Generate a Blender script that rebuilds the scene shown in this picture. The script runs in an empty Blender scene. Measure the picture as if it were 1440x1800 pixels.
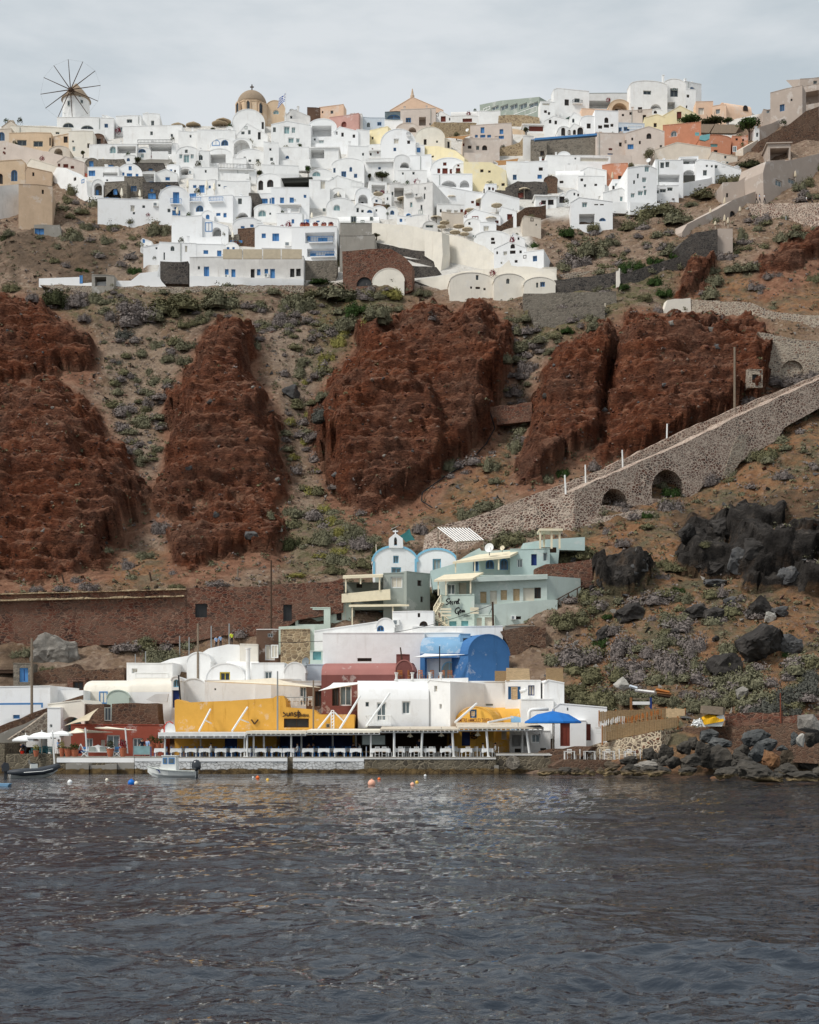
import bpy,bmesh,math,random
import numpy as np
from mathutils import Vector,Matrix,noise as mnoise
from mathutils.geometry import tessellate_polygon
random.seed(7)
R=math.radians
SC=bpy.context.scene
COL=SC.collection
FPX,CX,HY,CAMZ=2470.0,720.0,1303.0,3.0
def P(px,py,Y):
 return Vector(((px-CX)/FPX*Y,Y,CAMZ+(HY-py)/FPX*Y))
def mpp(Y):return Y/FPX
def lerp(a,b,t):return a+(b-a)*t
def lin(c):
 c=c/255.0
 return c/12.92 if c<=0.04045 else((c+0.055)/1.055)**2.4
def rgb(r,g,b):return(lin(r),lin(g),lin(b),1.0)
MATS={}
class NT:
 def __init__(self,name):
  m=bpy.data.materials.new(name);m.use_nodes=True
  self.m=m;self.t=m.node_tree;self.n=m.node_tree.nodes;self.l=m.node_tree.links
  self.b=self.n['Principled BSDF']
  self.pos=None
 def new(self,typ,**kw):
  nd=self.n.new(typ)
  for k,v in kw.items():
   if k in nd.inputs:
    nd.inputs[k].default_value=v
   else:setattr(nd,k,v)
  return nd
 def link(self,a,b):self.l.new(a,b)
 def P(self):
  if self.pos is None:self.pos=self.n.new('ShaderNodeNewGeometry').outputs['Position']
  return self.pos
 def scaled(self,sx,sy,sz):
  v=self.n.new('ShaderNodeVectorMath');v.operation='MULTIPLY'
  v.inputs[1].default_value=(sx,sy,sz);self.link(self.P(),v.inputs[0]);return v.outputs[0]
 def noise(self,scale,detail=4,rough=0.6,vec=None,dist=0.0):
  nd=self.n.new('ShaderNodeTexNoise');nd.inputs['Scale'].default_value=scale
  nd.inputs['Detail'].default_value=detail;nd.inputs['Roughness'].default_value=rough
  nd.inputs['Distortion'].default_value=dist
  self.link(vec if vec is not None else self.P(),nd.inputs['Vector']);return nd.outputs['Fac']
 def voro(self,scale,feature='F1',vec=None,rnd=1.0):
  nd=self.n.new('ShaderNodeTexVoronoi');nd.feature=feature;nd.inputs['Scale'].default_value=scale
  nd.inputs['Randomness'].default_value=rnd
  self.link(vec if vec is not None else self.P(),nd.inputs['Vector']);return nd
 def ramp(self,fac,stops,interp='LINEAR'):
  nd=self.n.new('ShaderNodeValToRGB');nd.color_ramp.interpolation=interp
  e=nd.color_ramp.elements
  while len(e)<len(stops):e.new(0.5)
  for k,(p,c)in enumerate(stops):
   e[k].position=p;e[k].color=c if len(c)==4 else(*c,1)
  self.link(fac,nd.inputs[0]);return nd.outputs[0]
 def rampf(self,fac,a,b):
  if a>b:return self.ramp(fac,[(b,(1,1,1,1)),(a,(0,0,0,1))])
  return self.ramp(fac,[(a,(0,0,0,1)),(b,(1,1,1,1))])
 def mix(self,fac,a,b,mode='MIX'):
  nd=self.n.new('ShaderNodeMix');nd.data_type='RGBA';nd.blend_type=mode
  if isinstance(fac,(int,float)):nd.inputs[0].default_value=fac
  else:self.link(fac,nd.inputs[0])
  for s,v in((6,a),(7,b)):
   if isinstance(v,(tuple,list)):nd.inputs[s].default_value=v
   else:self.link(v,nd.inputs[s])
  return nd.outputs[2]
 def math(self,op,a,b=0.5):
  nd=self.n.new('ShaderNodeMath');nd.operation=op
  for s,v in((0,a),(1,b)):
   if isinstance(v,(int,float)):nd.inputs[s].default_value=v
   else:self.link(v,nd.inputs[s])
  return nd.outputs[0]
 def bump(self,h,strength=0.5,dist=0.1,prev=None):
  nd=self.n.new('ShaderNodeBump');nd.inputs['Strength'].default_value=strength
  nd.inputs['Distance'].default_value=dist;self.link(h,nd.inputs['Height'])
  if prev is not None:self.link(prev,nd.inputs['Normal'])
  return nd.outputs[0]
 def done(self,color=None,rough=0.85,normal=None,spec=0.3,metal=0.0):
  if color is not None:
   if isinstance(color,(tuple,list)):self.b.inputs['Base Color'].default_value=color
   else:self.link(color,self.b.inputs['Base Color'])
  self.b.inputs['Roughness'].default_value=rough
  self.b.inputs['Specular IOR Level'].default_value=spec
  self.b.inputs['Metallic'].default_value=metal
  if normal is not None:self.link(normal,self.b.inputs['Normal'])
  MATS[self.m.name]=self.m
  return self.m
def mul(c,k):return(min(c[0]*k,.86),min(c[1]*k,.86),min(c[2]*k,.86),1)
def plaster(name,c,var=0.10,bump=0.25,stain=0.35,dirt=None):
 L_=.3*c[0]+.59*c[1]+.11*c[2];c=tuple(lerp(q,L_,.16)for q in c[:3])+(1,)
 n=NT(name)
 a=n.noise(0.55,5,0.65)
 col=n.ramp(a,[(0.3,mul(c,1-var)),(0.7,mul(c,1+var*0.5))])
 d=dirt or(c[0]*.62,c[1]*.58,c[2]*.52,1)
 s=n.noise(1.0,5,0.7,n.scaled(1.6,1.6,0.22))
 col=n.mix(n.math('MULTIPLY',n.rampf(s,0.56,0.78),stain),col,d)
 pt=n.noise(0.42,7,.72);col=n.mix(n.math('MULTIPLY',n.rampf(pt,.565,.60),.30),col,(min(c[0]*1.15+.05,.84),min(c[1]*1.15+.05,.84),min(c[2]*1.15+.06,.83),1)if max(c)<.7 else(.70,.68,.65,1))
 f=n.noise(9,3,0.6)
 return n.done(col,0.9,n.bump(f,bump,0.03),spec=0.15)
def stone(name,cols,mortar,size=0.45,mort=0.06,flat=1.4,bump=0.8):
 n=NT(name)
 wob=n.noise(1.7,3,0.6)
 v=n.new('ShaderNodeVectorMath');v.operation='ADD'
 n.link(n.scaled(1,1,flat),v.inputs[0])
 w2=n.new('ShaderNodeVectorMath');w2.operation='SCALE';w2.inputs['Scale'].default_value=0.5
 nn=n.new('ShaderNodeTexNoise',Scale=1.3);n.link(n.P(),nn.inputs['Vector']);n.link(nn.outputs['Color'],w2.inputs[0]);n.link(w2.outputs[0],v.inputs[1])
 vc=n.voro(1.0/size,'F1',v.outputs[0]);ve=n.voro(1.0/size,'DISTANCE_TO_EDGE',v.outputs[0])
 sep=n.new('ShaderNodeSeparateColor');n.link(vc.outputs['Color'],sep.inputs[0])
 k=len(cols)
 col=n.ramp(sep.outputs[0],[((i+.0)/max(k,1),c)for i,c in enumerate(cols)],'CONSTANT')
 big=n.noise(0.25,4,0.6)
 col=n.mix(n.rampf(big,0.35,0.65),col,n.mix(0.55,col,mortar));dust=n.noise(.5,5,.7);col=n.mix(n.math('MULTIPLY',n.rampf(dust,.5,.68),.6),col,mortar)
 fine=n.noise(6,4,0.7)
 col=n.mix(n.math('MULTIPLY',fine,0.35),col,mul(cols[0],0.5))
 e=n.rampf(ve.outputs['Distance'],mort*0.35,mort*1.3)
 col=n.mix(e,mortar,col)
 return n.done(col,0.92,n.bump(e,bump,0.08),spec=0.2)
def paint(name,c,rough=0.5,var=0.08,spec=0.3):
 n=NT(name);a=n.noise(1.9,4,0.6)
 return n.done(n.ramp(a,[(0.3,mul(c,1-var)),(0.7,mul(c,1+var))]),rough,n.bump(n.noise(30,2),0.1,0.01),spec)
def wood(name,c,rough=0.75):
 n=NT(name);a=n.noise(2.2,5,0.6,n.scaled(1.5,1.5,9))
 return n.done(n.ramp(a,[(0.25,mul(c,.6)),(0.7,mul(c,1.15))]),rough,n.bump(a,0.3,0.02),0.2)
def glass(name,c=(0.02,0.03,0.04,1),rough=0.12):
 n=NT(name);a=n.noise(0.8,2)
 return n.done(n.ramp(a,[(0.3,mul(c,.7)),(0.7,mul(c,1.4))]),rough,None,0.6)
WHITE=(0.83,0.82,0.80,1)
plaster('white',WHITE,0.09,.25,.5,(0.52,0.47,0.41,1))
plaster('bright',(0.86,0.86,0.85,1),0.05,.2,.3,(0.6,0.57,0.53,1))
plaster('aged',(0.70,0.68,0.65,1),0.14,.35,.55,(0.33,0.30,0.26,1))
plaster('cream',(0.78,0.72,0.61,1),0.10,.3,.4,(0.47,0.40,0.31,1))
plaster('beige',rgb(206,192,174),0.10)
plaster('tan',rgb(200,170,138),0.12)
plaster('ochre',rgb(214,184,148),0.12)
plaster('mauve',rgb(206,190,177),0.10)
plaster('taupe',rgb(180,163,149),0.08,.2,.2)
plaster('peach',rgb(228,190,158),0.08)
plaster('rose',rgb(196,148,136),0.12)
plaster('yellow',rgb(232,216,168),0.08)
plaster('terracotta',rgb(200,130,94),0.12)
plaster('goldwall',rgb(226,164,10),0.12,.3,.7,rgb(160,104,24))
plaster('golddeep',rgb(240,178,8),0.10,.3,.3,rgb(196,136,20))
plaster('rust',rgb(160,74,52),0.12,.3,.5)
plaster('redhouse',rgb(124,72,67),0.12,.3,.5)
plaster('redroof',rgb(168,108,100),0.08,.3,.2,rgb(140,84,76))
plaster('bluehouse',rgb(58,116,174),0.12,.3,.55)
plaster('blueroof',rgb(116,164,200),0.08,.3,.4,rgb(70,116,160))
plaster('mint',rgb(182,195,187),0.09,.3,.55)
plaster('mintpale',rgb(192,208,194),0.07,.3,.3)
plaster('aqua',rgb(180,202,198),0.08,.3,.3)
plaster('greyhouse',rgb(152,160,152),0.08,.3,.35)
plaster('concrete',rgb(152,146,136),0.14,.4,.55)
plaster('sage',rgb(150,160,148),0.08)
plaster('lilac',rgb(196,206,216),0.08,.3,.5)
plaster('brownstone',rgb(104,78,62),0.2,.5)
paint('blue',rgb(78,132,186));paint('bluedark',rgb(28,50,108));paint('skyblue',rgb(130,186,212))
paint('teal',rgb(70,130,140));paint('tealpale',rgb(120,176,178));paint('wood_red',rgb(112,52,40));paint('whitepaint',(0.78,0.78,0.76,1),0.45)
paint('creampaint',rgb(226,214,186));paint('black',(0.015,0.015,0.017,1),0.4);paint('charcoal',rgb(62,62,58),0.8)
paint('greyshutter',rgb(150,156,150));paint('paleshutter',rgb(206,198,182));paint('yellowframe',rgb(214,186,40));paint('metal',rgb(140,142,142),0.4)
paint('darkgreen',rgb(36,74,60));paint('orange',rgb(226,110,50),0.4);paint('palepink',rgb(240,176,150),0.4);paint('redplastic',rgb(214,50,30),0.4)
paint('bluebuoy',rgb(20,110,200),.35);paint('yellowbuoy',rgb(226,184,84),.35);paint('screen',rgb(196,208,204),.3)
paint('navychair',rgb(52,118,186),.5);paint('rubber',rgb(58,62,68),.5);paint('outboard',rgb(44,48,54),.25,spec=.6);paint('hullwhite',rgb(226,228,224),.25,spec=.5)
paint('hullnavy',rgb(24,30,46),.3);paint('terrapot',rgb(176,104,76));paint('dishgrey',rgb(120,128,132))
paint('canvas',rgb(230,222,204),.9);paint('canvasdark',rgb(196,182,158),.9);paint('thatch',rgb(166,148,122),.95);paint('canvasblue',rgb(28,104,180),.8);paint('tarpyellow',rgb(220,166,24),.7)
paint('canvaswhite',rgb(240,240,236),.9);paint('tarpteal',rgb(36,92,92),.8);paint('sailbrown',rgb(150,112,72),.9);paint('cloth',rgb(236,238,238),.9)
paint('flagblue',rgb(38,78,160),.8);paint('roofbrown',rgb(150,132,112),.9);paint('rooftile',rgb(120,66,48),.9)
wood('wood',rgb(140,96,60));wood('woodgrey',rgb(134,120,104));wood('wooddark',rgb(74,56,44));wood('woodorange',rgb(176,108,52));wood('reed',rgb(160,134,100));wood('reedpale',rgb(196,170,134));wood('woodbleach',rgb(206,194,176))
glass('glass');glass('glassgrey',(0.10,0.13,0.14,1),.25);glass('glassblue',(0.03,0.06,0.10,1));glass('dark',(0.012,0.012,0.013,1),.7)
glass('glassteal',rgb(120,150,152),.35)
stone('stone_red',[rgb(98,54,42),rgb(76,48,41),rgb(118,76,60),rgb(58,46,43),rgb(106,60,46)],rgb(134,106,90),.5,.075,2.0)
stone('stone_dark',[rgb(64,60,58),rgb(82,76,72),rgb(54,52,52),rgb(94,86,80)],rgb(104,98,92),.48,.07,1.3)
stone('stone_grey',[rgb(112,104,94),rgb(92,86,78),rgb(132,122,110)],rgb(142,134,122),.5,.07,1.5)
stone('stone_mortar',[rgb(92,56,46),rgb(72,62,58),rgb(110,72,58),rgb(80,48,42)],rgb(196,178,162),.40,.135,1.35)
stone('stone_pale',[rgb(108,84,74),rgb(86,80,78),rgb(150,134,120),rgb(124,92,76)],rgb(172,160,144),.42,.15,1.5)
stone('stone_tan',[rgb(150,128,100),rgb(122,104,84),rgb(170,148,118)],rgb(184,164,134),.55,.1,1.5)
stone('stone_white',[(.80,.80,.79,1),(.84,.84,.83,1),(.74,.74,.73,1)],(.46,.45,.43,1),.40,.045,1.5,1.0)
stone('stone_quay',[rgb(96,88,74),rgb(76,70,62),rgb(110,100,84),rgb(66,60,54)],rgb(132,122,104),.5,.08,1.2)
stone('stone_giraffe',[rgb(92,52,40),rgb(76,60,54),rgb(110,66,48)],rgb(204,188,162),.36,.16,1.1)
stone('stone_brown',[rgb(86,60,48),rgb(104,76,60),rgb(66,52,46)],rgb(120,98,82),.42,.08,1.5)
class MB:
 def __init__(s):s.v=[];s.f=[];s.m=[];s.slot=[]
 def mat(s,name):
  if name not in s.slot:s.slot.append(name)
  return s.slot.index(name)
 def add(s,vs,fs,mat):
  k=len(s.v);s.v+=[tuple(v)for v in vs];i=s.mat(mat)
  for f in fs:s.f.append([a+k for a in f]);s.m.append(i)
 def box(s,a,b,mat):
  x0,y0,z0=a;x1,y1,z1=b
  s.add([(x0,y0,z0),(x1,y0,z0),(x1,y1,z0),(x0,y1,z0),(x0,y0,z1),(x1,y0,z1),(x1,y1,z1),(x0,y1,z1)],[(0,3,2,1),(4,5,6,7),(0,1,5,4),(1,2,6,5),(2,3,7,6),(3,0,4,7)],mat)
 def tube(s,pts,r,mat,seg=6,caps=True):
  pts=[Vector(p)for p in pts];n=len(pts)
  rr=r if isinstance(r,(list,tuple))else[r]*n
  rings=[];up=None
  for i in range(n):
   d=(pts[min(i+1,n-1)]-pts[max(i-1,0)])
   d=d.normalized()if d.length>1e-9 else Vector((0,0,1))
   if up is None:up=Vector((0,0,1))if abs(d.z)<0.9 else Vector((1,0,0))
   a=d.cross(up)
   if a.length<1e-4:a=d.cross(Vector((0.3,1,0.2)))
   a.normalize();b=a.cross(d);up=b
   rings.append([pts[i]+(a*math.cos(t)+b*math.sin(t))*rr[i]for t in[2*math.pi*j/seg for j in range(seg)]])
  vs=[v for q in rings for v in q];fs=[]
  for i in range(n-1):
   for j in range(seg):
    fs.append((i*seg+j,i*seg+(j+1)%seg,(i+1)*seg+(j+1)%seg,(i+1)*seg+j))
  if caps:fs+=[tuple(range(seg))[::-1],tuple((n-1)*seg+j for j in range(seg))]
  s.add(vs,fs,mat)
 def bar(s,a,b,w,mat):
  s.tube([a,b],w*0.7071,mat,4)
 def lathe(s,prof,mat,c=(0,0,0),seg=16):
  vs=[];fs=[];n=len(prof)
  for r,z in prof:
   for j in range(seg):
    t=2*math.pi*(j+.5)/seg;vs.append((c[0]+r*math.cos(t),c[1]+r*math.sin(t),c[2]+z))
  for i in range(n-1):
   for j in range(seg):fs.append((i*seg+j,i*seg+(j+1)%seg,(i+1)*seg+(j+1)%seg,(i+1)*seg+j))
  if prof[0][0]>1e-4:fs.append(tuple(range(seg))[::-1])
  if prof[-1][0]>1e-4:fs.append(tuple((n-1)*seg+j for j in range(seg)))
  s.add(vs,fs,mat)
 def prism(s,poly,y0,y1,mat,back=True,holes=(),hmat=None):
  """poly: list of (x,z) CCW or CW, extruded from y0 (front) to y1; holes: list of (poly, depth, mat_of_back)"""
  def area(p):return sum(p[i][0]*p[(i+1)%len(p)][1]-p[(i+1)%len(p)][0]*p[i][1]for i in range(len(p)))
  poly=list(poly)
  if area(poly)<0:poly.reverse()
  hs=[]
  for h in holes:
   hp=list(h[0])
   if area(hp)<0:hp.reverse()
   hs.append((hp,h[1],h[2]))
  loops=[[Vector((x,z,0))for x,z in poly]]+[[Vector((x,z,0))for x,z in h[0]]for h in hs]
  tris=tessellate_polygon(loops)
  flat=[p for l in loops for p in l]
  fs=[]
  for t in tris:
   a,b,c=(flat[i]for i in t)
   ar=(b.x-a.x)*(c.y-a.y)-(c.x-a.x)*(b.y-a.y)
   fs.append(t if ar>0 else t[::-1])
  s.add([(p.x,y0,p.y)for p in flat],fs,mat)
  n=len(poly)
  vs=[(x,y0,z)for x,z in poly]+[(x,y1,z)for x,z in poly]
  s.add(vs,[(i,n+i,n+(i+1)%n,(i+1)%n)for i in range(n)],mat)
  if back:
   tb=tessellate_polygon([loops[0]])
   s.add([(x,y1,z)for x,z in poly],[t if False else t for t in tb],mat)
  for hp,d,hm in hs:
   k=len(hp)
   vs=[(x,y0,z)for x,z in hp]+[(x,y0+d,z)for x,z in hp]
   s.add(vs,[(i,(i+1)%k,k+(i+1)%k,k+i)for i in range(k)],hmat or mat)
   tb=tessellate_polygon([[Vector((x,z,0))for x,z in hp]])
   s.add([(x,y0+d,z)for x,z in hp],tb,hm)
 def mesh(s,name):
  me=bpy.data.meshes.new(name);me.from_pydata(s.v,[],s.f)
  for q in s.slot:me.materials.append(MATS[q])
  if len(s.slot)>1:me.polygons.foreach_set('material_index',s.m)
  me.update();return me
 def obj(s,name,parent=None,smooth=False,loc=None):
  me=s.mesh(name)
  if smooth:me.polygons.foreach_set('use_smooth',[True]*len(me.polygons))
  o=bpy.data.objects.new(name,me);COL.objects.link(o)
  if parent is not None:o.parent=parent
  if loc is not None:o.location=loc
  return o
def normals_out(o):
 bm=bmesh.new();bm.from_mesh(o.data);bmesh.ops.recalc_face_normals(bm,faces=bm.faces);bm.to_mesh(o.data);bm.free()
def thing(name,label,cat,loc=(0,0,0),rz=0.0,group=None):
 o=bpy.data.objects.new(name,None);COL.objects.link(o)
 o.empty_display_size=0.3
 o.location=loc;o.rotation_euler=(0,0,rz);return tag(o,label,cat,group)
def tag(o,label,cat,group=None):
 o['label']=label;o['category']=cat;o['kind']='thing'
 if group:o['group']=group
 return o
def struct(o,kind='structure'):o['kind']=kind;return o
def dup(root,loc,rz=0.0,sc=None,label=None,group=None):
 r=root.copy();COL.objects.link(r);r.location=loc;r.rotation_euler=(0,0,rz)
 if sc is not None:r.scale=(sc,sc,sc)if isinstance(sc,(int,float))else sc
 if label:r['label']=label
 if group:r['group']=group
 for ch in list(root.children):
  c=ch.copy();COL.objects.link(c);c.parent=r
  for g in list(ch.children):
   d=g.copy();COL.objects.link(d);d.parent=c
 return r
_rs=np.random.RandomState(11)
_perm=np.concatenate([_rs.permutation(256)]*3)
_grad=_rs.normal(size=(256,3));_grad/=np.linalg.norm(_grad,axis=1)[:,None]
def perlin(x,y,z):
 xi=np.floor(x).astype(np.int64);yi=np.floor(y).astype(np.int64);zi=np.floor(z).astype(np.int64)
 xf,yf,zf=x-xi,y-yi,z-zi
 u,v,w=(t*t*t*(t*(t*6-15)+10)for t in(xf,yf,zf))
 def g(a,b,c):
  h=_perm[_perm[_perm[(xi+a)&255]+((yi+b)&255)]+((zi+c)&255)]
  q=_grad[h];return q[...,0]*(xf-a)+q[...,1]*(yf-b)+q[...,2]*(zf-c)
 L=lambda a,b,t:a+(b-a)*t
 return L(L(L(g(0,0,0),g(1,0,0),u),L(g(0,1,0),g(1,1,0),u),v),L(L(g(0,0,1),g(1,0,1),u),L(g(0,1,1),g(1,1,1),u),v),w)
def fbm(x,y,z,octv=4,gain=0.5,ridge=False):
 a=1.0;s=0.0;f=1.0
 for k in range(octv):
  n=perlin(x*f+17.3*k,y*f+5.1*k,z*f+9.7*k)
  s=s+a*((0.5-np.abs(n)*2)if ridge else n*1.5);a*=gain;f*=2.03
 return s
DCOL={-400:[(1700,110),(1420,136),(1365,137),(1334,139),(1329,144),(1250,145),(1200,151),(1120,160),(1030,167),(1010,175),(540,230),(500,238),(420,252),(330,272),(205,312),(100,480)],0:[(1700,110),(1420,136),(1365,137),(1334,139),(1329,144),(1250,145),(1200,151),(1120,160),(1030,167),(1010,175),(540,232),(500,240),(420,252),(330,272),(205,312),(100,480)],360:[(1700,110),(1420,136),(1365,137),(1334,139),(1329,144),(1250,146),(1200,152),(1110,161),(1020,168),(1000,175),(540,232),(500,239),(400,258),(330,274),(205,314),(100,480)],720:[(1700,110),(1420,136),(1365,137),(1334,139),(1329,144),(1260,145),(1180,153),(1110,160),(1000,172),(930,182),(890,190),(540,232),(500,238),(480,244),(400,258),(205,316),(100,480)],1000:[(1700,60),(1420,114),(1363,128),(1340,132),(1330,134),(1312,139),(1230,143),(1100,154),(1000,163),(930,173),(900,177),(850,186),(800,193),(560,224),(480,241),(380,262),(205,316),(100,480)],1200:[(1700,60),(1420,108),(1370,118),(1340,124),(1300,129),(1230,137),(1100,149),(1000,160),(900,176),(850,183),(780,192),(560,222),(480,238),(400,254),(205,314),(100,480)],1440:[(1700,60),(1420,100),(1377,107),(1345,114),(1290,123),(1250,130),(1100,145),(1000,158),(900,170),(700,197),(560,217),(420,244),(330,263),(180,306),(100,480)],1900:[(1700,60),(1420,96),(1377,104),(1345,111),(1290,120),(1250,127),(1100,142),(1000,155),(900,167),(700,194),(560,214),(420,241),(330,260),(180,303),(100,480)],}
PXS=np.arange(-500,1961,2.0);PYS=np.arange(100,1701,2.0)
def _table():
 ks=sorted(DCOL)
 T=np.array([np.interp(PYS,[a for a,b in DCOL[k]][::-1],[b for a,b in DCOL[k]][::-1])for k in ks])
 out=np.empty((len(PYS),len(PXS)))
 t=np.interp(PXS,ks,np.arange(len(ks)));i=np.clip(t.astype(int),0,len(ks)-2);f=t-i;f=f*f*(3-2*f)
 out=(T[i]*(1-f)[:,None]+T[i+1]*f[:,None]).T
 k=7;pad=np.pad(out,((k,k),(0,0)),'edge');sm=np.mean([pad[j:j+out.shape[0]]for j in range(2*k+1)],axis=0)
 w=np.clip((1150-PYS)/60,0,1)[:,None]
 return out*(1-w)+sm*w
DB=_table()
def look(T,px,py):
 fx=np.clip((np.asarray(px,float)-PXS[0])/2,0,len(PXS)-1.001);fy=np.clip((np.asarray(py,float)-PYS[0])/2,0,len(PYS)-1.001)
 i=fx.astype(int);j=fy.astype(int);a=fx-i;b=fy-j
 return(T[j,i]*(1-a)+T[j,i+1]*a)*(1-b)+(T[j+1,i]*(1-a)+T[j+1,i+1]*a)*b
def D(px,py):return float(look(DB,px,py))
def sdist(poly,X,Y):
 """signed distance (inside positive) of points to a polygon in photo pixels"""
 p=np.array(poly,float);d=np.full(X.shape,1e9);ins=np.zeros(X.shape,bool)
 for k in range(len(p)):
  a=p[k];b=p[(k+1)%len(p)];e=b-a;L=max((e**2).sum(),1e-9)
  t=np.clip(((X-a[0])*e[0]+(Y-a[1])*e[1])/L,0,1)
  d=np.minimum(d,np.hypot(X-a[0]-t*e[0],Y-a[1]-t*e[1]))
  c=((a[1]>Y)!=(b[1]>Y));xx=a[0]+(Y-a[1])*e[0]/(e[1]if abs(e[1])>1e-9 else 1e-9)
  ins^=c&(X<xx)
 return np.where(ins,d,-d)
GX,GY=np.meshgrid(PXS,PYS)
WOB=fbm(GX/46.0,GY/46.0,GX*0+3.3,5,.62)*17
def sstep(a,b,x):
 t=np.clip((x-a)/(b-a),0,1);return t*t*(3-2*t)
tp_=lambda x,y:(960+x/3,900+y/3)
FINS=[([(-520,520),(-40,520),(15,522),(60,540),(100,555),(125,575),(150,602),(178,634),(150,650),(108,640),(108,668),(60,664),(0,682),(-520,690)],690,.45,18),([(-520,688),(0,690),(62,672),(104,676),(150,705),(172,745),(205,785),(238,830),(247,875),(228,912),(205,925),(192,985),(150,1004),(60,1022),(-520,1022)],1010,.60,38),([(366,578),(385,568),(420,563),(442,580),(450,610),(452,640),(446,655),(466,700),(482,730),(497,755),(492,790),(500,830),(500,874),(480,884),(430,885),(395,876),(330,902),(268,888),(248,862),(270,838),(298,790),(306,760),(290,738),(300,715),(290,705),(305,680),(342,645),(347,630),(358,600)],890,.66,32),([(395,868),(450,885),(500,905),(507,940),(482,962),(400,992),(330,1008),(294,1000),(300,940),(345,902)],1005,.62,24),([(618,598),(650,572),(690,568),(740,546),(800,541),(830,527),(860,530),(870,548),(877,572),(893,592),(899,628),(897,660),(880,668),(866,690),(866,760),(850,785),(800,812),(760,832),(745,852),(715,872),(700,890),(640,897),(598,882),(578,850),(568,800),(558,770),(543,745),(558,715),(575,690),(580,660),(600,640),(614,612)],895,.56,34),([(944,652),(980,625),(1010,605),(1050,580),(1072,575),(1088,600),(1078,650),(1070,700),(1060,760),(1042,775),(990,802),(930,846),(905,857),(899,820),(932,770),(928,740),(934,690)],850,.55,24),([(1080,600),(1100,566),(1150,556),(1200,553),(1240,558),(1300,570),(1340,588),(1357,610),(1357,645),(1340,684),(1290,724),(1200,768),(1110,802),(1060,812),(1044,792),(1052,740),(1064,690),(1072,640)],812,.50,26),([(585,668),(640,636),(700,628),(752,652),(792,705),(806,770),(790,815),(745,852),(700,890),(640,897),(598,882),(578,850),(568,800),(545,745),(560,715)],895,.36,40),([(298,735),(345,690),(400,672),(452,700),(482,742),(496,800),(498,870),(470,884),(395,876),(330,902),(268,888),(248,862),(272,838),(300,785)],890,.42,34),([(-520,760),(0,752),(80,722),(135,738),(180,800),(222,850),(236,905),(200,930),(190,985),(150,1004),(60,1022),(-520,1022)],1015,.42,40),([(1062,790),(1085,730),(1140,690),(1230,680),(1300,690),(1290,724),(1200,768),(1110,802)],812,.30,24),([(905,850),(925,790),(960,752),(1010,745),(1040,775),(990,802),(930,846)],852,.32,22),([(1182,525),(1188,490),(1214,466),(1262,453),(1245,490),(1216,516),(1200,529)],530,.5,10),([(1335,458),(1380,426),(1440,398),(1960,380),(1960,440),(1440,455),(1400,470),(1340,478)],478,.5,12),]
DF=DB.copy();RED=np.zeros_like(DB)
for poly,foot,k,w in FINS:
 sd=sdist(poly,GX,GY)+WOB
 dfoot=look(DB,PXS,np.full(PXS.shape,foot))[None,:]
 tgt=np.minimum(DB,dfoot+k*(DB-dfoot))
 m=sstep(0,w,sd)
 DF=np.minimum(DF,DB*(1-m)+tgt*m)
 RED=np.maximum(RED,sstep(-3,6,sd))
LAVAP=[[tp_(x,y)for x,y in q]for q in(((700,150),(715,60),(790,18),(860,28),(960,-8),(1100,-28),(1260,-34),(1260,50),(1100,105),(1010,135),(900,152),(800,168)),((685,190),(800,165),(960,148),(1050,110),(1250,88),(1450,60),(2900,20),(2900,180),(1440,205),(1250,292),(1100,332),(980,348),(800,342),(790,272),(700,272)),((1035,325),(1220,278),(1440,265),(2900,240),(2900,380),(1440,385),(1220,412),(1050,424)),((245,345),(250,258),(400,218),(500,170),(512,232),(560,255),(600,300),(540,332),(452,380),(480,420),(360,438),(270,432)))]
LAV=np.zeros_like(DB)
for q in LAVAP:
 sd=sdist(q,GX,GY)+WOB*.7;LAV=np.maximum(LAV,sstep(-4,6,sd))
 foot=max(b for a,b in q);dfoot=look(DB,PXS,np.full(PXS.shape,foot))[None,:]
 m=sstep(0,12,sd);DF=np.minimum(DF,DB*(1-m)+np.minimum(DB,dfoot+.12*(DB-dfoot)-1.6)*m)
for gx,gy,gr,gd in((560,700,60,3.0),(250,720,70,2.5),(905,700,45,3.5),(540,820,50,2.5)):
 DF+=gd*np.exp(-((GX-gx)/gr)**2-((GY-gy)/140)**2)*(1-RED)
DF=DF+1.2*np.clip((1340-GY)/20,0,1)
k_=np.exp(-np.linspace(-2,2,41)**2);k_/=k_.sum()
APRON=np.apply_along_axis(lambda r:np.convolve(np.pad(r,20,'edge'),k_,'valid'),1,RED);APRON=np.apply_along_axis(lambda r:np.convolve(np.pad(r,20,'edge'),k_,'valid'),0,APRON)
APRON=np.maximum(APRON,np.roll(APRON,14,0))
SY0=135.0;CC=math.sqrt(.5)
XS=np.arange(-108,109,0.34);SS=np.arange(-26,258,0.34)
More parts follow.
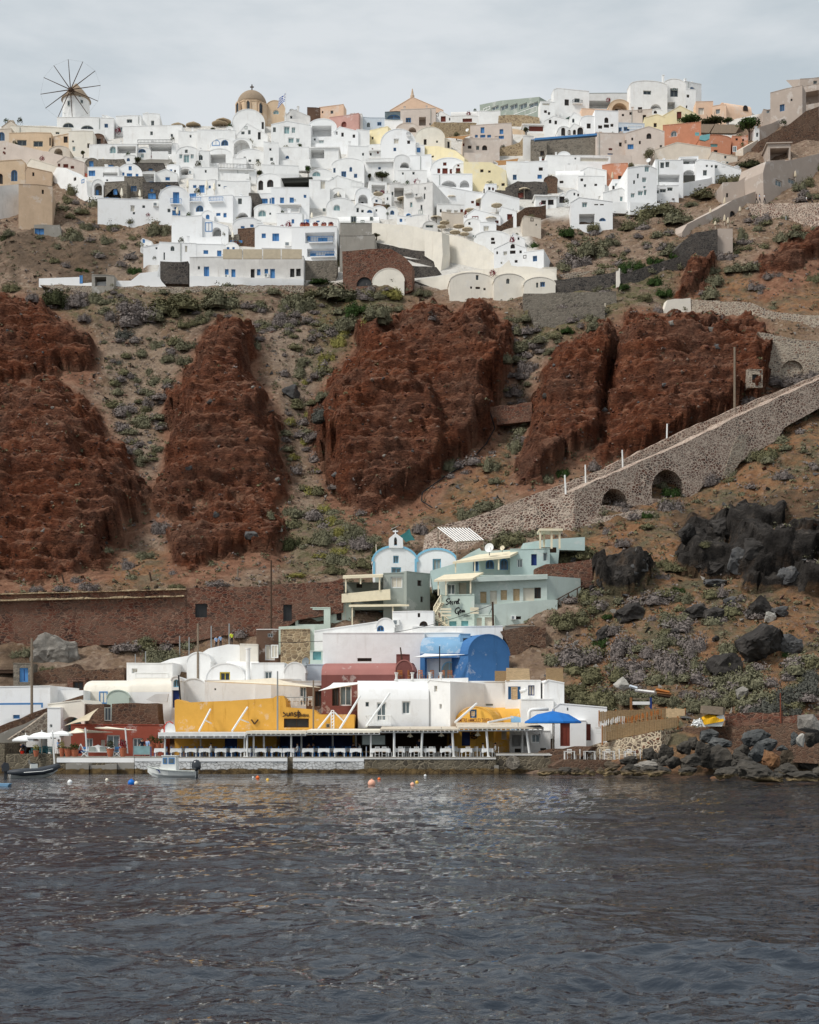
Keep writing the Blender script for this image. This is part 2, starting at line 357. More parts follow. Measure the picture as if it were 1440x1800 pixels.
def build_terrain():
 X,S=np.meshgrid(XS,SS)
 def F(h):
  Y=SY0+(S-h)*CC;Z=(S+h)*CC
  px=CX+X*FPX/np.maximum(Y,5);py=HY-(Z-CAMZ)*FPX/np.maximum(Y,5)
  return Y-look(DF,px,py)
 h=np.full(X.shape,6.0);done=np.zeros(X.shape,bool);hp=h.copy();fp=F(h);res=np.full(X.shape,-45.0)
 for k in range(102):
  hn=hp-0.5;fn=F(np.where(done,res,hn))
  hit=(~done)&(fn>0)
  t=np.clip(fp/(fp-fn+1e-9),0,1)
  res=np.where(hit,hp-0.5*t,res);done|=hit
  hp=hn;fp=fn
 h=res
 cap=np.interp(X,[-112,-60,-30,40,70,112],[141.0,141.5,142,142.5,144,150])-3.0
 Z=(S+h)*CC;h=np.where(Z>cap,cap/CC-S,h)
 Y=SY0+(S-h)*CC;Z=(S+h)*CC
 px=CX+X*FPX/Y;py=HY-(Z-CAMZ)*FPX/Y
 red=look(RED,px,py)
 town=sstep(-6,10,sdist(TOWN,px,py))
 vill=sstep(0,40,py-1150)
 lava=look(LAV,px,py)
 rg=fbm(X/7.5,Y/7.5,Z/5.5,6,.58,True)
 ribs=fbm(X/4.5+7,Y/13.0,Z/13.0,4,.55,True)
 ledge=fbm(X/15.0,Y/15.0,Z/1.0+.25*perlin(X/6,Y/6,Z/6),5,.62)
 sm=fbm(X/5.0,Y/5.0,Z/5.0,5,.55);sm2=fbm(X/13.0,Y/13.0,Z/13.0,3,.5)
 def cells(cx,cz,seed):
  u=X/cx+.35*perlin(X/4,Z/4,X*0+seed);v=Z/cz+.25*perlin(X/3,Z/3,X*0+seed+5);best=np.full(X.shape,9.0);val=np.zeros(X.shape);iu=np.floor(u).astype(int);iv=np.floor(v).astype(int)
  for a in(-1,0,1):
   for b in(-1,0,1):
    h1=_perm[_perm[(iu+a+seed)&255]+((iv+b)&255)];h2=_perm[(h1+37)&255];h3=_perm[(h1+91)&255]
    du=u-(iu+a+h1/255.0);dv=v-(iv+b+h2/255.0);d=du*du+dv*dv;w=d<best;best=np.where(w,d,best);val=np.where(w,h3/255.0+.9*du*(h1/255.0-.5)+.9*dv*(h2/255.0-.5),val)
  return val
 block=cells(3.6,3.0,3)*1.9+cells(1.5,1.3,9)*.6
 dh=red*(rg*.95+ribs*.6+ledge*1.0)+(1-red)*(sm*0.5+sm2*.9)*(1-0.8*town)*(1-0.8*vill)*(1-lava)+lava*(block-.7)
 tiny=fbm(X/1.3,Y/1.3,Z/1.1,3,.6);crag=fbm(X/1.5+3,Y/1.5,Z/.9,3,.6,True)
 dh+=red*crag*.2*(.5+sstep(-.4,.6,sm2))+tiny*(0.12+0.30*red)*(1-town*.9)*(1-.7*vill)*(1-.6*lava)
 h2=h+dh
 Y=SY0+(S-h2)*CC;Z=(S+h2)*CC
 X2=X+red*fbm(X/3.0+40,Y/3.0,Z/3.0,3,.5)*0.5
 co=np.stack([X2,Y,Z],-1);gx=np.gradient(co,axis=1);gs=np.gradient(co,axis=0);nn=np.cross(gx,gs);nn/=np.linalg.norm(nn,axis=-1,keepdims=True)+1e-9
 flat=sstep(.52,.82,np.abs(nn[...,2]));red0=red
 apron=np.clip(look(APRON,px,py),0,1)
 red=red*(1-.75*flat)
 def zone(polys,w=25):
  o=np.zeros(px.shape)
  for p in polys:o=np.maximum(o,sstep(-w,w,sdist(p,px,py)+20*fbm(px/30,py/30,px*0,4,.6)))
  return o
 rust=zone(RUST);pale=zone(PALE,14);green=zone(GREEN,16);dark=zone(DARKSOIL,12)
 ny,nx=X.shape
 me=bpy.data.meshes.new('terrain')
 co=np.stack([X2,Y,Z],-1).reshape(-1,3)
 idx=np.arange(nx*ny).reshape(ny,nx)
 q=np.stack([idx[:-1,:-1],idx[:-1,1:],idx[1:,1:],idx[1:,:-1]],-1).reshape(-1,4)
 me.vertices.add(len(co));me.vertices.foreach_set('co',co.ravel())
 me.loops.add(q.size);me.loops.foreach_set('vertex_index',q.ravel().astype(np.int32))
 me.polygons.add(len(q));me.polygons.foreach_set('loop_start',np.arange(0,q.size,4,dtype=np.int32));me.polygons.foreach_set('loop_total',np.full(len(q),4,dtype=np.int32))
 me.update(calc_edges=True);me.polygons.foreach_set('use_smooth',np.ones(len(q),bool))
 for nm,a in(('soil',(red,town,rust,pale)),('cover',(green,dark,lava,apron))):
  at=me.color_attributes.new(nm,'FLOAT_COLOR','POINT')
  at.data.foreach_set('color',np.stack(a,-1).reshape(-1,4).astype(np.float32).ravel())
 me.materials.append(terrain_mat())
 o=bpy.data.objects.new('hillside_terrain',me);COL.objects.link(o);struct(o)
 global HX
 HX=None
 return o
TOWN=[(-520,320),(40,322),(95,300),(150,335),(200,365),(300,380),(305,425),(262,445),(258,500),(540,500),(660,498),(975,510),(968,480),(945,440),(925,400),(960,385),(1010,385),(1100,350),(1200,322),(1280,262),(1300,225),(1330,212),(1350,190),(1350,50),(-520,50)]
RUST=[[(900,860),(1000,840),(1440,640),(1960,560),(1960,1360),(1100,1370),(1000,1300),(980,1180),(1040,1000)],[(1180,430),(1300,470),(1440,480),(1960,480),(1960,560),(1440,560),(1220,530)],[(640,890),(760,850),(900,760),(905,860),(800,930),(660,950)],[(190,985),(300,960),(480,990),(300,1040),(0,1040),(0,1015)],[(560,530),(640,510),(620,590),(560,600)]]
PALE=[[(470,560),(540,580),(560,700),(560,880),(540,900),(515,760),(480,640)],[(150,600),(260,560),(330,640),(290,700),(260,760),(250,860),(215,760),(180,650)],[(60,1120),(140,1130),(130,1200),(70,1200)],[(0,420),(120,390),(250,440),(240,500),(20,480)],[(190,640),(270,640),(270,820),(240,820)],[(950,520),(1080,480),(1100,520),(1000,540)],[(660,610),(740,640),(720,690),(640,650)]]
GREEN=[[(540,520),(600,500),(720,490),(700,560),(600,640),(560,660)],[(1090,480),(1200,450),(1190,520),(1130,545),(1080,570),(940,620),(890,560)],[(500,900),(640,880),(660,960),(560,1010),(500,1000)],[(60,510),(460,505),(420,560),(100,560)]]
DARKSOIL=[[(0,425),(60,400),(200,430),(215,470),(160,500),(0,480)],[(0,1140),(60,1150),(80,1200),(0,1210)],[(1180,900),(1440,850),(1960,820),(1960,1050),(1440,1050),(1200,1010)]]
def terrain_mat():
 n=NT('terrain')
 a=n.new('ShaderNodeAttribute');a.attribute_name='soil';s=n.new('ShaderNodeSeparateColor');n.link(a.outputs['Color'],s.inputs[0])
 b=n.new('ShaderNodeAttribute');b.attribute_name='cover';s2=n.new('ShaderNodeSeparateColor');n.link(b.outputs['Color'],s2.inputs[0])
 big=n.noise(0.09,6,.65);mid=n.noise(0.6,6,.7);fine=n.noise(3.2,5,.75)
 lay=n.noise(1.0,6,.7,n.scaled(.07,.07,1.1),.8)
 c=n.ramp(mid,[(.30,rgb(78,48,37)),(.48,rgb(136,78,54)),(.68,rgb(172,114,84))])
 c=n.mix(n.rampf(lay,.45,.65),c,n.ramp(fine,[(.34,rgb(62,41,36)),(.62,rgb(146,92,68))]))
 c=n.mix(n.math('MULTIPLY',n.rampf(big,.42,.64),.7),c,n.ramp(fine,[(.25,rgb(92,68,58)),(.75,rgb(140,112,96))]))
 fs_=n.noise(1.0,6,.72,n.scaled(1.5,1.5,4.2),.4);c=n.mix(n.math('MULTIPLY',n.rampf(fs_,.58,.40),.35),c,rgb(62,42,36));c=n.mix(n.math('MULTIPLY',n.rampf(fs_,.54,.70),.45),c,rgb(176,122,92))  # strata noise: its lows paint crevice shade into the colour, its highs lighten it
 peb=n.voro(1.7);pe=n.ramp(peb.outputs['Distance'],[(.10,(1,1,1,1)),(.17,(0,0,0,1))])
 pc=n.new('ShaderNodeSeparateColor');n.link(peb.outputs['Color'],pc.inputs[0])
 pm=n.math('MULTIPLY',pe,n.math('GREATER_THAN',pc.outputs[0],.85))
 red=n.mix(pm,c,n.ramp(pc.outputs[1],[(0,rgb(52,48,48)),(.6,rgb(96,84,78)),(1,rgb(170,150,136))]))
 t=n.ramp(mid,[(.25,rgb(102,84,70)),(.5,rgb(142,121,104)),(.75,rgb(176,158,138))])
 t=n.mix(n.rampf(big,.45,.62),t,n.ramp(fine,[(.3,rgb(98,78,62)),(.7,rgb(154,128,102))]))
 st=n.voro(2.2);se=n.rampf(st.outputs['Distance'],.05,.35);sc=n.new('ShaderNodeSeparateColor');n.link(st.outputs['Color'],sc.inputs[0])
 t=n.mix(n.math('MULTIPLY',n.math('GREATER_THAN',sc.outputs[0],.72),.6),t,n.ramp(sc.outputs[1],[(0,rgb(86,70,62)),(.5,rgb(132,108,94)),(1,rgb(176,160,142))]))
 ru=n.ramp(mid,[(.25,rgb(98,70,50)),(.5,rgb(140,104,76)),(.75,rgb(168,136,104))])
 ru=n.mix(n.rampf(n.noise(.22,5,.7),.45,.6),ru,n.ramp(fine,[(.3,rgb(82,76,60)),(.7,rgb(126,116,92))]))
 ru=n.mix(n.math('MULTIPLY',n.math('GREATER_THAN',sc.outputs[0],.8),.6),ru,n.ramp(sc.outputs[1],[(0,rgb(60,48,44)),(1,rgb(150,126,110))]))
 t=n.mix(s.outputs[2],t,ru)
 pl=n.ramp(fine,[(.3,rgb(126,110,96)),(.7,rgb(182,166,148))])
 t=n.mix(n.math('MULTIPLY',a.outputs['Alpha'],.4),t,pl)
 gr=n.ramp(fine,[(.3,rgb(72,72,52)),(.7,rgb(116,112,80))])
 t=n.mix(n.math('MULTIPLY',s2.outputs[0],n.rampf(mid,.38,.6)),t,gr)
 dk=n.ramp(mid,[(.3,rgb(62,52,44)),(.7,rgb(112,92,74))])
 t=n.mix(n.math('MULTIPLY',s2.outputs[1],.75),t,dk)
 ap=n.ramp(mid,[(.28,rgb(98,68,54)),(.5,rgb(138,98,78)),(.75,rgb(168,134,110))])
 t=n.mix(n.math('MULTIPLY',n.rampf(b.outputs['Alpha'],.03,.42),.85),t,ap)
 edge=n.math('ADD',s.outputs[0],n.math('MULTIPLY',n.math('SUBTRACT',mid,.5),1.5))
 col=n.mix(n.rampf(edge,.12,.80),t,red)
 lv=n.ramp(mid,[(.3,rgb(40,37,35)),(.55,rgb(64,60,57)),(.75,rgb(106,98,90))]);lv=n.mix(n.rampf(big,.58,.72),lv,n.ramp(fine,[(.3,rgb(74,54,44)),(.7,rgb(118,96,74))]))
 col=n.mix(n.rampf(n.math('ADD',s2.outputs[2],n.math('MULTIPLY',n.math('SUBTRACT',mid,.5),.8)),.4,.6),col,lv)
 lw=n.ramp(mid,[(.3,(.62,.58,.52,1)),(.7,(.76,.74,.70,1))])
 col=n.mix(s.outputs[1],col,lw)
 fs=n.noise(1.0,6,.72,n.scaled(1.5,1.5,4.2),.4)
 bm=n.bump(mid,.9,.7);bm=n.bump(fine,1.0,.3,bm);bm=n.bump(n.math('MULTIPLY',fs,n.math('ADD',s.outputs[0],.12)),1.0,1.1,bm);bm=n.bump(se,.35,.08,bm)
 return n.done(col,.95,bm,.1)
TERRAIN=build_terrain()
TILES={'1':(0,60,3),'2':(480,60,3),'3':(960,60,3),'4':(0,280,3),'5':(480,280,3),'6':(960,280,3),'A':(0,1130,3),'B':(480,1130,3),'C':(960,1130,3),'D':(480,900,3),'E':(0,900,3),'F':(960,900,3),'G':(720,500,2),'K':(0,500,2),'Z':(0,0,1),'a':(0,1240,6),'b':(240,1240,6),'c':(480,1200,6),'d':(720,1200,6),'e':(960,1220,6),'f':(1200,1220,6),'g':(640,920,3.4286)}
def tp(t,x,y):
 ox,oy,k=TILES[t];return ox+x/k,oy+y/k
class Plane:
 """a vertical plane in the world through two ground positions; maps photo pixels to (u, z) on it"""
 def __init__(s,xl,Yl,xr,Yr):
  s.A=Vector(((xl-CX)/FPX*Yl,Yl));s.B=Vector(((xr-CX)/FPX*Yr,Yr));e=s.B-s.A
  s.L=e.length;s.e=e/s.L;s.rz=math.atan2(e.y,e.x);s.mid=(s.A+s.B)/2
 def __call__(s,px,py):
  dx=(px-CX)/FPX;t=(s.A.x*s.e.y-s.A.y*s.e.x)/(dx*s.e.y-s.e.x)
  p=Vector((t*dx,t));return(p-s.mid).dot(s.e),CAMZ+(HY-py)/FPX*t
KIND={'b':('window','blue','blue'),'B':('door','blue','blue'),'n':('window','greyshutter','glass'),'N':('door','dark','dark'),'g':('window','whitepaint','glassteal'),'G':('door','teal','teal'),'r':('window','wood_red','wood_red'),'R':('door','wood_red','wood_red'),'w':('window','whitepaint','paleshutter'),'W':('door','paleshutter','paleshutter'),'y':('window','yellowframe','glass'),'k':('window','blue','glassblue'),'K':('door','bluedark','bluedark'),'t':('window','tealpale','tealpale'),'e':('window','whitepaint','glassgrey'),'E':('door','whitepaint','glassgrey'),'h':('window','wooddark','dark'),'s':('window','skyblue','glassgrey'),'S':('door','skyblue','greyshutter'),'i':('window','reedpale','reedpale'),'o':('window','bluedark','paleshutter')}
def rect_poly(u0,z0,u1,z1,arch):
 if not arch:return[(u0,z0),(u1,z0),(u1,z1),(u0,z1)]
 r=(u1-u0)/2;c=(u0+u1)/2;rz=min(r*1.05,(z1-z0)*.95);zs=z1-rz
 return[(u0,z0),(u1,z0)]+[(c+r*math.cos(a),zs+rz*math.sin(a))for a in[math.pi*k/10 for k in range(11)]]
def opening(m,kind,poly,d):
 """frame and pane of a window or door closing an opening of the given outline whose inner face lies at depth d"""
 nm,fm,pm=KIND[kind]
 us=[p[0]for p in poly];zs=[p[1]for p in poly];w=max(us)-min(us);h=max(zs)-min(zs)
 fw=max(.05,min(.13*w,.12));cx=(min(us)+max(us))/2;cz=(min(zs)+max(zs))/2
 inner=[(cx+(u-cx)*(1-2*fw/w),cz+(z-cz)*(1-2*fw/max(h,.1)))for u,z in poly]
 outer=[(cx+(u-cx)*.995,cz+(z-cz)*.995)for u,z in poly]
 m.prism(outer,d-.10,d-.012,fm,back=False,holes=[(inner,.05,pm)])
 if w>.55 and fm!=pm or w>.9:
  m.box((cx-.03,d-.098,min(zs)+fw*.9),(cx+.03,d-.052,max(zs)-fw*.9),fm if fm!=pm else 'bluedark' if fm=='blue' else fm)
 return nm
def shell(m,line,th,y0,y1,mat):
 """roof skin over an open outline (x,z), th thick, from y0 to y1"""
 n=len(line);out=[]
 for i in range(n):
  a=Vector(line[max(i-1,0)]);b=Vector(line[min(i+1,n-1)]);d=(b-a).normalized();nrm=Vector((-d.y,d.x))
  if nrm.y<-.05:nrm=-nrm
  out.append(Vector(line[i])+nrm*th)
 poly=[tuple(p)for p in line]+[tuple(p)for p in out[::-1]]
 m.prism(poly,y0,y1,mat)
def opts_of(s):
 o={}
 for q in s.split():
  k,v=q.split('=');o[k]=v
 return o
LABELS={}
def parse_wins(t,s,pl):
 out=[]
 for w in s.split(';'):
  w=w.strip()
  if not w:continue
  k,c=w.split(':');arch='^' in k;k=k.replace('^','')
  a=[float(q)for q in c.split(',')]
  x0,y0=tp(t,a[0],a[1]);x1,y1=tp(t,a[2],a[3])
  xm=(x0+x1)/2;ym=(y0+y1)/2
  u0,_=pl(x0,ym);u1,_=pl(x1,ym);_,z0=pl(xm,y1);_,z1=pl(xm,y0)
  out.append((k,arch,u0,z0,u1,z1))
 return out
def inside(pt,poly):
 c=False;n=len(poly);x,y=pt
 for i in range(n):
  (x0,y0),(x1,y1)=poly[i],poly[(i+1)%n]
  if(y0>y)!=(y1>y)and x<(x1-x0)*(y-y0)/(y1-y0)+x0:c=not c
 return c
def fittings(root,wall_mb,outline,wins,dep,mat,rdep=2.0,inmat=None):
 """cuts the openings into the front (wall_mb gets the prism) and returns nothing; windows and doors become parts of root"""
 rec=[w for w in wins if w[0]in 'AO'];rest=[w for w in wins if w[0]not in 'AO']
 zb=min(z for u,z in outline)
 holes=[];later=[];boxes=[]
 def ok(poly):
  if not all(inside(p,outline)for p in poly):return False
  b=(min(p[0]for p in poly),min(p[1]for p in poly),max(p[0]for p in poly),max(p[1]for p in poly))
  if any(b[0]<q[2]+.02 and b[2]>q[0]-.02 and b[1]<q[3]+.02 and b[3]>q[1]-.02 for q in boxes):return False
  boxes.append(b);return True
 for k,arch,u0,z0,u1,z1 in rec:
  p=rect_poly(u0,z0,u1,z1,arch or k=='A');d=min(rdep,max(dep-.4,.3))
  if ok(p):holes.append((p,d,inmat or mat))
 nrec=len(holes)
 for k,arch,u0,z0,u1,z1 in rest:
  if k=='l' or k=='L' or k=='q':
   m=MB();mt={'l':'black','L':'blue','q':'whitepaint'}[k];h=z1-z0;pr=.55
   if k!='q' or True:m.box((u0,-pr,z0-.14),(u1,-.005,z0),mat)
   n=max(3,int((u1-u0)/.28))
   for a,b in(((u0+.03,-pr+.04),(u1-.03,-pr+.04)),((u0+.03,-pr+.04),(u0+.03,-.02)),((u1-.03,-pr+.04),(u1-.03,-.02))):
    m.bar((a[0],a[1],z1),(b[0],b[1],z1),.06,mt);m.bar((a[0],a[1],z0+.1),(b[0],b[1],z0+.1),.05,mt)
   for i in range(n+1):
    u=lerp(u0+.03,u1-.03,i/n);m.bar((u,-pr+.04,z0),(u,-pr+.04,z1),.04,mt)
   m.obj('railing',root);continue
  if k=='c':
   m=MB();m.box((u0,-.34,z0),(u1,-.01,z1),'whitepaint');m.box((lerp(u0,u1,.12),-.36,lerp(z0,z1,.15)),(lerp(u0,u1,.62),-.341,lerp(z0,z1,.85)),'dishgrey')
   nv=3*0
   o=m.obj('air_conditioner',root);continue
  if k=='J':
   m=MB();m.box((u0,.6,z0-.6),(u1,.6+max(.5,u1-u0),z1),mat);m.box((u0-.06,.55,z1),(u1+.06,.66+max(.5,u1-u0),z1+.12),mat)
   m.obj('chimney',root);continue
  p=rect_poly(u0,z0,u1,z1,arch);c=((u0+u1)/2,(z0+z1)/2)
  host=next((h for h in holes[:nrec]if inside(c,h[0])),None)
  if host:
   later.append((k,p,host[1]-.005,True))
  elif ok(p):
   holes.append((p,.3,KIND[k][2]));later.append((k,p,.3,False))
  else:later.append((k,p,.06,True))
 wall_mb.prism(outline,0,dep,mat,holes=holes,hmat=None)
 for k,p,d,host in later:
  m=MB();nm=opening(m,k,p,d if not host else d);m.obj(nm,root)
NH=[0]
def house(t,box,roof,mat,opts,wins,label,name=None,cat=None,group=None):
 o=opts_of(opts);x0,y0,x1,y1=(float(q)for q in box.split())
 x0,y0=tp(t,x0,y0);x1,y1=tp(t,x1,y1)
 NH[0]+=1;rnd=random.Random(NH[0]*7919+3)
 xm=(x0+x1)/2
 Y=float(o['Y'])if 'Y' in o else D(xm,y1)+float(o.get('off',0))+rnd.uniform(-.25,.25)
 if 'cliff' in o:Y=float(look(DF,xm,(y0+y1)/2))-float(o['cliff'])
 W=(x1-x0)*mpp(Y)
 dY=float(o['dY'])if 'dY' in o else W*rnd.uniform(-.10,.10)
 pl=Plane(x0,Y-dY/2,x1,Y+dY/2)
 u0,_=pl(x0,y1);u1,_=pl(x1,y1);_,zt=pl(xm,y0);_,zb0=pl(xm,y1)
 fd=float(o.get('fd',2.0));base=zb0
 root=thing(name or o.get('n','house'),label,cat or o.get('cat',o.get('n','house').replace('_',' ')),(pl.mid.x,pl.mid.y,base),pl.rz,group)
 zt-=base;h=zt
 dep=float(o['dep'])if 'dep' in o else max(3.0,min(13.0,D(xm,max(y0,215))-D(xm,y1)+2.5))
 W=u1-u0;rm=o.get('rm',mat);ws=[(k,a,p,q-base,r,s-base)for k,a,p,q,r,s in parse_wins(t,wins,pl)]
 m=MB();r=MB()
 if roof=='f':
  j=lambda:rnd.uniform(-.14,.14)if t in '123456' else rnd.uniform(-.03,.03)
  line=[(u0,h+j()),(lerp(u0,u1,rnd.uniform(.3,.7)),h+j()),(u1,h+j())]
  outline=[(u0,-fd),(u1,-fd)]+line[::-1]
  shell(r,line,.09,-.05,dep,rm)
 elif roof=='F':
  outline=[(u0,-fd),(u1,-fd),(u1,h-.2),(u0,h-.2)];e=.3
  r.box((u0-e,-e,h-.2),(u1+e,dep+.1,h),rm)
 elif roof in('v','g'):
  k=float(o.get('k',.5));rise=min(W*k,h*.8);zs=h-rise;ap=float(o.get('ap',.5))
  if roof=='v':
   line=[(u0+W/2-W/2*math.cos(a),zs+rise*math.sin(a))for a in[math.pi*i/16 for i in range(17)]]
  else:line=[(u0,zs),(u0+W*ap,h),(u1,zs)]
  outline=[(u0,-fd),(u1,-fd)]+line[::-1]
  th=float(o.get('th',.10))
  shell(r,line,th,-.06,dep,rm)
 elif roof=='s':
  rise=min(float(o.get('rise',h*.45)),h*.8);zs=h-rise
  outline=[(u0,-fd),(u1,-fd),(u1,zs),(u0,zs)]
  n=12;arc=[(dep/2-dep/2*math.cos(math.pi*i/n)*1.0,zs+rise*math.sin(math.pi*i/n)**float(o.get('pw',.75)))for i in range(n+1)]
  vs=[(u0,y,z)for y,z in arc]+[(u1,y,z)for y,z in arc];k=n+1
  r.add(vs,[(i,k+i,k+i+1,i+1)for i in range(n)],rm)
  r.add([(u0,y,z)for y,z in arc],[tuple(range(k))],mat);r.add([(u1,y,z)for y,z in arc],[tuple(range(k))[::-1]],mat)
 if t in '123456' and mat in('white','bright','aged','cream','mauve')and h>2.2 and not any(q in label.split()for q in('plain','blank','one','two','three','four','seven','single','few','openings','tiny')):
  nw=sum(w[0]not in 'lLqcJ' for w in ws)
  for k in range(rnd.randint(0,2 if W>5 else 1)if nw<5 else 0):
   a=rnd.uniform(u0+.5,u1-1.1);z=rnd.uniform(.5,max(.6,h*.62));b=rnd.uniform(.45,.8);c=rnd.uniform(.6,1.0)
   if not any(w[2]-.3<a+b and w[4]+.3>a and w[3]-.3<z+c and w[5]+.3>z for w in ws):ws.append((rnd.choice('nnkhg'),rnd.random()<.2,a,z,a+b,z+c))
  if roof=='f':
   for k in range(rnd.randint(0,2)):
    a=rnd.uniform(u0+.3,u1-.8);b=rnd.uniform(.3,.6);c=rnd.uniform(.4,1.1);q=MB();y=rnd.uniform(.4,1.5)
    q.box((a,y,h-.2),(a+b,y+b,h+c),mat);q.box((a-.06,y-.06,h+c),(a+b+.06,y+b+.06,h+c+.1),mat);q.obj('chimney',root)
  low=min([w[3]for w in ws if w[0]not in 'lLqJ']or[9])
  if W>4 and rnd.random()<.45 and low>.5:
   q=MB();a=u0+rnd.uniform(-.5,W*.3);b=u1-rnd.uniform(-.5,W*.3);c=min(low-.05,rnd.uniform(.6,1.0));q.box((a,-1.7,-1.5),(b,-1.4,c),mat);q.box((a,-1.4,-1.5),(b,-.01,c-.75),mat);q.obj('terrace_parapet',root)
  if W>4 and roof=='f' and rnd.random()<.4:
   q=MB();a=rnd.uniform(u0+.4,u1-.4);q.tube([(a,-.07,rnd.uniform(-.5,.3)),(a,-.07,h-.1)],.05,'greyshutter',5);q.obj('drainpipe',root)
 fittings(root,m,outline,ws,dep,mat,float(o.get('rd',2.0)),o.get('im'))
 wl=m.obj('wall',root);ro=r.obj('roof',root);normals_out(ro)
 if roof=='s':
  ro.data.polygons.foreach_set('use_smooth',[len(p.vertices)==4 for p in ro.data.polygons])
 if 'band' in o:
  b=MB();bm_=o['band'];line=outline[2:][::-1]
  shell(b,line,.25,-.10,-.062,bm_);b.obj('edging',root)
 root['_pl']=[u0,u1,h,dep]
 return root
def poly(t,name,cat,mat,opts,pts,wins,label,group=None,part=None):
 o=opts_of(opts);q=[float(v)for v in pts.replace(',',' ').split()]
 px=[tp(t,q[i],q[i+1])for i in range(0,len(q),2)]
 x0=min(p[0]for p in px);x1=max(p[0]for p in px);yb=max(p[1]for p in px)
 NH[0]+=1;rnd=random.Random(NH[0]*7919+3)
 xm=(x0+x1)/2
 Y=float(o['Y'])if 'Y' in o else D(xm,float(o.get('y',yb)))+float(o.get('off',0))+rnd.uniform(-.2,.2)
 if 'Yl' in o:Yl,Yr=float(o['Yl']),float(o['Yr'])
 elif 'Y' in o or 'dY' in o or 'y' in o:dY=float(o.get('dY',0));Yl,Yr=Y-dY/2,Y+dY/2
 else:
  w=x1-x0;f=.12
  lo=lambda a,b:max([p for p in px if a<=p[0]<=b]or[(xm,yb)],key=lambda p:p[1])
  pL=lo(x0-1,x0+w*.3);pR=lo(x1-w*.3,x1+1)
  YL=D(*pL);YR=D(*pR);span=max(pR[0]-pL[0],1)
  g=max(-.9,min(.9,(YR-YL)/(span*mpp((YL+YR)/2))))
  ym=(YL+YR)/2+float(o.get('off',0))+.8;ww=w*mpp(ym)
  c=((pL[0]+pR[0])/2-xm)*mpp(ym)
  Yl=ym-g*(ww/2+c);Yr=ym+g*(ww/2-c)
 pl=Plane(x0,Yl,x1,Yr)
 uz=[pl(*p)for p in px];zb=min(z for u,z in uz)
 root=thing(name,label,cat,(pl.mid.x,pl.mid.y,zb),pl.rz,group)
 outline=[(u,z-zb)for u,z in uz]
 sk=float(o.get('sk',1.3 if float(o.get('dep',1.2))>=1 and cat in('wall','stair','rock','house','terrace','taverna')else 0))
 if sk:
  us=[p[0]for p in outline];um=(min(us)+max(us))/2
  low=[inside((u+(.02 if u<um else-.02),z+.03),outline)and not inside((u+(.02 if u<um else-.02),z-.03),outline)for u,z in outline]
  outline=[(u,z-sk)if f else(u,z)for(u,z),f in zip(outline,low)]
 dep=float(o.get('dep',1.2));ws=[(k,a,p,b-zb,r,s-zb)for k,a,p,b,r,s in parse_wins(t,wins,pl)]
 if 'stone' in mat or mat in('concrete','cream','aged'):
  out=[];n_=len(outline);zm=max(z for u,z in outline)
  for i in range(n_):
   a,b=outline[i],outline[(i+1)%n_];out.append(a);L_=math.hypot(b[0]-a[0],b[1]-a[1]);k_=int(L_/1.1)
   mid_=((a[0]+b[0])/2,(a[1]+b[1])/2);top=inside((mid_[0],mid_[1]-.06),outline)and not inside((mid_[0],mid_[1]+.06),outline)
   if top and abs(b[0]-a[0])>abs(b[1]-a[1])*.5 and zm>.8:
    for q_ in range(1,k_):t_=q_/k_;out.append((lerp(a[0],b[0],t_),lerp(a[1],b[1],t_)+rnd.uniform(-.13,.09)))
  outline=out
 m=MB();fittings(root,m,outline,ws,dep,mat,float(o.get('rd',2.0)),o.get('im'))
 if not root.children:
  bpy.data.objects.remove(root);ob=m.obj(name,None);ob.location=(pl.mid.x,pl.mid.y,zb);ob.rotation_euler=(0,0,pl.rz);tag(ob,label,cat,group);ob['_pl']=[pl.rz]
  return ob
 m.obj(part or 'wall',root);return root
def rows(text):
 for ln in text.strip().split('\n'):
  ln=ln.strip()
  if ln and not ln.startswith('#'):yield[c.strip()for c in ln.split('|')]
def build_rows(text):
 out=[]
 for c in rows(text):
  if c[0][0]=='H':out.append(house(c[0][1:],c[1],c[2],c[3],c[4],c[5],c[6]))
  else:
   nm,cat=c[1].split(',');out.append(poly(c[0][1:],nm,cat,c[2],c[3],c[4],c[5],c[6]))
 return out
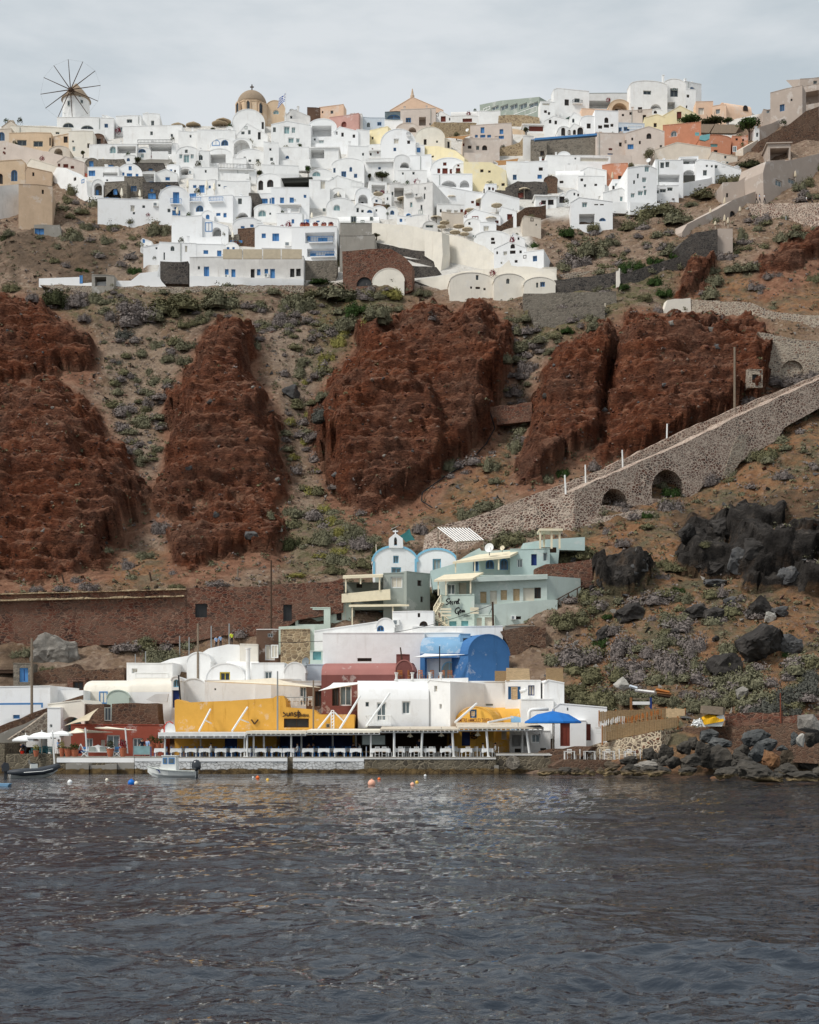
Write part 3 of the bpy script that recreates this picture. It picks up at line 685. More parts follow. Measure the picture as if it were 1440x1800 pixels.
TOWN_ROWS='''
# --- ridge, west
H1|300 440 600 540|f|white|k=.3|n^:330,466,390,492;n^:425,480,495,504|low white building with dark arches at the foot of the windmill
H1|540 428 604 500|g|white|k=.3 ap=.3|n:560,470,572,484|narrow white gabled house just behind the windmill's terrace, one tiny window
H1|610 432 745 530|f|white||n:668,448,697,467;g:622,488,646,514;J:640,425,655,440|white flat-roofed ridge house with chimney, first beyond the windmill
H1|752 418 842 505|f|white||n:797,455,813,484;J:765,408,780,425;J:800,412,812,425|white block on the ridge with two chimneys and red bougainvillea at its corner
H1|650 482 960 572|f|white||n:792,512,806,532;n:900,525,912,540;J:715,470,730,486|long low white house under the thatched sunshades, two small dark windows
H1|940 512 1050 590|f|white||n:1000,530,1010,545|white block below the middle thatched sunshade with a round clipped tree
H1|1040 505 1240 600|f|white|||plain white ridge wall between the round trees and the domed church
H1|1245 470 1412 580|g|white|k=.38 ap=.35|n:1272,512,1290,528;n:1290,485,1305,501;n:1308,505,1322,528;N:1360,515,1375,555|white gabled house with three small dark windows at the domed church's foot
H1|1192 488 1228 525|v|white|k=.5|g^:1200,498,1220,522|tiny white vaulted dormer left of the domed church
# --- beige houses, far west
H1|-40 500 60 580|f|beige||k^:-10,515,25,562|beige house with a big blue arched window at the edge of the photo
H1|8 456 104 500|g|beige|k=.42 rm=roofbrown|J:38,450,66,480|beige house with a brown conical roof behind the cream walls
H1|55 490 375 560|f|cream||J:210,480,240,505|long cream house with a low parapet left of the windmill
H1|48 520 270 606|f|ochre|rd=1.2|n:90,557,140,588;n:176,563,226,593;h:260,545,268,588|ochre terrace front with two wide dark openings
H1|283 524 372 604|g|ochre|k=.18 ap=.95|h:335,538,357,572|ochre shed-roofed house with one dark window
H1|362 510 490 632|f|cream||h:460,575,474,600;n:380,560,390,570|tall cream block beside the brown latticed arch
H1|482 526 550 604|v|brownstone|k=.3|h:500,550,532,580|brown stone vault front with a lattice window
H1|258 590 368 660|v|beige|k=.25|A:285,602,330,640|low beige vault with a pale arched doorway under the ochre terrace
P1|terrace_wall,wall|mauve|dep=5|-80,560 30,565 120,590 330,640 330,705 120,705 -80,680|r:20,622,30,634;r:20,597,30,607|long mauve plaster wall stepping down below the ochre terrace
H1|300 645 445 740|g|mauve|k=.22 ap=.3|r:305,682,318,698;r:333,684,360,704;r:372,694,391,709|mauve house with three red shutters in a row
P1|terrace_wall,wall|brownstone|dep=2|-40,632 100,655 100,668 -40,690||brown stone-capped wall in front of the mauve plaster
H1|-60 660 132 800|g|ochre|k=.08 ap=.9|k^:58,715,92,775;h^:-12,735,15,790;r:15,618,25,628|ochre house with a tall arched window and grey muntins
H1|128 700 272 800|g|tan|k=.2 ap=.1|h:170,728,181,748|tan house wing with one small dark window and slumped roof
P1|terrace_wall,wall|white|dep=4|268,752 300,702 345,705 385,742 455,770 462,850 500,900 430,890 320,800|h:388,755,402,773;k:430,765,445,785|white stepped wall tumbling down above the scrub, two small windows
H1|128 655 300 720|g|cream|k=.25 ap=.2||cream slanted house between the ochre house and the mauve one
P1|terrace_wall,wall|rust|dep=1|318,698 460,735 455,750 320,708||thin brown parapet strip in front of the red-shuttered house
# --- grey-stone blue shutter terraces
H1|470 580 722 662|f|white||g^:578,590,612,628;O:618,590,716,628;g:640,612,655,627;g:670,612,690,627|white house with a striped loggia and a tall arched niche
H1|716 596 795 662|v|white|k=.35|k^:728,604,770,624;g:742,630,758,650|small white vault with a half-round blue window, between two loggias
H1|785 575 938 660|f|white||O:792,590,905,632;g:808,614,830,630;g:845,614,870,630;g:880,614,895,630;l:728,562,910,580|white loggia house with a long black railing on its terrace
H1|652 640 712 702|f|white||k^:668,652,685,670|little white cube with a blue arched window by an olive tree
H1|450 655 522 716|v|stone_grey|k=.4|b:470,668,493,702|grey stone vault with a single blue door
H1|518 662 655 722|f|stone_grey||b:565,688,598,714|grey stone house with a blue door and cream parasol beside it
H1|700 684 864 742|f|stone_dark||b:783,708,805,718|dark stone retaining house with a slim blue window
P1|retaining_wall,wall|concrete|dep=3|705,660 905,660 905,690 705,686||grey concrete wall behind the olive tree
H1|462 704 626 766|f|white||b:467,718,502,748;O:542,728,620,753;b:550,735,575,752|white house with a blue window and a deep blue-doored porch
H1|618 684 750 758|v|bright|k=.45|b:678,695,695,718;b:645,728,656,752;b:668,733,697,749;b:715,735,730,749|bright white vault with four blue openings amid grey stone walls
H1|548 748 664 800|f|bright||n:560,765,570,775|plain bright white cube in front of the grey stone terraces
H1|748 728 818 795|f|white||O:752,736,812,788;b:775,757,808,786|white porch with slim posts and a blue door
H1|812 712 936 786|g|white|k=.2 ap=.5|b:872,753,896,771|white house with shallow gable and one blue window above stone wall
H1|655 750 757 842|f|stone_grey||k:690,800,720,828|tall grey stone house with a blue-framed window, middle of the stone row
H1|552 780 668 880|f|stone_grey||b:597,815,618,846;b:552,857,575,870;b:588,860,625,872|grey stone house with three blue windows at the left of the stone row
H1|752 784 938 880|f|stone_dark||b:875,795,902,830;b:780,838,822,869;b:793,815,808,831;w:843,815,870,838|dark stone house with three blue openings behind the blue-balcony vault
H1|486 766 546 862|v|white|k=.5 im=stone_grey rd=1.2|A:496,786,538,850;b:500,810,514,838|white arch framing a grey stone recess with blue window
# --- central white terraces
H1|930 592 1048 712|v|white|k=.3|n:975,608,990,626;g:945,632,962,655;g:968,634,999,680;g:1005,632,1022,655|large white vaulted house with a grey-green double door and a lunette
H1|1040 616 1104 712|f|white||n^:1043,635,1070,664;w:1036,670,1080,706|white house with an arched dark window over white louvres
H1|1082 604 1228 692|v|white|k=.3|O:1090,634,1190,680;b:1130,660,1148,679;n:1096,660,1112,679;n:1155,660,1175,676|white vault with a wide loggia and a blue door inside
H1|1108 550 1232 640|v|white|k=.35|k^:1118,556,1160,588;k^:1166,556,1204,588|white house with a split fanlight arch below the plain ridge wall
H1|1222 548 1330 640|v|white|k=.35|A:1228,556,1318,632|white house with a big open arch, left of the loggia under the domed church
H1|1240 606 1405 700|v|white|k=.3|O:1250,630,1390,676;n:1285,645,1298,660;n:1350,658,1368,671;n:1310,660,1325,673|white vault with a long loggia below the domed church's gabled house
H1|1390 570 1470 720|f|white||n:1420,600,1432,614;n:1425,650,1440,668|white cube between the long loggia and the pergola house
H1|936 700 1024 752|v|white|k=.4|A:945,708,1012,742;n:965,712,978,724|squat white vault with a shallow blind arch
H1|1020 700 1150 775|f|white||n:1080,715,1090,730;c:995,722,1015,742|plain white block with a small window next to the squat blind arch
H1|1145 712 1352 775|f|white||l:1155,690,1340,714;n:1290,730,1310,752|white terrace building with a black railing and planters on top
H1|1230 655 1300 715|f|white|||small plain white block under the long loggia
H1|995 768 1135 852|f|white||b:1018,795,1036,811;b:1050,795,1079,836;b:1100,797,1112,813|white house with blue door between two blue windows on parasol terrace
H1|1130 775 1320 850|f|white||n:1150,790,1163,803;b:1180,800,1196,815|white house with blue window behind the dark-furnished terrace
H1|1356 735 1480 840|v|white|k=.25|h^:1362,770,1388,822;h^:1408,766,1442,806|white vault with two dark arched openings beside cream parasols
H4|1312 180 1364 284|f|stone_dark|||dark stone tower wall between white terraces
H4|838 142 1000 318|v|bright|k=.4|b:912,172,945,236;L:900,212,958,238;b:908,268,950,312;b:920,250,931,264;b:952,296,985,304|bright white vaulted house with tall blue doors and a blue balcony
H4|515 210 850 306|f|bright||w:688,242,710,275;n:700,277,712,290;n:750,242,765,256;c:808,230,838,250|long bright white wall with few openings below the stone terraces
H4|990 195 1228 316|f|bright||k^:1032,242,1073,276;b:1140,282,1163,298;b:1178,282,1195,306;L:1000,205,1062,224;L:1105,204,1178,224;b:1000,180,1035,200|bright white house with a teal arched window and patterned blue railings
H4|1222 194 1322 312|f|bright||O:1235,196,1290,246;n:1255,205,1276,236;A:1250,280,1310,310|bright white house with an open porch above a low arch
H4|1340 236 1480 320|v|white|k=.2|g^:1360,265,1405,302;n:1420,280,1430,292|white vault with a wide grey-green fan window
H4|1358 180 1500 246|f|bright||b:1375,206,1412,233;b:1422,204,1445,238|bright white house with two large blue windows by the dark stone tower
H4|905 300 1066 450|f|bright|||plain bright white block below the blue-balcony vault
H4|1040 306 1204 448|g|bright|k=.3 ap=.1|b:1082,332,1120,381;A:1120,358,1166,406;L:1055,418,1100,436|bright white house with outside stair, big blue window and a niche
H4|1228 308 1390 380|v|bright|k=.25|b:1270,351,1290,363;b:1320,342,1338,358;w:1352,318,1380,338|low bright vault with two little blue windows above stone panels
H4|1254 364 1356 440|f|stone_brown|||brown dry-stone block below the low bright vault
H4|1160 400 1262 440|f|stone_grey||b:1215,428,1278,440|low grey stone terrace with a blue fence
H4|840 440 1036 540|f|bright||w:975,455,988,488;J:985,400,996,420;n:862,490,870,530|bright white terrace house with geranium pots and a rounded corner
H4|756 446 850 535|g|bright|k=.2 ap=.9|n:820,462,830,474;b:752,422,764,440|small bright house stepping down to the scrub with potted plants
H4|1026 446 1186 530|f|bright||b:1073,478,1098,499;b:1145,480,1168,511;J:1020,450,1030,462|bright white house with two blue windows above the long hotel
H4|740 418 800 468|g|white|k=.3 ap=.2|k:752,424,765,440;n:770,452,780,464|small white hut with a blue window above the scrub slope
H4|1000 516 1602 640|f|aged|dep=9|n:1043,563,1055,580;b:1075,565,1103,619;b:1186,578,1206,611;b:1220,579,1242,627;N:1322,578,1343,627;b:1355,578,1374,612;b:1395,577,1414,608;b:1425,577,1450,627;N:1530,576,1553,621;N:1562,576,1586,616;c:1186,612,1208,628;c:1395,606,1418,624|long two-tone white hotel with many blue doors in a row
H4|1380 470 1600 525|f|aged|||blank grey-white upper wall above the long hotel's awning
P4|retaining_wall,wall|stone_dark|dep=1.5 y=612|845,537 992,537 992,614 870,612 845,585||square dark stone panel left of the long hotel
P4|terrace_wall,wall|bright|dep=3|690,640 740,600 830,590 845,540 830,580 870,614 1000,614 1602,632 1600,662 1400,665 690,670||white curving terrace ledge under the long hotel
P4|terrace_wall,wall|bright|dep=2|205,628 420,620 420,655 600,640 690,640 690,668 480,672 205,662|b:420,612,436,655|low white roadside wall with a blue gate
H4|484 612 602 676|f|concrete|rd=2|O:500,620,560,670|open grey concrete shed by the roadside wall
P4|garden_wall,wall|stone_pale|dep=1.5|210,662 690,670 1400,668 1602,664 1602,692 700,694 400,684||low rubble wall carrying the white road under the hotel
# --- far west foot
P4|rock_wall,wall|aged|dep=5|-100,140 20,138 115,128 110,200 100,300 40,315 0,342 -100,350||whitewashed rock face beside the tan tower
H4|98 134 276 345|f|tan|dY=1|h:220,160,231,182|square tan stucco tower above the scrub
P4|retaining_wall,wall|concrete|dep=2|180,345 315,345 330,400 180,402|b:183,364,232,400|low concrete wall with a blue hatch below the tan tower
'''
TOWN_ROWS2='''
# --- centre
H2|-45 350 64 470|v|ochre|k=.5 n=belfry_house cat=church|g^:0,398,32,422|beige vaulted church wing right of the ochre dome
H2|60 395 195 480|g|aged|k=.3 ap=.3|n:90,430,102,445;J:125,375,135,400|weathered grey house behind the flagpole
H2|180 390 250 470|f|brownstone|||ruined brown stone house beside the peach one
H2|243 378 372 450|f|peach|dY=-1|n:303,402,318,419;h:257,405,265,416|peach house with aerials and a broken tile roof
H2|298 430 452 530|f|rose|dY=-2|r^:360,460,387,490|rose-pink house with one red arched window
H2|408 420 470 530|f|aged||n:420,450,435,475;g:440,440,452,470|narrow pale house beside the rose house
H2|462 440 592 520|f|lilac||k:550,462,572,482;n^:495,465,512,490|pale bluish house under a bare metal frame
H2|590 410 682 470|f|glassgrey|rm=charcoal|k^:602,424,672,446|dark glazed terrace room under a charcoal awning
H2|588 455 684 540|f|bright|||blank bright white box below the dark glazed room
H2|616 332 898 440|g|peach|k=.25 ap=.42 off=6|h^:827,405,845,420|broad peach gable with a pinnacle, highest in the town's middle
H2|672 395 858 510|f|mauve||k:700,440,728,472;O:770,436,806,482;J:740,425,758,445;h:825,468,832,480|mauve-beige house with a dark porch in front of the peach gable
H2|648 468 775 560|v|mauve|k=.3|A:714,490,756,528|mauve vault with an arched doorway below the peach gable
H2|848 405 940 475|g|white|k=.35 ap=.4|R:885,432,911,462;n:928,440,938,455|small white gable with a red door on the tan stone wall
H2|935 432 1082 480|f|white||r:1000,444,1050,463;J:1075,400,1082,440|long white house with a red-framed window on tan stone wall
H2|938 398 1092 440|s|aged|rise=2.2||pale grey barrel roof behind the long white house
H2|1085 405 1200 450|f|white|||white wall below the glass balustrade
P2|conservatory,building|sage|dep=8|1090,372 1200,350 1405,330 1405,362 1410,436 1190,432 1190,410 1092,405|e:1110,385,1145,402;e:1152,380,1190,398;e:1200,374,1240,398;e:1250,370,1290,395;e:1300,366,1340,392;e:1350,362,1398,386;e:1270,400,1390,430|sage conservatory with sloping glass bands and balustrade
P2|retaining_wall,wall|stone_tan|dep=3|1190,430 1240,425 1340,428 1405,440 1412,482 1190,480||curved tan stone bastion under the conservatory
P2|retaining_wall,wall|stone_tan|dep=3|850,462 1075,468 1045,520 900,545 860,540||tan stone retaining wall below the white red-door gable
H2|1040 474 1258 615|f|mauve|dY=-1|b:1095,490,1115,522;b:1195,500,1215,526;b:1065,530,1080,545;b:1093,530,1120,545;b:1130,530,1150,545;b:1190,535,1218,552|large mauve house with seven blue windows
H2|1000 552 1195 660|f|mauve||h^:1103,585,1130,612;r:1000,575,1010,590|mauve lower storey with an arched blue doorway and parasol
P2|retaining_wall,wall|stone_tan|dep=3|1190,605 1300,570 1330,530 1330,640 1190,640||tan stone buttress right of the large mauve house
H2|1320 540 1375 650|f|aged|||tall narrow weathered house right of the tan buttress
H2|1365 556 1445 680|f|stone_grey|rm=blue|h:1410,615,1430,641;r:1408,655,1430,672|grey stone house with a blue roof edge and brown shutters
P2|retaining_wall,wall|ochre|dep=1|1255,497 1330,506 1325,530 1255,528||ochre parapet under the conservatory bastion
H2|1320 475 1445 515|F|white||r:1350,484,1425,512|white flat-roofed shop with a wide brown shutter
H2|568 500 752 655|v|bright|k=.42|w:637,550,664,577;h:708,560,723,578;l:705,525,725,535|big bright white vault with a brown square window
H2|748 490 905 615|v|cream|k=.38|h:795,553,810,583;n:860,560,870,572|big cream vault beside the bright white one
H2|745 585 800 650|f|bright||b:758,597,778,623|small bright cube with a blue door under the cream vault
H2|890 540 940 610|g|cream|k=.5 ap=.1|h:920,565,932,600|cream lean-to at the side of the cream vault
P2|house,house|yellow|dep=5|795,590 870,590 960,612 1010,655 1010,700 830,655 800,640|h:835,640,848,650|pale yellow terrace house curving down beside the red-shuttered vault
P2|house,house|yellow|dep=6|1005,672 1150,675 1230,720 1232,792 1250,825 1060,820 1050,790 1005,730|h:1093,712,1110,728;h:1135,718,1148,730;w:1160,797,1190,818;h:1205,785,1222,800|pale yellow stepped house with outside stair and brown windows
H2|832 652 1022 775|v|bright|k=.3|r:897,675,915,693;r:867,707,882,733;r:893,706,921,737;r:932,710,948,737|bright white vault with four red shutters beside yellow houses
H2|950 682 1046 790|v|bright|k=.3|r:965,705,988,737;r:972,686,984,698|bright white half-vault with a red door, joined to red-shuttered vault
H2|842 738 1052 850|f|bright|rd=1.6|A:885,772,968,806;h:900,786,918,800;A:985,770,1035,820|bright white house with a wide low arch under the red shutters
H2|1230 672 1450 785|f|bright||h:1402,702,1423,720;b:1395,740,1418,762;k:1265,740,1285,768;J:1330,665,1345,685|bright white long house with a blue framed gate, right of yellow stepped house
H2|-10 458 200 615|g|white|k=.10 ap=.4|g:57,485,88,525;g:98,490,118,520;g:80,545,110,573;g:122,548,140,571;n:0,490,15,516|white two-storey house with green-grey balcony doors below the flagpole
H2|185 446 334 612|v|bright|k=.3 rd=2.5|O:205,482,308,540;g:240,558,268,592;n:215,548,225,560;q:205,575,270,592|bright white vault with an open square porch
H2|318 488 450 620|g|bright|k=.2 ap=.25|h:325,512,340,530;h:360,518,373,540;h:420,528,433,546|bright white house with three small dark windows beside porch vault
H2|440 505 510 620|f|white|||blank white slab wall right of the three-window house
H2|500 498 605 615|f|yellow|dY=-2|h:520,540,530,555|half-white half-yellow house below the dark glazed room
H2|495 582 580 640|f|white|rd=1|r:520,600,530,612;r:548,615,558,630;h:510,625,520,640;q:500,600,575,615|white terrace with red-and-white balconies in the middle of the town
H2|395 590 505 690|f|white||J:400,560,410,600;n:470,625,480,640|plain white cube with a slim chimney in the middle of the town
H2|180 596 345 690|F|white|rd=2|O:200,610,270,655;g:155,622,174,650|white house with grey slat roof and planted pergola
H2|-10 600 190 700|f|white||n:20,640,30,655|white terrace with cacti and dark planters
H2|310 655 480 800|v|white|k=.2|k:360,722,386,753;k:427,735,444,757;k:318,705,330,730;n:345,745,352,760|broad white vault with blue-grey windows in the middle of the town
H2|190 710 320 800|v|white|k=.35|g^:205,722,253,750|white vault with a pale green half-moon window
H2|470 660 645 775|f|white||k:555,700,569,713;k:475,748,487,766;q:490,660,640,675|white block with a rooftop railing and one small blue window
H2|640 636 722 800|v|white|k=.35|A:670,675,720,705|white vault with a rounded dark arch beside the smooth tall wall
H2|715 640 835 770|f|bright|||smooth tall bright wall left of the red-shuttered vault
H2|655 720 812 800|f|white||n:735,725,747,740;n:680,728,690,740|plain white terrace block with a dividing gutter
H2|-60 690 135 770|f|white|||white planter terrace with dark cacti pots
# --- lower centre
H5|-10 150 192 300|f|bright||b:-8,200,8,240;b:37,200,58,231;b:88,200,110,229;b:162,186,176,203;n:110,210,120,220|bright white house with four blue windows under a slatted pergola
H5|-10 100 200 160|F|charcoal|rd=4 im=charcoal|O:-5,122,188,156|dark open pergola restaurant with grey slat roof
H5|-10 238 140 300|F|aged|rd=2|b:0,285,20,300;b:70,278,98,290;O:-5,250,135,275|grey-roofed veranda below the four-blue-window house
H5|190 112 300 250|f|white||w:250,112,276,156|white block with a pale shuttered door beside the pergola restaurant
H5|280 86 480 190|g|white|k=.2 ap=.3|w:410,115,470,145;n:310,95,320,105|white house with a wide louvre panel
H5|282 204 430 310|v|white|k=.3|g^:318,238,356,272;n:262,258,278,275|white vault with a round-headed grey window above the cream bastion
H5|424 232 530 310|g|white|k=.25 ap=.2|n:440,255,453,279;n:465,265,479,280;k^:495,265,525,282|white house with two dark windows right of the round-headed one
H5|515 246 600 300|v|bright|k=.4|n:540,262,550,275|small bright vault on the cream bastion
P5|terrace_wall,wall|stone_brown|dep=2|530,230 615,240 615,285 530,275||brown stone terrace wall with white house on top
H5|20 286 175 370|f|bright||b:165,318,190,346;b:98,315,112,338|bright white cube with a blue door and window above the balcony house
H5|170 300 345 370|g|white|k=.1 ap=.5|b:228,322,246,346;n:410,300,440,335|white parapet house with blue window behind terracotta pots
H5|340 282 560 350|s|white|rise=1.5|g:408,296,438,334;n:462,320,482,335|white rounded house with a grey-green door above the grey planter wall
H5|98 356 337 540|f|bright|rd=1.6|O:170,385,325,440;b:232,398,280,440;b:175,390,192,412;L:190,412,316,440;O:180,470,322,512;b:190,480,220,512;b:270,482,320,512;L:200,492,326,516|bright white balcony house with two blue railings and geraniums
P5|retaining_wall,wall|stone_grey|dep=3|170,532 337,532 337,600 320,630 170,628||rough grey stone base under the balcony house
H5|-96 345 100 480|g|bright|k=.08 ap=.1|b:-4,390,32,431;c:62,438,98,460;b:-60,390,-38,415|bright white house with big blue window left of balcony house
H5|355 336 522 490|f|concrete|dY=.5||upper grey concrete planter with agaves
H5|352 402 536 560|f|concrete|off=-1||lower bare grey concrete block over the red-brown wall
P5|retaining_wall,wall|stone_red|dep=3 off=-1.6 rd=1.5|365,485 535,472 620,472 700,520 735,560 735,650 690,672 520,680 370,655|N^:440,620,522,668|red-brown stone wall with a dark tunnel mouth
P5|retaining_wall,wall|stone_dark|dep=2|537,438 700,470 845,492 848,530 700,518 600,490 540,468||upper band of dark stone steps below the cream bastion
P5|retaining_wall,wall|stone_dark|dep=2|610,500 700,520 850,532 850,560 690,545||middle band of dark stone steps below the cream bastion
P5|retaining_wall,wall|stone_dark|dep=2|730,560 862,568 890,606 735,625||lower band of dark stone steps beside the little bell tower
P5|retaining_wall,wall|stone_dark|dep=2|750,640 840,628 935,632 935,668 750,655|h:870,640,882,655|dark stone wall left of the cream triple vaults
P5|bastion,wall|cream|dep=4|520,334 700,346 890,385 1000,412 1115,458 1205,540 1215,590 1000,612 865,606 845,490 700,468 560,440 520,405||huge blank cream bastion wall stepping across the slope
P5|buttress,wall|cream|dep=2 off=-1.5|800,380 890,385 895,500 880,600 865,606 848,500 800,470||cream buttress projecting from the blank bastion
P5|terrace_wall,wall|cream|dep=1 off=-2|900,475 1100,490 1110,500 905,490||cream string-course ledge on the blank bastion
H5|525 576 692 685|v|cream|k=.42 dY=-1||blank cream vault beside the red-brown wall
H5|932 598 1170 700|v|cream|k=.2|n:1070,610,1084,636;h:1040,670,1050,682;h:1068,672,1092,684;h:1110,678,1122,690|first cream chapel vault of three, with one tall dark slit
H5|1165 604 1330 706|v|cream|k=.25|n^:1230,628,1248,656|middle cream chapel vault of three with a small arched window
H5|1322 622 1490 716|v|cream|k=.25|n:1388,650,1399,676|last cream chapel vault of three, at the end of the row
P5|terrace_wall,wall|cream|dep=2|745,640 930,605 1000,590 1200,570 1245,530 1255,560 1440,575 1490,600 1500,650 1480,700 1180,690 930,668||cream flowing parapet behind the triple vaults
# --- right of centre, stacked terraces
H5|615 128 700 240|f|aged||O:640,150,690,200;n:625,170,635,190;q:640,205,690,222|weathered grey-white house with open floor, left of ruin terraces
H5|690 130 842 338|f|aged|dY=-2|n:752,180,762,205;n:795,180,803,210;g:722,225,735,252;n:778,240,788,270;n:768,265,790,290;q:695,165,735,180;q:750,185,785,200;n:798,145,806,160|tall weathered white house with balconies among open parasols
H5|590 180 625 245|f|white||n:600,200,608,215|slim white block beside the weathered house
H5|690 292 860 345|v|white|k=.2 rd=1|n:745,310,760,325;k^:700,285,730,320;h^:740,312,775,340|small white vault with a blue arch and dark arch near the bastion
H5|850 140 1115 250|g|bright|k=.15 ap=.1|r:1070,225,1091,246;r:1045,218,1060,232|broad bright white wall with a red window among parasols
H5|1100 166 1300 260|g|bright|k=.2 ap=.15||wide blank bright white wall right of the parasol terraces
P5|retaining_wall,wall|stone_brown|dep=2|832,190 880,235 880,300 830,280||brown stone wall behind parasols, left of red-windowed terrace
H5|865 236 1010 345|f|white||w:915,265,942,288;w:955,268,975,285;r:988,262,1003,292;h:880,262,890,280|white house with pale shutters and a red door on parasol terrace
H5|890 282 1010 350|f|beige|||beige block beneath the pale-shuttered house
H5|1005 262 1200 345|g|bright|k=.2 ap=.3|r:1010,270,1022,306;r:1172,322,1190,337;h:1060,320,1072,332;r:1050,300,1083,325|bright white house with a red hatch below the wide blank wall
H5|1195 248 1285 345|g|bright|k=.3 ap=.1|r:1235,288,1262,319|bright white cube with bare climbing plant and red window
H5|1008 312 1100 390|v|white|k=.3|n:1030,330,1042,345|low white vault in the parasol cascade
H5|1090 335 1178 395|f|bright||w:1110,350,1140,378|bright white cube with a pale door below red hatch house
H5|790 326 870 372|v|aged|k=.4|n:805,345,845,360|low grey vault at the head of the bastion
H5|1060 378 1250 470|v|white|k=.2|h:1150,412,1168,428;h:1150,432,1172,446;n:1052,400,1070,412|white vault with two dark slots on the lower right terraces
H5|1165 436 1336 580|g|bright|k=.2 ap=.45|h^:1253,446,1276,470;h:1250,480,1279,498;w:1215,485,1235,506;h:1178,485,1187,500;w:1200,540,1210,552;h:1275,530,1290,545;h:1300,480,1312,495|bright white gabled house with an arched window, last on the lower right
H5|1322 484 1428 590|f|bright|dY=-1|k:1370,508,1393,538;h:1320,505,1336,522|bright white cube with blue window at the lower right tip
H5|1250 390 1330 450|g|white|k=.4 ap=.2|h:1290,410,1300,425|small white house behind the gabled one on the lower right
P5|stair_wall,stair|stone_brown|dep=2|1175,345 1200,350 1330,255 1440,240 1440,310 1310,390 1175,380||brown stone stair wall climbing right from parasol terraces
H5|1316 300 1414 385|g|beige|k=.15 ap=.1|h^:1357,306,1374,326;n:1385,340,1392,350|small lone beige house with an arched window beside ruins
P5|retaining_wall,wall|stone_dark|dep=2|1110,155 1230,165 1225,200 1110,190||dark stone wall under the yellow stepped house
P5|retaining_wall,wall|stone_dark|dep=2|1225,150 1290,115 1440,120 1440,200 1380,215 1300,230 1225,205|r:1292,175,1322,202|dark stone terrace with a red door and open parasol
H5|1385 190 1450 250|F|white||h:1415,215,1440,238|white kiosk with a flat roof on dark stone terrace
'''
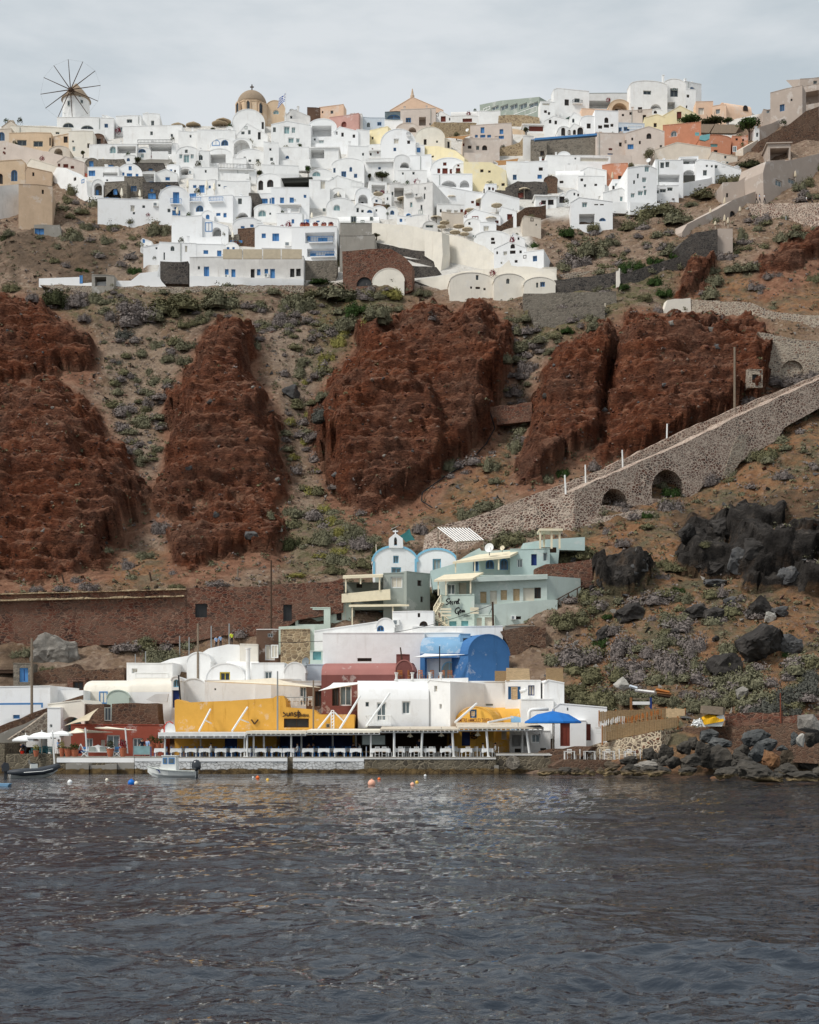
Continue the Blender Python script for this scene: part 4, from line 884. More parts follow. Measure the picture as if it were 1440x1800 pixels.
TOWN_ROWS3='''
# --- ridge, east
H3|-30 358 50 470|f|white||h:-10,400,5,415;h:10,410,22,425;w:-20,362,20,375|white house at the left of the white tower house, pale pergola on top
H3|40 288 228 450|g|white|k=.05 ap=.1|h:98,343,121,376;n:150,338,178,363;l:138,352,190,366;J:45,300,60,320|white tower house on the ridge with black balcony
H3|195 310 452 410|f|aged|rm=greyshutter im=aged rd=3|O:215,350,340,392;n:255,372,275,390;n:290,370,310,388|grey-white house with a long grey pergola band and furnished terrace
H3|330 345 450 450|v|ochre|k=.4|A:348,362,430,406;h:375,375,405,406|ochre vaulted arch on the ridge
H3|188 396 345 460|f|peach|||low peach wall left of the ochre arch
H3|380 400 560 470|f|mauve||h:485,385,507,412;h:510,425,528,466;h:400,420,412,432;h:440,410,455,425|mauve-beige house with dark doors beside the ochre arch
H3|445 246 640 450|v|white|k=.12|n:513,297,555,318;A:550,368,610,410;J:618,210,628,260;h:575,378,590,398|large white mansion, left half, with rounded attic and tall chimney
H3|615 236 738 440|v|white|k=.30|n:655,285,697,330;n^:662,283,692,296;O:628,358,680,395|large white mansion, middle bay, with barrel gable and big grey window
H3|730 256 820 400|f|white|dY=2|k^:755,278,790,322;h:742,318,756,334|large white mansion, right wing, with an open arched corner
H3|708 290 790 420|f|white||h:742,318,756,334;h:728,375,746,390|white annex stepping out in front of the mansion's right wing
P3|stair_wall,stair|white|dep=1.5|625,420 680,360 690,370 690,420||white outside stair below the mansion
H3|550 394 624 450|v|white|k=.4|h^:568,402,586,434|little white bell arch below the mansion
H3|618 378 796 480|g|yellow|k=.28 ap=.5|R:690,408,715,449|yellow gabled house with a dark red door
H3|518 424 630 510|g|yellow|k=.15 ap=.6|h:568,468,584,490;r:572,502,588,520|yellow cube left of the gabled one
H3|790 356 882 470|f|peach||w:804,388,833,423|peach house with one pale shuttered window
H3|876 375 950 470|f|peach|dY=-1|e:895,395,918,420;J:925,358,932,378|peach house with a white framed window and chimney
H3|942 358 1086 440|s|peach|rise=3 dY=2|h^:1040,375,1065,405|peach barrel-roofed house at the end of the ridge
P3|canopy,canopy|canvaswhite|dep=.4|935,440 985,395 1030,382 1100,420 1060,425 985,430||white sail canopy in front of the peach barrel house
H3|185 430 268 540|v|bright|k=.2|h:215,470,236,497|bright white vault with one dark window below the peach wall
H3|258 402 382 540|f|bright||h^:308,438,330,468;h:275,480,297,498;h:305,475,333,493;h:340,472,356,488|bright white house with a round-headed window over three dark ones
H3|60 486 132 560|v|white|k=.4|h^:80,492,102,535|white bell arch with one tall opening, near the olive roof
H3|125 470 200 560|g|white|k=.35 ap=.3|h^:142,503,158,530;h^:165,490,196,530;h^:115,505,130,530|white church front with three small bell openings
H3|125 412 200 500|g|white|k=.4 ap=.3||white gable rising behind the bell arches
P3|roof_canopy,canopy|darkgreen|dep=1|0,492 128,432 130,452 0,520||olive green sloping awning on the ridge terraces
H3|-10 430 120 540|g|white|k=.2 ap=.4|h:15,450,28,470;h:45,455,58,475|white house under the olive sloping awning
P3|retaining_wall,wall|stone_grey|dep=4|-80,555 0,550 265,528 275,672 100,668 0,672 -80,665|h:33,645,55,669;r:75,640,104,666;h:125,635,150,650|broad grey stone wall with doors at its foot
P3|parapet,wall|blue|dep=.6 off=-.4 y=668|-60,548 268,522 270,532 -60,558||blue painted parapet edge along the grey stone wall
H3|268 524 440 670|f|mauve|im=mauve|h:385,570,400,592;b:325,628,352,652;r:330,600,350,612|mauve-beige house with a blue door beside grey stone wall
H3|420 488 625 680|g|mauve|k=.15 ap=.6|h^:530,522,556,552;b:430,580,462,606;h:490,562,500,580;h:450,545,460,560;h:415,560,425,575|mauve-beige house with many small openings beneath the yellow cube
H3|360 470 520 530|f|lilac||k:365,490,400,522;k:410,488,440,510;w:430,480,510,500|pale house with bright blue terrace panels, below ochre arch
P3|stair_rail,stair|tealpale|dep=.4|470,605 500,560 615,530 620,548 505,580 480,660 460,665||pale turquoise stair balustrade zigzagging down
H3|616 474 818 620|f|terracotta|dY=-1.5|e^:658,508,692,540|big terracotta house with a pale round-headed window
H3|812 532 975 640|v|terracotta|k=.12|t:786,518,808,535;t:868,578,905,594;n:850,600,862,615;h:885,610,905,628|rounded terracotta annex with turquoise balustrade
P3|balustrade,railing|tealpale|dep=.3 off=-1 y=630|812,535 865,525 862,552 840,562 812,556||turquoise balustrade on the rounded terracotta annex
H3|982 538 1066 600|f|terracotta||h:1000,548,1012,560;h:1035,552,1045,565|small terracotta block at the end under dark trees
P3|awning,awning|woodgrey|dep=3 off=-1|780,474 890,474 860,520 790,516||grey slat awning, left panel, beside big terracotta house
P3|awning,awning|woodgrey|dep=3 off=-1|893,474 1026,478 1000,522 868,520||grey slat awning, right panel, over the terracotta annex
H3|572 570 870 690|g|beige|k=.12 ap=.4|h:600,585,612,600|wide blank beige house under the big terracotta one
H3|860 620 1010 680|g|beige|k=.2 ap=.1|e:985,590,1006,622;n:940,640,952,655|beige house with a white-framed window beside the stair street
H3|0 640 340 720|f|white||n:150,650,160,660;w:180,650,330,672|white terraces with a row of benches under grey stone wall
H3|50 690 200 800|s|white|rise=2|h:72,772,92,786|white rounded roof house left of the terracotta cube
H3|180 700 320 800|g|white|k=.15 ap=.3|h:145,760,159,774;r:208,775,233,801;r:212,753,229,768;r:275,757,301,777|white house with three dark red openings
H3|296 684 432 790|f|terracotta|dY=-1|h:380,745,398,771|terracotta cube with a tall closed parasol in front
P3|canopy,canopy|canvas|dep=.4 off=-1|350,650 455,612 470,640 420,680 400,676||cream sail between beige house and terracotta cube
H3|430 690 585 930|g|bright|k=.12 ap=.7|g:520,695,546,726;g:507,755,530,781;g:513,800,526,812;g:485,825,512,850;g:517,820,531,848;g:447,838,468,861;n:480,735,490,760;n:460,770,470,790|tall bright white house with many grey windows, right part of town
H3|576 664 724 860|f|bright||n:603,675,624,706;n:630,672,651,701;O:590,740,705,780|bright white house above the charcoal awning
H3|702 648 804 770|f|bright|rd=1.6|O:712,655,796,684;n:728,657,762,682;A:720,716,788,748;n:730,730,746,748|bright white house with grey porch over an arch
H3|790 660 890 790|g|bright|k=.1 ap=.2|n:828,716,849,745;n:843,688,854,700;n:870,690,880,702|bright white house right of the porch arch
H3|862 665 1030 760|g|bright|k=.3 ap=.1|n:950,672,962,682;n:890,690,905,706;w:925,670,945,700|bright white terrace tapering into the hillside stairs
P3|awning,awning|charcoal|dep=2.5 off=-1|580,752 690,742 690,770 695,800 582,805||dark charcoal awning, left panel, over window strip
P3|awning,awning|charcoal|dep=2.5 off=-1|692,745 828,742 826,772 700,785||dark charcoal awning, right panel, under porch arch
H3|560 798 700 880|f|bright||n:567,823,596,840;n:600,816,633,834;n:640,808,668,826|bright white base with three strip windows under the charcoal awning
P3|terrace_wall,wall|bright|dep=4|690,790 860,760 1010,690 1025,700 860,790 700,870||white terrace ramp running down from the tapering terrace
H6|170 90 310 220|f|white||h:255,128,270,140;n:200,130,212,145;h:182,100,196,115|white block below the three dark red openings
H6|130 200 352 352|g|bright|k=.12 ap=.2|g:190,226,218,253;O:175,288,256,342;k^:183,318,212,342;k^:280,308,316,326;h:255,235,275,242;h:285,235,305,242|bright white house with a square porch and fan window, low on the right
H6|52 175 126 240|g|white|k=.4 ap=.5|h:70,195,98,230|small white gable with a dark door, right of dark stone kiosk
H6|105 160 180 240|v|white|k=.4|n:145,175,155,190;h:165,180,175,195|small white vault next to the dark door gable
H6|300 150 440 260|g|white|k=.2 ap=.7|g:390,195,405,220;h:350,140,362,160;h:330,225,342,240;n:420,170,428,190|white house with a lone conical chimney, low right edge of town
H6|-10 90 60 170|v|stone_brown|k=.3||brown stone vault low on the right part of town
H6|-20 190 55 245|F|white||h:0,212,40,240|white kiosk under brown stone vault
P6|garden_wall,wall|stone_tan|dep=1.5|680,185 760,150 1010,30 1020,40 880,125 770,185 700,195||rubble wall beside the stair street right of town
# --- east hotel
H3|1183 290 1352 480|f|taupe|dY=-3|k:1233,370,1258,406;n:1290,340,1300,352|taupe hotel tower with a white-framed window
H3|1260 275 1450 420|f|taupe|dY=-3 rd=3|O:1310,305,1440,372;n:1330,330,1360,370|taupe hotel upper floor with a deep open veranda
H3|1340 232 1450 300|f|taupe||n:1410,245,1430,275|taupe hotel penthouse at the top right
P3|canopy,canopy|taupe|dep=.5|1265,242 1362,236 1362,270 1300,278||taupe sail shade on the hotel roof terrace
H3|1146 398 1186 490|f|taupe||e:1163,400,1180,416|narrow taupe block with a tiny white window
P3|stair_wall,stair|taupe|dep=3|1125,490 1190,470 1300,420 1400,340 1440,330 1440,380 1370,405 1290,470 1120,570||taupe stair wall slanting up to the hotel veranda
P3|retaining_wall,wall|stone_brown|dep=4|1120,565 1290,470 1370,405 1440,380 1440,560 1300,660 1120,640|e:1305,604,1321,640|brown stone wall under the taupe hotel stair
H3|1170 572 1290 670|F|taupe|rd=3|O:1182,600,1282,665|open taupe pavilion with a flat roof slab
P3|stair_wall,stair|beige|dep=2|1040,600 1120,555 1120,580 1060,640 1040,640||beige stair street running up between terracotta and hotel
H3|1100 500 1126 560|f|white|||slim white pillar house beside dark trees
P6|house,house|taupe|dep=6|933,122 1010,118 1085,72 1150,72 1150,190 1090,200 1000,225 935,240|h:950,178,961,200;h:1048,160,1059,190;h:1066,170,1079,190|taupe stepped house with three slit windows, lower hotel
P6|house,house|taupe|dep=6|1145,70 1160,12 1260,0 1260,10 1440,-30 1470,60 1330,130 1215,200 1150,228|e:1210,110,1244,141;e:1277,103,1314,128|taupe long house with two wide windows on the right slope
P6|terrace_wall,wall|taupe|dep=3|718,385 745,342 905,262 985,215 1140,155 1142,232 1065,240 1010,332 985,372 905,368 720,416|N^:970,272,1000,360|taupe descending terrace wall with a tall dark arch
P6|retaining_wall,wall|taupe|dep=2|905,365 985,365 985,480 905,490||plain taupe buttress below the dark arch
P6|retaining_wall,wall|stone_dark|dep=3|690,470 725,430 790,385 905,370 905,505 800,540 740,540||dark lava stone wall under the taupe terraces
P6|retaining_wall,wall|stone_dark|dep=2|390,610 540,560 730,505 770,520 775,555 640,620 560,645 390,672||dark stone wall climbing beside the dark green bushes
P6|retaining_wall,wall|stone_dark|dep=2|-10,640 200,620 375,590 380,690 200,700 -10,712||dark stone wall right of the cream triple vaults
P6|retaining_wall,wall|stone_grey|dep=2|-120,708 370,695 375,770 200,776 -120,790||grey stone terrace, middle step below the dark wall
P6|retaining_wall,wall|stone_grey|dep=2|-90,790 310,772 312,840 0,860 -60,850||grey stone terrace, lowest step above the red cliffs
P6|garden_wall,wall|stone_pale|dep=1|85,605 340,570 370,572 370,592 85,625||thin rubble wall above the dark stone wall
P6|pillar,wall|cream|dep=.6 off=-1.2 y=675|372,590 388,585 392,650 385,672 372,675||cream weathered pillar between two dark stone walls
H6|-20 572 56 640|f|cream|||cream block at the end of the triple vaults
P6|retaining_wall,wall|stone_mortar|dep=3|1062,236 1440,228 1560,230 1560,350 1440,362 1250,352 1105,300||reddish stone wall carrying the upper path with walkers
'''
TOWN_ROWS4='''
H5|436 150 520 240|v|bright|k=.4|A:450,185,500,232;h:468,205,480,225|bright white vault with a shadowed arch and dark door left of the weathered house
H5|505 118 600 190|f|white|rd=1.4|O:520,135,590,180;h:540,150,552,172;b:565,152,578,168|white cube with an open loggia above the brown terrace wall
H5|520 195 575 245|g|bright|k=.3 ap=.3|k:540,212,552,226|small bright gable with a blue window on the brown terrace wall
H5|600 250 660 300|v|white|k=.5|k^:618,268,640,292|small white vault with a blue fanlight right of the brown terrace wall
H5|655 300 720 350|f|bright||b:668,312,682,330;h:695,315,706,328|bright cube with blue and dark windows at the head of the bastion
H5|300 150 380 215|v|white|k=.4|A:318,178,362,210|white vault with a low arch above the round-headed grey window
H2|590 560 660 650|f|bright||b:605,580,618,598;h:630,600,640,615|bright cube with a blue window left of the big bright vault
H2|700 645 780 720|v|bright|k=.4|A:715,678,765,712;n:735,692,745,708|bright vault with a shaded arch under the big bright vault
H2|395 655 470 720|v|bright|k=.45|k^:420,680,445,705|bright vault with a blue fanlight beside the slim chimney cube
H2|1120 790 1180 850|f|bright||h:1135,805,1148,822;r:1155,808,1166,824|bright cube with a red shutter under the yellow stepped house
H4|1060 270 1130 320|v|bright|k=.5|b^:1085,290,1105,316|bright vault with a blue arched door under the patterned railings
H4|1180 440 1260 490|v|white|k=.4|b:1195,462,1210,482;b:1225,462,1238,478|white vault with two blue windows behind the hotel awning
H1|1235 690 1300 760|v|bright|k=.5|A:1250,715,1288,752|bright vault with a deep arch beside the black-railed terrace
H1|880 690 945 760|f|bright||b:895,712,908,730;h:918,715,928,728|bright cube with a blue window above the dark stone house
H3|60 620 130 690|v|bright|k=.4|A:75,650,115,682|bright vault with a shaded arch under the broad grey stone wall
H3|350 770 430 840|f|bright||g:365,785,380,803;g:398,785,412,803;n:382,815,392,832|bright cube with two green-grey windows under the terracotta cube
H3|240 790 330 860|v|white|k=.35|h:258,815,272,840;h:295,818,308,834|white vault with two dark openings below the dark red windows
'''
HOUSES=build_rows(TOWN_ROWS4)+build_rows(TOWN_ROWS)+build_rows(TOWN_ROWS2)+build_rows(TOWN_ROWS3)
def leafmat(name,a,b):
 n=NT(name);f=n.noise(7,4,.7);g=n.noise(.7,3,.6);bm=n.bump(n.noise(9,3,.7),.8,.12)
 n.b.inputs['Subsurface Weight'].default_value=0
 return n.done(n.mix(g,n.ramp(f,[(.3,a),(.7,b)]),mul(a,.8)),.9,bm,.1)
leafmat('sageleaf',rgb(106,104,82),rgb(154,150,124));leafmat('dry',rgb(116,107,103),rgb(166,155,149));leafmat('darkleaf',rgb(60,64,42),rgb(96,96,68));leafmat('olive',rgb(98,96,70),rgb(148,142,110))
leafmat('yellowleaf',rgb(120,116,66),rgb(196,186,110));leafmat('blueleaf',rgb(88,88,82),rgb(122,122,112));leafmat('greenleaf',rgb(46,66,34),rgb(86,104,56));leafmat('redflower',rgb(110,30,44),rgb(160,50,70));leafmat('bark',rgb(74,62,52),rgb(110,96,84))
def leaf_cloud(m,mat,n,size,rnd,c=(0,0,0),r=(1,1,1),base=-.15,lump=.35):
 off=Vector((rnd.uniform(0,99),rnd.uniform(0,99),rnd.uniform(0,99)))
 vs=[];fs=[]
 for k in range(n):
  while True:
   d=Vector((rnd.gauss(0,1),rnd.gauss(0,1),rnd.gauss(.25,.9)))
   if d.length>.1:d.normalize()
   if d.z>base:break
  q=1-lump*.5+lump*mnoise.noise(d*2.3+off)*1.3+.12*mnoise.noise(d*6+off)
  rad=q*(rnd.random()**.22)
  p=Vector((d.x*rad*r[0]+c[0],d.y*rad*r[1]+c[1],d.z*rad*r[2]+c[2]))
  nn=(d+Vector((rnd.gauss(0,.6),rnd.gauss(0,.6),rnd.gauss(.3,.6)))).normalized()
  a=nn.orthogonal().normalized();b=nn.cross(a);th=rnd.uniform(0,6.28);a,b=a*math.cos(th)+b*math.sin(th),b*math.cos(th)-a*math.sin(th)
  s=size*rnd.uniform(.6,1.4);k0=len(vs)
  vs+=[p-a*s*.5,p+b*s*.45,p+a*s,p-b*s*.45];fs.append((k0,k0+1,k0+2,k0+3))
 m.add(vs,fs,mat)
PATH_ROWS='''
PG|ramp_wall,wall|stone_mortar|Yl=178 Yr=181 dep=1 sk=0|55,885 100,850 240,812 450,732 640,662 720,630 720,668 640,700 450,775 250,852 60,895||upper parapet of the long stone ramp, lower half
PG|ramp_wall,wall|stone_mortar|Yl=181 Yr=201 dep=1 sk=0|700,638 860,563 1000,498 1150,432 1440,318 1700,200 1700,250 1440,368 1150,480 1000,540 860,605 700,675||upper parapet of the long stone ramp, upper half
PG|ramp_wall,wall|stone_mortar|Yl=175.5 Yr=173.6 dep=2|45,905 55,880 110,872 280,835 400,790 580,725 580,850 480,880 280,895 90,925||front wall of the long stone ramp, lower end
PG|ramp_wall,wall|stone_mortar|Yl=173.6 Yr=198 dep=3.5 rd=3.2|580,724 640,696 860,602 1000,541 1200,441 1440,332 1700,215 1700,330 1440,402 1320,468 1290,515 1190,570 1100,640 1040,662 975,745 960,775 850,778 800,800 700,800 640,812 580,850|A:676,718,770,779;A:852,651,966,757|front wall of the long stone ramp with two dark arched vaults
PG|buttress,wall|stone_mortar|Yl=177.5 Yr=178.5 dep=2|748,800 785,690 802,667 838,664 822,720 800,815 760,815||sloping buttress between the two dark arches of the ramp
PG|buttress,wall|stone_pale|Yl=184 Yr=186 dep=1.5|1098,650 1140,560 1155,530 1192,524 1170,580 1128,640||pale sloping buttress right of the two dark arches
PG|garden_wall,wall|stone_mortar|dep=1|560,845 680,815 800,790 862,797 800,825 680,842 580,856||low stone wall below the ramp's arches
PG|ramp_wall,wall|stone_pale|dep=2|985,52 1200,63 1270,93 1330,101 1440,109 1700,130 1700,215 1440,190 1330,180 1230,160 1100,108 995,104||pale cobbled wall of the upper ramp, below the orange slope
PG|ramp_wall,wall|stone_pale|dep=2 rd=.5|1225,166 1330,186 1440,200 1700,225 1700,320 1440,302 1330,332 1268,330 1260,232|A:1306,266,1386,322|stone wall with a blind arch at the end of the red cliff
PG|ramp_wall,wall|cream|dep=1.5|888,88 906,55 988,47 992,95 940,102 900,104||short pale plastered ramp end above the red cliff
PG|garden_wall,wall|stone_red|dep=1.5 off=-1.5|272,430 430,414 432,448 292,464||low red stone wall bridging the gully between two cliffs
HG|1190 300 1242 350|f|stone_pale|cliff=.7 dep=2 fd=.5|N:1205,316,1228,346|tiny stone-framed cave door in the red cliff's right end
'''
PATHS=build_rows(PATH_ROWS)
